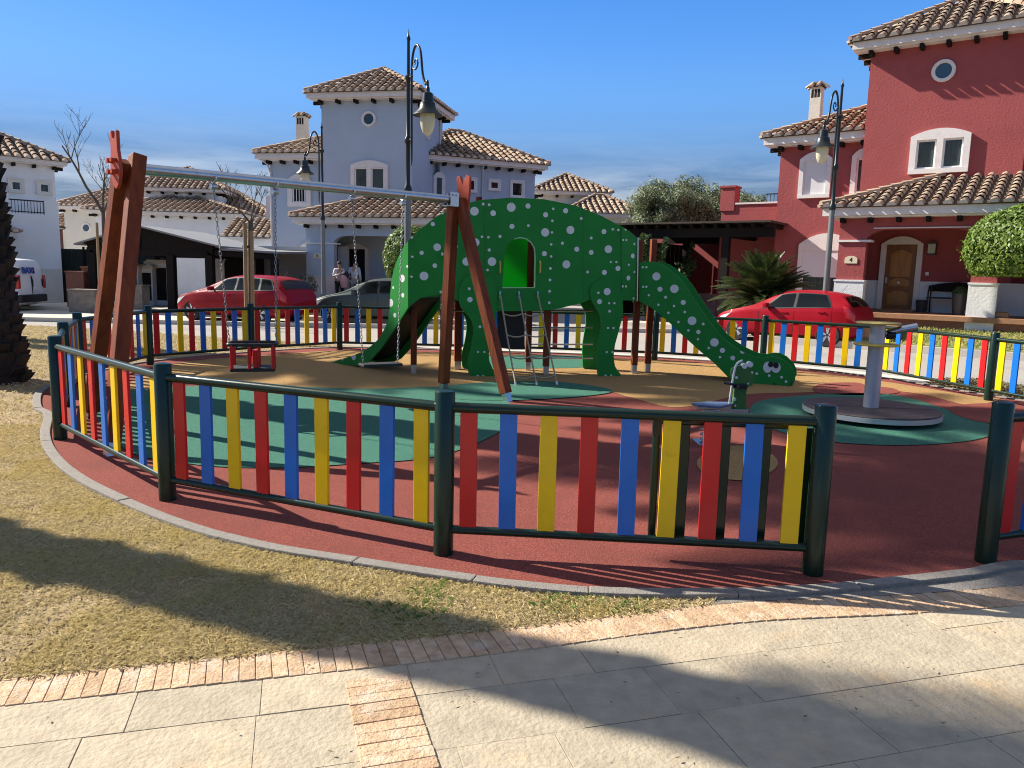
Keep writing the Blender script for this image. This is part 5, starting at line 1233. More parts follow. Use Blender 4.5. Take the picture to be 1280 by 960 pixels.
# ---------------------------------------------------------------- raised yards
def yard(name, pts, z, m, skirt=.35):
    mb = MB(); mb.prism([(p[0], p[1], z - skirt) for p in pts], (0, 0, skirt)); o = mb.build(name, m); o['kind'] = 'structure'; return o
def RL(x, y): p = ROOTM[red.name] @ Vector((x, y, 0)); return (p.x, p.y)
def GLc(x, y): p = ROOTM[grey.name] @ Vector((x, y, 0)); return (p.x, p.y)
yard('yard_kerb', [RL(-1.3, -4.75), RL(12, -4.75), RL(12, -2.3), RL(-1.3, -2.3)], .10, K['path'])
mb = MB(); q0, q1, q2, q3 = RL(-1.1, -4.6), RL(12, -4.6), RL(12, -2.25), RL(-1.1, -2.25)
mb.add([(*q0, .13), (*q1, .13), (*q2, .42), (*q3, .42), (*q0, -.1), (*q1, -.1), (*q3, -.1)], [(0, 1, 2, 3), (0, 4, 5, 1), (0, 3, 6, 4)]); mb.build('front_lawn', K['lawn'])['kind'] = 'structure'
lawn_pts = [q0, q1, q2, q3]
vs = []; fs = []
for _ in range(9000):
    s_, t_ = rnd.uniform(0, .75), rnd.random(); p = Vector(q0).lerp(Vector(q1), s_).lerp(Vector(q3).lerp(Vector(q2), s_), t_); z = lerp(.13, .42, t_); h = rnd.uniform(.03, .08); a = rnd.uniform(0, 6.3); w = .016
    k = len(vs); vs += [(p.x - math.cos(a) * w, p.y - math.sin(a) * w, z), (p.x + math.cos(a) * w, p.y + math.sin(a) * w, z), (p.x + rnd.uniform(-.05, .05), p.y + rnd.uniform(-.05, .05), z + h)]; fs.append((k, k + 1, k + 2))
o = fromlists('lawn_grass', vs, fs, mat('lawn_blade', (.2, .26, .05), .8, rand=(.45, .38, .15), trans=.3)); tag(o, 'patchy green and yellow lawn in front of the red house porch', 'grass', kind='stuff')
yard('yard', [RL(-7, -2.0), RL(-1.3, -2.0), RL(-1.3, 1), RL(-7, 1)], .06, K['path'])
yard('path', [RL(.55, -4.4), RL(2.1, -4.4), RL(2.1, -2.4), RL(.55, -2.4)], .45, K['terracotta'], .5)
yard('pavement', [GLc(-9, -7.2), GLc(9, -7.2), GLc(9, -.5), GLc(-9, -.5)], .06, K['path'])
yard('yard', [GLc(-4, -4.2), GLc(8, -4.2), GLc(8, 0.5), GLc(-4, 0.5)], .24, K['terracotta'], .3)
sheet('driveway', [(-26, 22.5), (-7.2, 23.2), (-7.2, 33), (-26, 33)], -.06, K['path'])
sheet('verge', [(-30, 26.8), (-17.0, 26.8), (-15.6, 29), (-30, 32)], -.05, K['lawn'])
# kerbs of the street
for a, b in (((-26, 21.9), (-7.0, 22.6)), ((-7.0, 22.6), (6.6, 24.0))):
    mb = MB(); mb.beam((*a, -.03), (*b, -.03), .16, .14); mb.build('kerb', K['path'], bevel=.01)['kind'] = 'structure'
# ================================================================== CARS
def smooth_tab(tab, x):
    n = len(tab)
    if x <= tab[0][0]: return tab[0][1]
    if x >= tab[-1][0]: return tab[-1][1]
    for i in range(n - 1):
        if x <= tab[i + 1][0]:
            x0, y0 = tab[i]; x1, y1 = tab[i + 1]; t = (x - x0) / (x1 - x0)
            m0 = ((y1 - tab[i - 1][1]) / (x1 - tab[i - 1][0]) if i > 0 else (y1 - y0) / (x1 - x0)); m1 = ((tab[i + 2][1] - y0) / (tab[i + 2][0] - x0) if i + 2 < n else (y1 - y0) / (x1 - x0))
            s = (y1 - y0) / (x1 - x0)
            if s == 0: m0 = m1 = 0
            else:
                m0 = max(0, min(3, m0 / s)) * s; m1 = max(0, min(3, m1 / s)) * s
            h = x1 - x0; t2 = t * t; t3 = t2 * t
            return (2 * t3 - 3 * t2 + 1) * y0 + (t3 - 2 * t2 + t) * h * m0 + (-2 * t3 + 3 * t2) * y1 + (t3 - t2) * h * m1
HATCH = dict(L=4.05, top=[(0, .56), (.06, .66), (.25, .76), (.6, .87), (1.05, .98), (1.25, 1.05), (1.7, 1.30), (2.05, 1.42), (2.5, 1.465), (3.0, 1.445), (3.4, 1.385), (3.62, 1.31), (3.85, 1.06), (3.98, .88), (4.05, .62)],
    belt=[(0, .52), (.3, .70), (1.0, .88), (2, .93), (3.2, 1.0), (3.7, 1.02), (3.95, .82), (4.05, .58)], hw=[(0, .42), (.08, .60), (.3, .74), (.7, .82), (1.3, .855), (3.1, .86), (3.7, .80), (3.95, .72), (4.05, .60)],
    roofw=.70, bot=[(0, .30), (.12, .20), (.5, .18), (3.6, .19), (3.9, .27), (4.05, .34)], wb=(.78, 3.32), wr=.315,
    side=[('front', 1.50, 2.36, 1.98, 2.36), ('rear', 2.44, 3.34, 2.44, 3.16)], ws=(1.27, 1.98), rw=(3.60, 3.84), head=(.16, .72), tail=(3.62, 3.94))
ESTATE = dict(L=4.5, top=[(0, .54), (.06, .65), (.3, .76), (.8, .88), (1.15, .97), (1.35, 1.03), (1.85, 1.28), (2.2, 1.40), (2.7, 1.455), (3.4, 1.44), (3.85, 1.385), (4.1, 1.30), (4.32, 1.04), (4.42, .86), (4.5, .6)],
    belt=[(0, .5), (.3, .70), (1.1, .88), (2.2, .93), (3.6, .98), (4.1, 1.0), (4.36, .82), (4.5, .56)], hw=[(0, .42), (.08, .62), (.3, .78), (.8, .86), (1.4, .89), (3.5, .89), (4.1, .83), (4.35, .76), (4.5, .6)],
    roofw=.70, bot=[(0, .30), (.12, .2), (.5, .18), (4.0, .19), (4.3, .27), (4.5, .34)], wb=(.86, 3.52), wr=.32,
    side=[('front', 1.62, 2.55, 2.12, 2.55), ('rear', 2.63, 3.45, 2.63, 3.40), ('quarter', 3.53, 3.98, 3.48, 3.78)], ws=(1.37, 2.12), rw=(4.06, 4.3), head=(.16, .75), tail=(4.06, 4.38))
VAN = dict(L=4.3, top=[(0, .6), (.06, .74), (.3, .88), (.8, 1.02), (1.05, 1.14), (1.5, 1.50), (1.85, 1.72), (2.3, 1.80), (3.4, 1.82), (4.05, 1.80), (4.18, 1.74), (4.27, 1.2), (4.3, .5)],
    belt=[(0, .55), (.3, .78), (1.0, .98), (2, 1.02), (4.0, 1.05), (4.26, .9), (4.3, .5)], hw=[(0, .5), (.08, .68), (.3, .80), (.8, .86), (1.4, .88), (4.0, .88), (4.2, .85), (4.3, .80)],
    roofw=.86, bot=[(0, .3), (.12, .2), (.5, .19), (4.0, .2), (4.3, .32)], wb=(.85, 3.45), wr=.32, side=[('front', 1.40, 2.2, 1.75, 2.2)], ws=(1.10, 1.75), rw=None, head=(.16, .7), tail=None)
def carsurf(q):
    def P(x, t, sgn=1):
        zt, zb, w, bo = smooth_tab(q['top'], x), smooth_tab(q['belt'], x), smooth_tab(q['hw'], x), smooth_tab(q['bot'], x)
        zb = min(zb, zt - .045); cabin = max(0, min(1, (zt - zb - .07) / .25)); rw = lerp(w * .93, w * q['roofw'] + .05, cabin)
        pts = [(0, bo), (w * .80, bo), (w * .965, bo + .10), (w * 1.0, lerp(bo, zb, .55)), (w * .985, zb)]
        pts += [(lerp(w * .97, rw, .55) , lerp(zb + .01, zt - .06, .5)), (rw, lerp(zb, zt, .86)), (rw * .72, zt - .018), (0, zt)]
        i = min(7, int(t)); f = t - i
        y, z = lerp(pts[i][0], pts[i + 1][0], f), lerp(pts[i][1], pts[i + 1][1], f)
        return Vector((x, sgn * y, z))
    return P
TSTEP = [0, .5, 1, 1.5, 2, 2.35, 2.7, 3, 3.35, 3.7, 4, 4.25, 4.6, 5, 5.4, 5.8, 6, 6.25, 6.6, 7, 7.5, 8]
def fillet(P, x, t, sgn, e=.16):
    """rounds the section by averaging neighbours"""
    return (P(x, max(0, t - e), sgn) + P(x, t, sgn) * 2 + P(x, min(8, t + e), sgn)) / 4
def car(name, label, pos, head, paint, q, group=None, extra=None):
    root = thing(name, label, 'car' if name != 'van' else 'van', (pos.x, pos.y, pos.z), math.atan2(-head[1], -head[0]), group)   # +x runs to the rear
    P = carsurf(q); L = q['L']; xs = [0, .02, .05, .09, .14, .2, .27]; x = .35
    while x < L - .3: xs.append(x); x += .085
    xs += [L - .27, L - .2, L - .14, L - .09, L - .05, L - .02, L]; nT = len(TSTEP)
    mb = MB(); vs = []; 
    for x in xs: vs += [fillet(P, x, t, 1) for t in TSTEP] + [fillet(P, x, t, -1) for t in TSTEP[::-1][1:-1]]
    m = 2 * nT - 2; fs = [(i * m + j, i * m + (j + 1) % m, (i + 1) * m + (j + 1) % m, (i + 1) * m + j) for i in range(len(xs) - 1) for j in range(m)]
    fs += [tuple(range(m)), tuple((len(xs) - 1) * m + j for j in range(m))[::-1]]
    mb.add(vs, fs); body = mb.build('body', [paint, K['black']], root, 40)
    # wheel arches
    cm = MB()
    for wx in q['wb']: cm.cyl((wx, -1.2, q['wr'] - .005), (wx, 1.2, q['wr'] - .005), q['wr'] + .055, n=32)
    cut = cm.build('cut', K['black'], None)
    md = body.modifiers.new('b', 'BOOLEAN'); md.object = cut; md.operation = 'DIFFERENCE'; md.solver = 'EXACT'; md.material_mode = 'TRANSFER'
    bpy.context.view_layer.update(); dg = bpy.context.evaluated_depsgraph_get(); me = bpy.data.meshes.new_from_object(body.evaluated_get(dg)); body.modifiers.clear(); old = body.data; body.data = me; me.name = 'body'; bpy.data.objects.remove(cut)
    me.polygons.foreach_set('use_smooth', [True] * len(me.polygons)); me.set_sharp_from_angle(angle=R(40))
    def patch(nm, x_at, t0, t1, mt, lift=.008, sg=(1, -1), nx=10, ntt=6, parent=root, th=.0):
        """x_at(t) -> (x0, x1)"""
        out = None
        for s in sg:
            v = []
            for i in range(nx + 1):
                for j in range(ntt + 1):
                    t = lerp(t0, t1, j / ntt); a, b = x_at((t - t0) / (t1 - t0)); x = lerp(a, b, i / nx)
                    e = .01; p = fillet(P, x, t, s); dx = fillet(P, x + e, t, s) - fillet(P, x - e, t, s); dt = fillet(P, x, min(8, t + e), s) - fillet(P, x, max(0, t - e), s)
                    nn = dx.cross(dt).normalized() * (-s)
                    if nn.dot(Vector((0, s, .35))) < 0 and abs(nn.x) < .6: nn = -nn
                    v.append(p + nn * lift)
            o = MB().add(v, [(i * (ntt + 1) + j, (i + 1) * (ntt + 1) + j, (i + 1) * (ntt + 1) + j + 1, i * (ntt + 1) + j + 1) for i in range(nx) for j in range(ntt)]).build(nm, mt, parent, 40); out = o
        return out
    for (nm, a0, a1, b0, b1) in q['side']:
        patch('window', lambda f: (lerp(a0, b0, f) - .05, lerp(a1, b1, f) + .05), 4.1, 5.98, K['black'], .006)
        patch('window', lambda f: (lerp(a0, b0, f), lerp(a1, b1, f)), 4.22, 5.86, K['carglass'], .012)
    def across(nm, xa, xb, ta, mt, lift):
        v = []; nx, ny = 8, 14
        for i in range(nx + 1):
            x = lerp(xa, xb, i / nx)
            for j in range(ny + 1):
                s = lerp(-1, 1, j / ny); t = 8 - abs(s) * (8 - ta); p = fillet(P, x, t, 1 if s >= 0 else -1)
                v.append(p + Vector((-.6 if xb < L / 2 else .7, 0, .7)) * lift)
        MB().add(v, [(i * (ny + 1) + j, (i + 1) * (ny + 1) + j, (i + 1) * (ny + 1) + j + 1, i * (ny + 1) + j + 1) for i in range(nx) for j in range(ny)]).build(nm, mt, root, 40)
    across('windscreen', *q['ws'], 6.1, K['carglass'], .012)
    if q['rw']: across('rear_window', *q['rw'], 6.15, K['carglass'], .014)
    h = q['head']
    patch('headlight', lambda f: (lerp(h[0] - .04, h[0] + .08, f), lerp(h[0] + .14, h[1] - .12, f)), 3.3, 3.92, K['lens'], .008)
    if q['tail']: patch('tail_light', lambda f: (lerp(q['tail'][0] + .1, q['tail'][0], f), q['tail'][1]), 3.35, 4.5, K['taillens'], .008)
    # door seams, handles, mirrors, sills, bumper strips
    seams = sorted({w[1] - .08 for w in q['side'][:1]} | {w[2] + .04 for w in q['side'][:2]})
    for sx in seams: patch('door_seam', lambda f, sx=sx: (sx - .006, sx + .006), 2.0, 4.1, K['black'], .003, nx=1)
    patch('sill_trim', lambda f: (q['wb'][0] + q['wr'] + .08, q['wb'][1] - q['wr'] - .08), 1.0, 1.75, K['black'], .006)
    for w in q['side'][:2]:
        hx = w[2] - .22; z = P(hx, 3.75).z; y = P(hx, 3.7).y
        for s in (1, -1): mb = MB(); mb.box((hx, s * (y + .012), z), (.19, .035, .03)); mb.build('door_handle', paint, root, None, bevel=.008)
    mx = q['side'][0][1] + .16; p = P(mx, 4.2)
    for s in (1, -1):
        mb = MB(); mb.box((mx, s * (p.y + .13), p.z + .07), (.11, .2, .13)); mb.box((mx, s * (p.y + .02), p.z + .03), (.05, .1, .04)); mi = mb.build('mirror', paint, root, None, bevel=.03)
    bz = .42
    mb = MB(); mb.box((L - .012, 0, .5), (.05, .5, .11)); mb.build('number_plate', K['white'], root)
    mb = MB(); mb.box((L * .5, 0, .36), (L * .8, 1.15, .2)); mb.build('underbody', K['black'], root)
    # seats and dashboard showing through the glass
    mb = MB(); s0 = q['side'][0][2]
    for sx in ((s0 - .05, s0 + .85) if len(q['side']) > 1 else (s0 - .1,)):
        for sy in (-.36, .36): mb.box((sx, sy, .86), (.14, .46, .62)); mb.box((sx, sy, 1.22), (.09, .24, .18))
    mb.build('seats', K['black'], root, None, bevel=.03)
    mb = MB(); mb.tube([Vector((s0 - .62 + .07 * math.sin(t * .524), -.36 + .18 * math.cos(t * .524), .98 + .17 * math.sin(t * .524))) for t in range(13)], .014, 6, cap=False); mb.build('steering_wheel', K['black'], root)
    # wheels
    M_ = Matrix.Rotation(PI / 2, 3, 'X'); r = q['wr']
    for wx in q['wb']:
        for s in (1, -1):
            yy = s * (smooth_tab(q['hw'], wx) - .115)
            mb = MB(); mb.lathe([(r * .62, -.1), (r * .93, -.105), (r, -.075), (r, .075), (r * .93, .105), (r * .62, .1)], (wx, yy, r), 36, 0, M_); wh = mb.build('wheel', K['tyre'], root, 40)
            mb = MB(); M2 = Matrix.Rotation(PI / 2 * s, 3, 'X'); o = s * .0
            mb.lathe([(r * .58, .09), (r * .66, .1), (r * .66, .085), (r * .6, .03), (r * .2, .02), (0, .02)], (wx, yy, r), 36, 0, M2)
            for k in range(5):
                a = 2 * PI * k / 5 + .3
                for da in (-.16, .16):
                    ca, sa = math.cos(a), math.sin(a); c2, s2 = math.cos(a + da), math.sin(a + da)
                    mb.beam((wx + ca * r * .12, yy + s * .085, r + sa * r * .12), (wx + c2 * r * .62, yy + s * .095, r + s2 * r * .62), .035, .03, (0, 1, 0))
            mb.lathe([(.055, .08), (.05, .105), (0, .108)], (wx, yy, r), 14, 0, M2)
            mb.build('rim', K['rim'], wh, 40)
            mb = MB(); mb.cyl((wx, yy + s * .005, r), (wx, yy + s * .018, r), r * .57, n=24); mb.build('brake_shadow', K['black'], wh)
    if extra: extra(root, P, q)
    return root
def vpaint(nm, c, metal=.0): return mat(nm, c, .5, metal=metal, coat=.2, spec=.1, var=.05, vscale=2)
def gnd(p, z=-.085): return Vector((p.x, p.y, z))
red_paint = vpaint('cherry_red_car_paint', (.30, .003, .012)); red2 = vpaint('deep_red_car_paint', (.25, .003, .012)); gpaint = vpaint('dark_grey_green_car_paint', (.075, .095, .09), .35)
wf, wr_ = G(909, 424, -.085), G(1046, 435, -.085)
hd = (wf - wr_).normalized(); side_ = Vector((hd.y, -hd.x, 0))
# the near side wheels are known: go in from them by half the width and forward from the axle to the nose
def place_car(wf, wr_, q, w=.80):
    hd = (wf - wr_); hd.z = 0; hd.normalize(); left = Vector((-hd.y, hd.x, 0)); mid = (wf + wr_) / 2; ax = (q['wb'][0] + q['wb'][1]) / 2
    if left.dot(Vector((0, -1, 0))) > 0: inw = -left
    else: inw = left
    c = mid + inw * w + hd * ax; return Vector((c.x, c.y, -.085)), hd
def antenna(root, P, q):
    mb = MB(); p = P(q['L'] - .75, 8); mb.tube([p + Vector((0, 0, -.01)), p + Vector((.16, 0, .2))], .006, 5); mb.build('aerial', K['black'], root)
    mb = MB(); p = P(q['L'] - .12, 4); mb.tube([Vector((q['L'] - .2, 0, .95)), Vector((q['L'] - .11, 0, .86))], .012, 6); mb.build('wiper', K['black'], root)
c_, h_ = place_car(wf, wr_, HATCH); car('hatchback_car', 'red five-door hatchback parked in front of the dark red house', c_, h_, red_paint, HATCH, 'red cars parked along the street', antenna)
wf, wr_ = G(240, 399, -.085), G(337, 407, -.085); c_, h_ = place_car(wf, wr_, ESTATE)
# the estate is 4.5 m long: keep its middle and turn
mid_ = Dp(302, 372, 24.3); hh = Vector((-.93, .37, 0)).normalized(); c_ = Vector((mid_.x, mid_.y, -.06)) + hh * 2.25 * .93
car('estate_car', 'red estate car parked beside the carport behind the toddler swing', c_, hh, red2, ESTATE, 'red cars parked along the street', antenna)
wf = Dp(412, 393, 24.6); hh = Vector((-.985, .17, 0)).normalized(); left = Vector((.17, .985, 0)); c_ = Vector((wf.x, wf.y, -.085)) + hh * HATCH['wb'][0] + left * .8
car('hatchback_car', 'dark grey-green hatchback parked behind the dinosaur tail in front of the two people', c_, hh, gpaint, HATCH)
def vanextra(root, P, q):
    L = q['L']; x = lambda z: L - interp([(.5, .0), (1.2, .03), (1.74, .12)], z) + .012
    for s in (1, -1):
        mb = MB(); mb.box((L - .05, s * .80, 1.02), (.16, .13, .46)); mb.build('tail_light', K['taillens'], root, None, bevel=.03)
    mb = MB(); mb.box((L + .0, 0, .45), (.16, 1.66, .27)); mb.build('bumper', K['black'], root, None, bevel=.05)
    mb = MB(); mb.box((L - .02, -.0, .9), (.08, .012, .62)); mb.build('door_seam', K['black'], root)
    for y in (-.02, .62): 
        mb = MB(); mb.box((L - .01, y + .06, .98), (.06, .05, .26)); mb.build('door_handle', K['black'], root, None, bevel=.01)
    mb = MB(); mb.box((L - .01, .28, .78), (.05, .42, .1)); mb.build('number_plate', K['white'], root)
    blue = mat('blue_van_lettering', (.03, .06, .28), .5)
    tilt = math.atan2(.09, .54)
    Mx = Matrix.Translation((L + .02, -.22, 1.40)) @ Matrix.Rotation(-tilt, 4, 'Y') @ Matrix(((0, 0, 1, 0), (1, 0, 0, 0), (0, 1, 0, 0), (0, 0, 0, 1)))
    t = text('lettering', 'BAXI', .30, None, None, blue, root, .02, Mx, 1.15)
vh = Vector((-1, -.07, 0)).normalized(); vp = Dp(42, 385, 27.0); left = Vector((-vh.y, vh.x, 0)); c_ = Vector((vp.x, vp.y, -.085)) + vh * VAN['L']
car('van', 'white delivery van with blue lettering on its rear door, half hidden behind the palm trunk', Vector((c_.x, c_.y, -.085)), vh, vpaint('white_van_paint', (.72, .73, .75)), VAN, None, vanextra)

# ================================================================== PEOPLE
def skinned(name, verts, edges, radii, m, parent, sub=2, root=0):
    me = bpy.data.meshes.new(name); me.from_pydata([tuple(v) for v in verts], edges, []); o = bpy.data.objects.new(name, me); COL.objects.link(o)
    sk = o.modifiers.new('s', 'SKIN'); sk.use_smooth_shade = True
    for i, r in enumerate(radii):
        d = me.skin_vertices[0].data[i]; d.radius = (r, r) if not isinstance(r, tuple) else r; d.use_root = (i == root)
    ss = o.modifiers.new('ss', 'SUBSURF'); ss.levels = sub; ss.render_levels = sub
    bpy.context.view_layer.update(); dg = bpy.context.evaluated_depsgraph_get(); nm = bpy.data.meshes.new_from_object(o.evaluated_get(dg)); bpy.data.objects.remove(o); bpy.data.meshes.remove(me)
    nm.name = name; nm.materials.clear(); nm.materials.append(m); nm.polygons.foreach_set('use_smooth', [True] * len(nm.polygons))
    o = bpy.data.objects.new(name, nm); COL.objects.link(o); o.parent = parent; return o
def person(label, pos, rz, H, J, top, trousers, hair, longhair, bag=None):
    root = thing('person', label, 'person', tuple(pos), rz); s = H / 1.7
    # joints in metres for a 1.7 m figure facing -y
    names = list(J); idx = {n: i for i, n in enumerate(names)}; V = [Vector(J[n]) * s for n in names]
    bones = [('pelvis', 'waist'), ('waist', 'chest'), ('chest', 'neck'), ('neck', 'jaw'), ('jaw', 'head'), ('head', 'crown')]
    rad = dict(pelvis=(.15, .11), waist=(.125, .095), chest=(.155, .105), neck=.052, jaw=(.066, .072), head=(.076, .092), crown=(.05, .06))
    for a in 'LR':
        bones += [('pelvis', 'hip' + a), ('hip' + a, 'knee' + a), ('knee' + a, 'ankle' + a), ('ankle' + a, 'toe' + a), ('chest', 'sh' + a), ('sh' + a, 'el' + a), ('el' + a, 'wr' + a), ('wr' + a, 'palm' + a)]
        rad.update({'hip' + a: .088, 'knee' + a: .056, 'ankle' + a: .036, 'toe' + a: .03, 'sh' + a: .056, 'el' + a: .04, 'wr' + a: .027, 'palm' + a: .034})
    V2_ = V[:]; E2_ = [(idx[a], idx[b]) for a, b in bones]; rd = [rad[n] for n in names]
    for a, sx in (('L', 1), ('R', -1)):
        p, w = V[idx['palm' + a]], V[idx['wr' + a]]; d = (p - w).normalized(); sd = d.cross(Vector((0, 1, .2))).normalized(); dn = d.cross(sd)
        for k, (o, ln) in enumerate(((-.03, .06), (-.01, .072), (.01, .068), (.03, .05))):
            i = len(V2_); V2_ += [p + sd * o * s + d * .03 * s, p + sd * o * 1.15 * s + d * (.03 + ln * .5) * s, p + sd * o * 1.2 * s + d * (.03 + ln) * s + dn * .015 * s]; rd += [.010, .009, .008]; E2_ += [(idx['palm' + a], i), (i, i + 1), (i + 1, i + 2)]
        i = len(V2_); V2_ += [w.lerp(p, .5) - sd * .035 * s, p - sd * .055 * s + d * .02 * s]; rd += [.011, .009]; E2_ += [(idx['wr' + a], i), (i, i + 1)]
    sc = lambda r: tuple(x * s for x in r) if isinstance(r, tuple) else r * s
    skinned('body', V2_, E2_, [sc(r) for r in rd], K['skin'], root, 1, idx['pelvis'])
    def cloth(nm, bl, m, grow, extra=None):
        used = []
        for a, b in bl:
            for n in (a, b):
                if n not in used: used.append(n)
        ii = {n: i for i, n in enumerate(used)}; r = []
        for n in used:
            q = rad[n]; q = tuple(x + grow for x in q) if isinstance(q, tuple) else q + grow; r.append(sc(q))
        vs = [V[idx[n]].copy() for n in used]
        if extra: extra(vs, ii, r)
        return skinned(nm, vs, [(ii[a], ii[b]) for a, b in bl], r, m, root, 1, 0)
    def shirtx(vs, ii, r):
        for a in 'LR':
            vs[ii['wr' + a]] = vs[ii['el' + a]].lerp(vs[ii['wr' + a]], .85)
        vs[ii['neck']] = vs[ii['chest']].lerp(vs[ii['neck']], .72); r[ii['neck']] = .07 * s
    cloth('shirt', [('pelvis', 'waist'), ('waist', 'chest'), ('chest', 'neck')] + [b for a in 'LR' for b in (('chest', 'sh' + a), ('sh' + a, 'el' + a), ('el' + a, 'wr' + a))], top, .016, shirtx)
    def trx(vs, ii, r):
        for a in 'LR': r[ii['ankle' + a]] = .055 * s
    cloth('trousers', [('pelvis', 'hip' + a) for a in 'LR'] + [b for a in 'LR' for b in (('hip' + a, 'knee' + a), ('knee' + a, 'ankle' + a))], trousers, .012, trx)
    for a in 'LR':
        an, to = V[idx['ankle' + a]], V[idx['toe' + a]]; mb = MB(); mb.beam(an.lerp(to, -.45) + Vector((0, 0, -.035 * s)), to + Vector((0, 0, .0)), .085 * s, .07 * s); mb.build('shoe', K['black'], root, None, bevel=.02)
    hd_, cr = V[idx['head']], V[idx['crown']]
    fw_ = Vector((0, -1, 0)); 
    mb = MB(); mb.lathe([(0, -.5), (.6, -.42), (.92, -.1), (1, .2), (.85, .62), (.5, .9), (0, 1.02)], (0, 0, 0), 14); ha = mb.build('hair', hair, root, 60)
    ha.data.transform(Matrix.Translation(hd_ + Vector((0, .022 * s, .028 * s))) @ Matrix.Diagonal((.092 * s, .105 * s, .105 * s, 1)))
    if longhair:
        mb = MB(); mb.lathe([(0, -1), (.7, -.9), (1, -.2), (.8, .6), (0, .9)], (0, 0, 0), 12); h2 = mb.build('hair', hair, root, 60); h2.data.transform(Matrix.Translation(hd_ + Vector((0, .05 * s, -.05 * s))) @ Matrix.Diagonal((.085 * s, .06 * s, .13 * s, 1)))
    mb = MB(); f = hd_ + Vector((0, -.088 * s, 0))
    for x in (-.032, .032): mb.lathe([(0, -.01), (.011, 0), (0, .01)], f + Vector((x * s, .004, .005 * s)), 8)
    mb.build('eyes', K['black'], root); mb = MB(); mb.lathe([(.016 * s, -.022 * s), (.008 * s, .025 * s), (0, .03 * s)], f + Vector((0, -.004, -.03 * s)), 8); mb.box(f + Vector((0, .006, -.068 * s)), (.045 * s, .012, .01 * s)); mb.build('face_features', mat('lips', (.4, .16, .13), .5), root)
    if bag: bag(root, s)
    return root
base = dict(pelvis=(0, 0, .93), waist=(0, 0, 1.07), chest=(0, 0, 1.29), neck=(0, .01, 1.45), jaw=(0, -.01, 1.53), head=(0, -.015, 1.595), crown=(0, 0, 1.655))
def limbs(**k):
    d = dict(base)
    for a, sx in (('L', 1), ('R', -1)):
        d.update({'hip' + a: (sx * .09, 0, .86), 'knee' + a: (sx * .10, -.01, .48), 'ankle' + a: (sx * .105, .02, .085), 'toe' + a: (sx * .115, -.12, .03), 'sh' + a: (sx * .175, .01, 1.385), 'el' + a: (sx * .225, .03, 1.12), 'wr' + a: (sx * .235, -.03, .88), 'palm' + a: (sx * .235, -.05, .81)})
    d.update(k); return d
pl_ = Dp(424.5, 376, 30.2)
blk = mat('black_trousers', (.02, .02, .022), .9); pinkt = mat('white_pink_blouse', (.80, .70, .70), .9, var=.2, vscale=14)
def ladybag(root, s):
    mb = MB(); mb.lathe([(0, -.32), (.11, -.3), (.16, -.05), (.13, .15), (.05, .22), (0, .23)], (0.10, -.26, .98), 14); o = mb.build('pink_jacket', mat('pink_jacket', (.62, .36, .38), .9, var=.25, vscale=12), root, 60)
    mb = MB(); mb.lathe([(0, -.14), (.12, -.1), (.16, .05), (.1, .16), (0, .18)], (.17, -.24, 1.13), 12); mb.build('dark_bag', mat('navy_bag', (.02, .022, .05), .8), root, 60)
person('woman in pale blouse and black trousers holding a pink jacket and dark bag', Vector((pl_.x, pl_.y, .245)), R(28), 1.66, limbs(elL=(.24, -.02, 1.13), wrL=(.12, -.22, 1.12), palmL=(.06, -.26, 1.12), elR=(-.24, -.03, 1.13), wrR=(-.10, -.23, 1.20), palmR=(-.03, -.26, 1.22), kneeL=(.11, -.06, .48), ankleL=(.13, .0, .085), toeL=(.14, -.13, .03)), pinkt, blk, mat('brown_hair', (.07, .035, .02), .8), True, ladybag)
pm_ = Dp(443.5, 376, 30.9)
person('man seen from behind in pale blue shirt and grey trousers entering the open doorway', Vector((pm_.x, pm_.y, .245)), R(172), 1.74, limbs(ankleR=(-.10, .12, .12), kneeR=(-.1, -.02, .49), toeR=(-.11, .0, .03), elL=(.25, -.0, 1.13), wrL=(.22, -.16, .98), palmL=(.21, -.21, .94)), mat('pale_blue_shirt', (.62, .66, .76), .9, var=.12, vscale=30), mat('grey_trousers', (.33, .33, .36), .9), mat('dark_hair', (.025, .018, .012), .8), False)

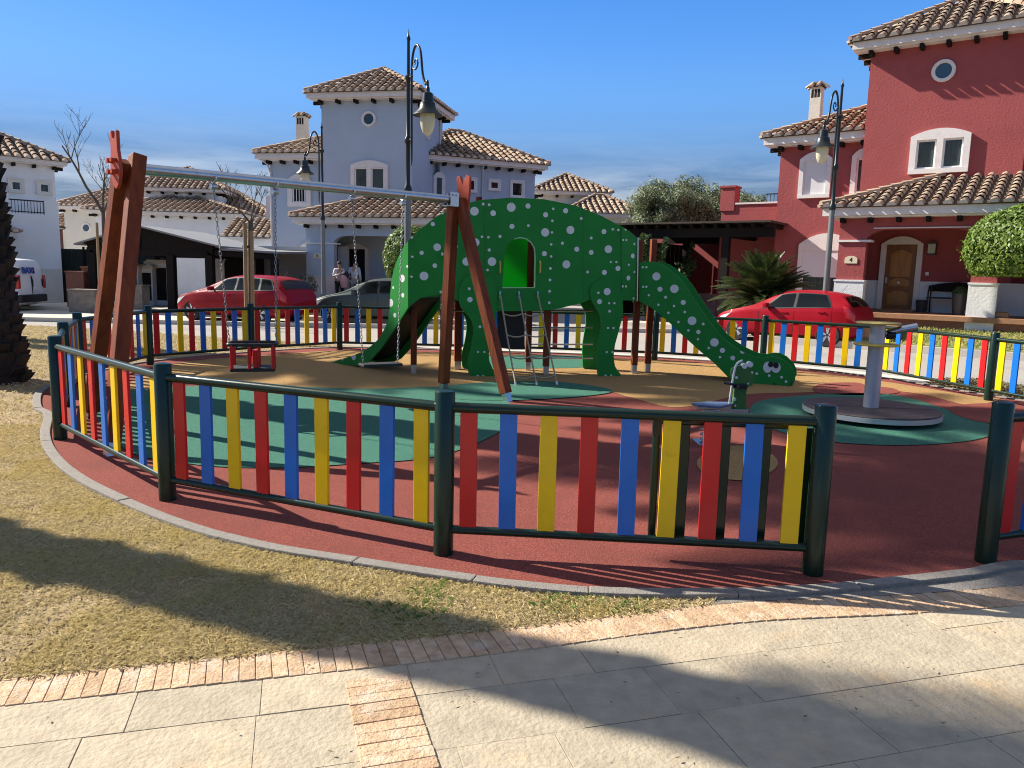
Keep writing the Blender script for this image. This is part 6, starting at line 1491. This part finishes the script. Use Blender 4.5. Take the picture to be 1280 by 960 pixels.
# ================================================================== STREET LAMPS
def lamp(pos, label, flip=1, rz=0, sc=1.0):
    root = thing('street_lamp', label, 'street lamp', tuple(pos), rz, 'street lamps with one curled arm'); H = 6.55
    mb = MB(); mb.lathe([(.15, -.1), (.15, .1), (.12, .14), (.10, .5), (.11, .54), (.085, .6), (.075, 1.1), (.068, 3.3)], n=20); mb.build('lower_pole', K['pole_grey'], root, 40)
    mb = MB(); mb.lathe([(.064, 3.3), (.085, 3.34), (.085, 3.42), (.05, 3.48), (.045, 4.3), (.075, 4.34), (.075, 4.42), (.042, 4.47), (.04, 5.55), (.07, 5.6), (.07, 5.66), (.034, 5.7), (.03, 6.35), (.045, 6.4), (.02, 6.46), (.0, 6.6)], n=16); mb.build('upper_pole', K['iron'], root, 40)
    f = flip; mb = MB()
    mb.tube(crom([(f * .16, 0, 4.35), (f * .15, 0, 5.3), (f * .17, 0, 5.95), (f * .33, 0, 6.2), (f * .52, 0, 6.05), (f * .62, 0, 5.6), (f * .74, 0, 5.38), (f * .82, 0, 5.42), (f * .84, 0, 5.3)], 6), .026, 8)
    mb.tube([(f * .5 + f * .16 * (1 - t / 28) * math.cos(t * .33 + 2.4) - f * .18, 0, 5.86 + .16 * (1 - t / 28) * math.sin(t * .33 + 2.4)) for t in range(24)], .018, 6)
    for z in (4.38, 5.63): mb.tube([(0, 0, z), (f * .17, 0, z)], .025, 8)
    mb.tube([(f * .16, 0, 4.35), (f * .17, 0, 3.95), (f * .16, 0, 3.85)], [.026, .018, .006], 8)
    mb.build('bracket_arm', K['iron'], root, 50)
    x = f * .84
    mb = MB(); mb.lathe([(.02, 5.32), (.04, 5.28), (.04, 5.22), (.10, 5.18), (.12, 5.02), (.15, 5.0), (.17, 4.88), (.285, 4.78), (.30, 4.755), (.27, 4.755), (.15, 4.80), (.0, 4.80)], (x, 0, 0), 28); mb.build('lamp_shade', K['iron'], root, 40)
    mb = MB(); mb.lathe([(.145, 4.79), (.15, 4.68), (.135, 4.54), (.10, 4.44), (.04, 4.38), (0, 4.37)], (x, 0, 0), 24); mb.build('lamp_globe', K['lampglass'], root, 60)
    root.scale = (sc, sc, sc); return root
p = Dp(509, 437, 16.6); lamp(Vector((p.x, p.y, -.05)), 'nearest street lamp, tall and dark, rising above the swing bar before the grey tower', 1, R(-55))
p = Dp(404.5, 370, 26.8); lamp(Vector((p.x, p.y, .0)), 'street lamp with its lantern on the left, in front of the grey house left wing', -1, R(62), .99)
p = Dp(1033, 352, 21.6); lamp(Vector((p.x, p.y, .05)), 'street lamp with its lantern on the left, in front of the dark red house', -1, R(44), 1.06)

# ================================================================== TREES AND PLANTS
def bare_tree(name, label, base, H, seed, forks, stakes, group=None, fork=.52):
    rg = random.Random(seed); root = thing(name, label, 'tree', tuple(base), 0, group); mb = MB()
    def br(p, d, L, r, depth):
        pts = [p]; n = 5; dd = d.copy()
        for i in range(n):
            dd = (dd + Vector((rg.uniform(-.13, .13), rg.uniform(-.13, .13), rg.uniform(0, .1)))).normalized(); pts.append(pts[-1] + dd * (L / n))
        mb.tube(pts, [max(.0035, r * (1 - .6 * i / n)) for i in range(n + 1)], 6 if depth < 2 else 4)
        if depth >= 4: return
        for k in range(rg.choice((3, 4, 4))):
            t = rg.uniform(.35, 1.0); i = min(n, int(t * n)); a = rg.uniform(0, 2 * PI); side = Vector((math.cos(a), math.sin(a), rg.uniform(.35, .9))).normalized()
            br(pts[i], (dd * .6 + side * .75).normalized(), L * rg.uniform(.35, .6), max(.004, r * .4), depth + 1)
    tr = MB(); top = Vector((.05, 0, H * fork)); tr.tube([Vector((0, 0, -.1)), Vector((.02, 0, H * .2)), top * .7, top], [.085, .07, .06, .055], 10); tr.build('trunk', K['bark'], root, 60)
    for d, L, r in forks: br(top - Vector((0, 0, .02)), Vector(d).normalized(), L, r, 1)
    mb.build('branches', K['bark'], root, 60)
    for sx, hh in stakes: mb = MB(); mb.cyl((sx, -.13, -.1), (sx + .02, -.12, hh), .042, n=10); mb.build('stake', K['stake'], root, 50)
    if stakes: mb = MB(); mb.bb(stakes[0][0] - .05, .1, -.1, -.06, stakes[0][1] * .8, stakes[0][1] * .8 + .05); mb.build('strap', K['black'], root)
    return root
b = Dp(133, 383, 24.2); bare_tree('bare_tree', 'bare young tree with upright branches left of the swing legs', Vector((b.x, b.y, -.03)), 6.2, 4, [((-.45, 0, 1), 2.2, .05), ((.45, .1, 1), 1.6, .045), ((-.2, .3, 1), 1.7, .03), ((.15, -.2, 1), 1.2, .03)], [(-.12, 2.9)], 'bare street trees')
b = G(313, 434); b = Dp(314, 434, 16.8); bare_tree('bare_tree', 'slim bare tree tied to tall pale stakes behind the toddler swing', Vector((b.x, b.y, .0)), 3.6, 12, [((-.9, 0, 1), 1.0, .02), ((.6, .2, 1), .7, .016), ((.1, .3, 1), .8, .02), ((-.5, -.3, .5), .8, .014)], [(-.05, 2.55), (.09, 2.4)], 'bare street trees', .72)
def frond_mesh(name, L, nl, lw, ll, droop, m, seed, up=.5, vee=.5):
    rg = random.Random(seed); pts = []; 
    for i in range(nl + 1):
        t = i / nl; pts.append(Vector((L * t * (1 - .12 * droop * t), 0, L * (up * t - droop * t * t))))
    vs = []; fs = []
    for i in range(1, nl + 1):
        p = pts[i]; d = (pts[i] - pts[i - 1]).normalized(); t = i / nl; l = ll * math.sin(PI * min(1, .12 + t * .86)) ** .6
        for s in (1, -1):
            dr = (Vector((0, s, 0)) * .85 + d * .6 + Vector((0, 0, vee * .5))).normalized(); tip = p + dr * l + Vector((0, 0, -.12 * l + rg.uniform(-.05, .05) * l)); k = len(vs); w = d * lw
            vs += [p - w, p + w, p.lerp(tip, .55) + w * .9, tip, p.lerp(tip, .55) - w * .9]; fs.append((k, k + 1, k + 2, k + 3, k + 4))
    mb = MB(); mb.add(vs, fs); mb.tube(pts, [max(.004, .03 * L / 2.5 * (1 - .85 * i / nl)) for i in range(nl + 1)], 5)
    o = mb.build(name, m, None); me = o.data; bpy.data.objects.remove(o); return me
def rosette(root, c, fm, n, el0, el1, seed, jit=.15, sc=(.85, 1.1), nm='frond'):
    rg = random.Random(seed); ga = PI * (3 - math.sqrt(5))
    for i in range(n):
        t = (i + .5) / n; el = lerp(el0, el1, t ** .8) + rg.uniform(-jit, jit); o = bpy.data.objects.new(nm, fm[i % len(fm)]); COL.objects.link(o); o.parent = root; o.location = c; o.rotation_euler = (rg.uniform(-.2, .2), -el, i * ga + rg.uniform(-.2, .2)); s = rg.uniform(*sc); o.scale = (s, s, s)
pf = [frond_mesh('palm_frond', 2.6, 44, .026, .62, d, K['frond'], 3 + i, .35) for i, d in enumerate((.35, .5, .65))]
def palm(label, pos, H, r, seed, nf=42, rough=True, group='palms'):
    root = thing('palm_tree', label, 'palm tree', tuple(pos), 0, group); rg = random.Random(seed); mb = MB(); mb.lathe([(r * .98, -.2), (r * .93, .3), (r * .88, 1.0), (r * .86, H * .5), (r * .9, H * .85), (r * 1.1, H), (0, H + .2)], n=24)
    n = int(H / .125) * 10 if rough else int(H / .2) * 8; ga = PI * (3 - math.sqrt(5))
    for i in range(n):
        z = H * (i + .5) / n; a = i * ga; rr = r * interp([(0, .95), (.15, .89), (.5, .86), (1, 1.05)], z / H); w = (.15 if rough else .2) * rg.uniform(.75, 1.2); hh = .19 * rg.uniform(.75, 1.3); z += rg.uniform(-.05, .05); a += rg.uniform(-.1, .1)
        c = Vector((math.cos(a) * rr, math.sin(a) * rr, z)); out = Vector((math.cos(a), math.sin(a), 0)); td = Vector((-out.y, out.x, 0)); up = Vector((0, 0, 1))
        tip = .06 * rg.uniform(.2, 2.0)
        q = [c - td * w * .8 - up * hh * .5 - out * .03, c + td * w * .8 - up * hh * .5 - out * .03, c + td * w * .55 + up * hh * .5 + out * tip, c - td * w * .55 + up * hh * .5 + out * tip, c - td * w * .4 + up * hh * .6 - out * .03, c + td * w * .4 + up * hh * .6 - out * .03]
        mb.add(q, [(0, 1, 2, 3), (3, 2, 5, 4), (1, 5, 2), (0, 3, 4)])
    mb.build('trunk', K['palmbark'], root)
    rosette(root, (0, 0, H + .1), pf, nf, R(-28), R(78), seed); return root
pb = G(15, 484); palm('palm with a thick dark scaly trunk at the left edge, before the white van', Vector((-7.06, 10.35, 0)), 8.3, .40, 5, 84).rotation_euler = (0, R(-3.1), 0)
sd_ = -SUN_AZ
q0 = Vector((-2.99, 4.32, 0)) + SUN_AZ * 5.2; q0 = (G(0, 683) + SUN_AZ * 5.4)
p_long = palm('palm just outside the left edge whose trunk throws the long shadow over the dry grass', Vector((q0.x, q0.y, 0)), 9.5, .25, 9, 50, False)
palm('farthest palm outside the left edge, shading the tan rubber by the swings', Vector((-16.3, 17.7, 0)), 9.3, .24, 15, 30, False)
palm('middle palm outside the left edge, shading the ground below the dinosaur', Vector((-11.5, 16.5, 0)), 11.0, .24, 21, 30, False)
# cycad beside the red car
cyf = [frond_mesh('cycad_frond', 1.6, 46, .016, .30, d, K['cycad'], 30 + i, .2, .9) for i, d in enumerate((.25, .4, .55))]
cb_ = Dp(953, 383, 23.3); cy = thing('cycad_plant', 'wide dark cycad with arching fronds beside the pergola, behind the red hatchback', 'plant', (cb_.x, cb_.y, 0))
mb = MB(); mb.lathe([(.2, -.1), (.22, .3), (.2, .75), (.1, .85), (0, .9)], n=14); mb.build('trunk', K['palmbark'], cy, 60)
rosette(cy, (0, 0, .95), cyf, 150, R(-15), R(82), 8, .12, (.8, 1.08))
for f_ in p_long.children:
    if f_.name.startswith('frond'): f_.scale = tuple(s_ * 1.15 for s_ in f_.scale)
def leafcloud(name, parent, m, n, fn, s0, s1, seed, aspect=.5):
    rg = random.Random(seed); vs = []; fs = []
    for _ in range(n):
        c, nn = fn(rg); s = rg.uniform(s0, s1)
        a = Vector((rg.uniform(-1, 1), rg.uniform(-1, 1), rg.uniform(-1, 1))); a = (a - nn * a.dot(nn) * .55).normalized() * s; b = a.cross(nn + Vector((rg.uniform(-.6, .6), rg.uniform(-.6, .6), rg.uniform(-.6, .6))));
        if b.length < 1e-5: continue
        b = b.normalized() * s * aspect; k = len(vs); vs += [c - a, c + b, c + a, c - b]; fs.append((k, k + 1, k + 2, k + 3))
    return fromlists(name, vs, fs, m, parent)
# clipped dome trees
def dome(label, c, rx, rz_, trunk, seed, flat=-.55, n=7000):
    root = thing('topiary_tree', label, 'tree', tuple(c), 0, 'clipped dome trees'); H = trunk
    mb = MB(); mb.tube([(0, 0, -.3), (.02, 0, H * .5), (0, 0, H)], [.07, .055, .06], 8); mb.build('trunk', K['bark'], root, 60)
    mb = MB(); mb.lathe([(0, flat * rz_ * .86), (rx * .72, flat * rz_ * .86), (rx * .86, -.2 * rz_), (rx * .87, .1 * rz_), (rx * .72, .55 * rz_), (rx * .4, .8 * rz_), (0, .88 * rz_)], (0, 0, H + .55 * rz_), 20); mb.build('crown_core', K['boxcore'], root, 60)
    def fn(rg):
        while True:
            v = Vector((rg.gauss(0, 1), rg.gauss(0, 1), rg.gauss(0, 1))).normalized()
            if v.z > flat: break
            if rg.random() < .35: v = Vector((v.x, v.y, 0)).normalized() * math.sqrt(1 - flat * flat) * rg.random() ** .5 + Vector((0, 0, flat)); return Vector((v.x * rx, v.y * rx, H + .55 * rz_ + v.z * rz_)), Vector((0, 0, -1))
        k = rg.uniform(.88, 1.0) + .03 * math.sin(v.x * 7 + seed) * math.sin(v.z * 6 + v.y * 5) + (rg.random() < .05) * rg.uniform(0, .07)
        return Vector((v.x * rx * k, v.y * rx * k, H + .55 * rz_ + v.z * rz_ * k)), v
    leafcloud('crown', root, K['box'], n, fn, .035, .065, seed); return root
td_ = Dp(1306, 345, 18.6); dome('clipped dome-shaped tree at the right edge in front of the red house porch', Vector((td_.x, td_.y, .2)), 1.78, 1.15, 1.66, 3, n=26000)
td_ = Dp(513, 345, 27.5); dome('clipped round tree half hidden behind the dinosaur, in front of the grey house', Vector((td_.x, td_.y, .1)), .98, 1.15, 1.35, 6, -.75, n=7000)
# olive trees beyond the pergola
for i, (u, v, Y, rx, rz_, lab) in enumerate(((826, 272, 36, 2.0, 1.5, 'left of three grey-green olive trees beyond the pergola, beside the cream villa'), (866, 270, 37, 2.1, 1.75, 'middle and tallest grey-green olive tree beyond the pergola'), (912, 270, 39, 2.0, 1.5, 'grey-green olive tree beyond the pergola, behind the red terrace pier'))):
    c = Dp(u, v, Y); root = thing('olive_tree', lab, 'tree', (c.x, c.y, 0), 0, 'olive trees beyond the pergola'); rg = random.Random(70 + i)
    mb = MB(); top = c.z - rz_ * .6; mb.tube([(0, 0, -.1), (.1, 0, top * .5), (0, 0, top)], [.2, .15, .12], 8)
    clumps = []
    for k in range(44):
        d = Vector((rg.gauss(0, 1), rg.gauss(0, 1), rg.gauss(0, 1))).normalized() * rg.uniform(.3, .88); d = Vector((d.x * rx, d.y * rx, d.z * rz_)); clumps.append((Vector((0, 0, c.z)) + d, rg.uniform(.38, .62), d.normalized()))
        mb.tube([(0, 0, top), Vector((0, 0, top)).lerp(clumps[-1][0], .5) + Vector((0, 0, .1)), clumps[-1][0]], [.06, .035, .012], 5)
    mb.build('trunk', K['bark'], root, 60)
    def fn(rg2, clumps=clumps):
        cc, r, dd = rg2.choice(clumps); v = Vector((rg2.gauss(0, 1), rg2.gauss(0, 1), rg2.gauss(0, 1))).normalized(); k = rg2.random() ** .4 * r * (1.25 if rg2.random() < .12 else 1)
        return cc + v * k + Vector((0, 0, .25 * k)), v
    leafcloud('crown', root, K['olive'], 26000, fn, .055, .12, 90 + i, .28)
# grey shrub by the estate car and dark bushes under the pergola
def bush(name, label, c, rx, rz_, m, n, seed, s0=.05, s1=.1, asp=.3):
    root = thing(name, label, 'shrub', tuple(c)); rg = random.Random(seed); mb = MB()
    tips = []
    for k in range(14):
        a = rg.uniform(0, 6.3); p = Vector((math.cos(a) * rx * rg.uniform(.2, .9), math.sin(a) * rx * rg.uniform(.2, .9), rz_ * rg.uniform(.6, 1.1))); tips.append(p); mb.tube([(0, 0, -.05), p * .5 + Vector((0, 0, .1)), p], [.02, .014, .006], 4)
    mb.build('stems', K['bark'], root)
    def fn(rg2):
        t = rg2.choice(tips); k = rg2.uniform(.25, 1.05); v = Vector((rg2.gauss(0, 1), rg2.gauss(0, 1), rg2.gauss(0, 1))).normalized(); return t * k + v * rg2.uniform(0, .14), v
    leafcloud('leaves', root, m, n, fn, s0, s1, seed + 1, asp)
c = Dp(378, 385, 28.0); bush('shrub', 'sparse grey-leaved shrub between the red estate car and the grey house pillar', Vector((c.x, c.y, .05)), .7, 1.25, K['shrub'], 1600, 4)
c = Dp(835, 370, 29.0); bush('shrub', 'dark leafy shrub in the shade under the pergola behind the neck slide', Vector((c.x, c.y, 0)), 1.7, 2.6, K['frond'], 9000, 14, .07, .13, .45)
c = Dp(812, 370, 27.5); bush('shrub', 'dark leafy climber at the left end of the pergola, nearest the dinosaur', Vector((c.x, c.y, 0)), 1.3, 2.6, K['frond'], 8000, 24, .07, .13, .45)
# ================================================================== THINGS ON THE PORCH
def RW(x, y, z): p = ROOTM[red.name] @ Vector((x, y, z)); return p
def pot(label, x, y, r, h, plant, z=.78):
    p = RW(x, y, z); t = thing('plant_pot', label, 'plant pot', tuple(p)); mb = MB(); mb.lathe([(r * .7, 0), (r * .95, h * .9), (r, h), (r * .88, h), (r * .84, h * .93), (0, h * .93)], n=24); mb.build('pot', mat('dark_glazed_pot', (.045, .047, .05), .45), t, 50)
    if plant:
        def fn(rg): v = Vector((rg.gauss(0, 1), rg.gauss(0, 1), abs(rg.gauss(0, 1)))).normalized(); return Vector((v.x * r * .95, v.y * r * .95, h * .95 + v.z * r * 1.15)) * 1.0, v
        leafcloud('plant', t, K['frond'], 900, fn, .02, .04, 5, .4)
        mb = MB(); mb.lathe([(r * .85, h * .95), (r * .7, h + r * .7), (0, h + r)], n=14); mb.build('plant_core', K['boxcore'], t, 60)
pot('small empty dark pot right of the wooden front door', 2.06, -.35, .17, .36, False); pot('tall dark pot holding a round clipped plant in front of the bench', 3.12, -1.35, .2, .58, True)
bp_ = RW(2.95, -.42, .78); be = thing('porch_bench', 'dark iron bench with a curved back against the porch wall', 'bench', tuple(bp_), -R(36))
mb = MB(); mb.bb(-.75, .75, -.25, .22, .42, .46); mb.build('seat', K['black'], be, None, bevel=.01)
mb = MB(); k = 12; pts = [(-.78, .26, .62), (.78, .26, .62)] + [(.78 - 1.56 * i / k, .26, .78 + .12 * math.sin(PI * i / k)) for i in range(k + 1)]; mb.prism(pts, (0, .03, 0)); mb.build('backrest', K['beamdark'], be)
for x in (-.7, .7):
    mb = MB(); mb.tube([(x, -.26, 0), (x, -.24, .44), (x, -.28, .66), (x, .24, .68)], .02, 6); mb.build('leg', K['black'], be, 60); mb = MB(); mb.tube([(x * 1.0, .3, 0), (x, .2, .44), (x, .27, .8)], .02, 6); mb.build('leg', K['black'], be, 60)
cp_ = RW(5.0, -1.45, .78); chr_ = thing('porch_chair', 'black metal bistro chair on the porch at the right edge of the photo', 'chair', tuple(cp_), -R(60))
mb = MB(); mb.lathe([(0, .43), (.21, .43), (.22, .45), (.2, .465), (0, .47)], n=20); mb.build('seat', K['black'], chr_, 40)
mb = MB(); mb.tube([(.2 * math.cos(t), .2 * math.sin(t), .74 + .05 * math.sin(t)) for t in [PI * i / 10 for i in range(11)]], .05, 8); mb.build('backrest', K['black'], chr_, 60)
for a in (-.6, .6, 2.5, 3.8):
    mb = MB(); mb.tube([(.16 * math.cos(a), .16 * math.sin(a), .44), (.24 * math.cos(a), .24 * math.sin(a), 0)], .014, 6); mb.build('leg', K['black'], chr_)
for s in (1, -1): mb = MB(); mb.tube([(s * .2, .0, .44), (s * .21, .02, .74)], .014, 6); mb.build('back_support', K['black'], chr_)
p = RW(4.15, -2.05, .78); t = thing('door_mat_box', 'small tan planter box on the porch edge beside the white pier', 'planter', tuple(p), -R(36)); mb = MB(); mb.bb(-.2, .2, -.1, .1, 0, .14); mb.bb(-.17, .17, -.07, .07, .14, .16); mb.build('box', K['terracotta'], t, None, bevel=.012)

# ================================================================== LIGHT, SKY, VIEW
sl = bpy.data.lights.new('sun', 'SUN'); sl.energy = 5; sl.angle = R(.53); sl.color = (1, .93, .82)
so = bpy.data.objects.new('sun', sl); COL.objects.link(so)
sdir = Vector((SUN_AZ.x * math.cos(SUN_EL), SUN_AZ.y * math.cos(SUN_EL), math.sin(SUN_EL)))
so.rotation_euler = sdir.to_track_quat('Z', 'Y').to_euler(); so.location = sdir * 60
w = bpy.data.worlds.new('World'); S.world = w; w.use_nodes = True; nt = w.node_tree; N = nt.nodes; L_ = nt.links
bg = N['Background']; bg.inputs['Strength'].default_value = .034
sk = N.new('ShaderNodeTexSky'); sk.sky_type = 'NISHITA'; sk.sun_disc = False; sk.sun_elevation = SUN_EL; sk.sun_rotation = math.atan2(SUN_AZ.x, SUN_AZ.y); sk.altitude = 0; sk.air_density = 1.0; sk.dust_density = .35; sk.ozone_density = 2.5
tc = N.new('ShaderNodeTexCoord'); sep = N.new('ShaderNodeSeparateXYZ'); L_.new(tc.outputs['Generated'], sep.inputs[0])
hs = N.new('ShaderNodeHueSaturation'); hs.inputs['Saturation'].default_value = 1.32; L_.new(sk.outputs[0], hs.inputs['Color'])
gr = N.new('ShaderNodeValToRGB'); g_ = gr.color_ramp; g_.interpolation = 'B_SPLINE'
for p_, v_ in ((.0, .30), (.07, .36), (.15, .52), (.25, .78), (.36, .90), (.52, .40), (.75, .16), (1.0, .12)):
    e_ = g_.elements[0] if p_ == 0 else g_.elements[1] if p_ == 1 else g_.elements.new(p_); e_.color = (v_, v_, v_, 1)
L_.new(sep.outputs['Z'], gr.inputs['Fac'])
gm = N.new('ShaderNodeVectorMath'); gm.operation = 'SCALE'; tn = N.new('ShaderNodeMix'); tn.data_type = 'RGBA'; tn.blend_type = 'MULTIPLY'; tn.inputs['Factor'].default_value = 1; tn.inputs['B'].default_value = (.74, .78, 1.06, 1); L_.new(hs.outputs[0], tn.inputs['A']); L_.new(tn.outputs['Result'], gm.inputs[0]); gsc = N.new('ShaderNodeMath'); gsc.operation = 'MULTIPLY'; gsc.inputs[1].default_value = 3.6; L_.new(gr.outputs['Color'], gsc.inputs[0]); L_.new(gsc.outputs[0], gm.inputs['Scale'])
mp = N.new('ShaderNodeMapping'); mp.inputs['Scale'].default_value = (2.2, 2.2, 17); mp.inputs['Rotation'].default_value = (0.05, .03, 0); L_.new(tc.outputs['Generated'], mp.inputs['Vector'])
nz = N.new('ShaderNodeTexNoise'); nz.inputs['Scale'].default_value = 2.3; nz.inputs['Detail'].default_value = 9; nz.inputs['Roughness'].default_value = .62; nz.inputs['Distortion'].default_value = .35; L_.new(mp.outputs[0], nz.inputs['Vector'])
rp = N.new('ShaderNodeValToRGB'); rp.color_ramp.elements[0].position = .34; rp.color_ramp.elements[1].position = .74; L_.new(nz.outputs['Fac'], rp.inputs['Fac'])
band = N.new('ShaderNodeValToRGB'); cr_ = band.color_ramp; cr_.elements[0].position = .0; cr_.elements[0].color = (.6, .6, .6, 1); cr_.elements[1].position = .19; cr_.elements[1].color = (0, 0, 0, 1); e = cr_.elements.new(.10); e.color = (.42, .42, .42, 1); e = cr_.elements.new(.14); e.color = (.10, .10, .10, 1)
L_.new(sep.outputs['Z'], band.inputs['Fac'])
mu = N.new('ShaderNodeMath'); mu.operation = 'MULTIPLY'; L_.new(rp.outputs['Color'], mu.inputs[0]); L_.new(band.outputs['Color'], mu.inputs[1])
mx = N.new('ShaderNodeMix'); mx.data_type = 'RGBA'; L_.new(mu.outputs[0], mx.inputs['Factor']); er = N.new('ShaderNodeValToRGB'); q_r = er.color_ramp; q_r.interpolation = 'B_SPLINE'
for p_, c_e in ((.0, (.62, .80, 1.0)), (.09, (.54, .77, 1.0)), (.18, (.24, .54, .98)), (.27, (.11, .38, .92)), (.37, (.065, .28, .78)), (.55, (.02, .075, .22)), (1.0, (.01, .03, .09))):
    e_ = q_r.elements[0] if p_ == 0 else q_r.elements[1] if p_ == 1 else q_r.elements.new(p_); e_.color = (*c_e, 1)
L_.new(sep.outputs['Z'], er.inputs['Fac'])
es = N.new('ShaderNodeVectorMath'); es.operation = 'SCALE'; es.inputs['Scale'].default_value = 13.6; L_.new(er.outputs['Color'], es.inputs[0])
em = N.new('ShaderNodeMix'); em.data_type = 'RGBA'; em.inputs['Factor'].default_value = .68; L_.new(gm.outputs[0], em.inputs['A']); L_.new(es.outputs[0], em.inputs['B']); L_.new(em.outputs['Result'], mx.inputs['A']); mx.inputs['B'].default_value = (19, 20, 21, 1); L_.new(mx.outputs['Result'], bg.inputs['Color'])
vs_ = S.view_settings; S.display_settings.display_device = 'sRGB'; vs_.view_transform = 'Standard'; vs_.look = 'None'; vs_.exposure = 1.1; vs_.gamma = 1; vs_.use_curve_mapping = False
S.cycles.max_bounces = 7; S.cycles.transparent_max_bounces = 12; S.cycles.use_denoising = True; S.cycles.filter_width = 1.05
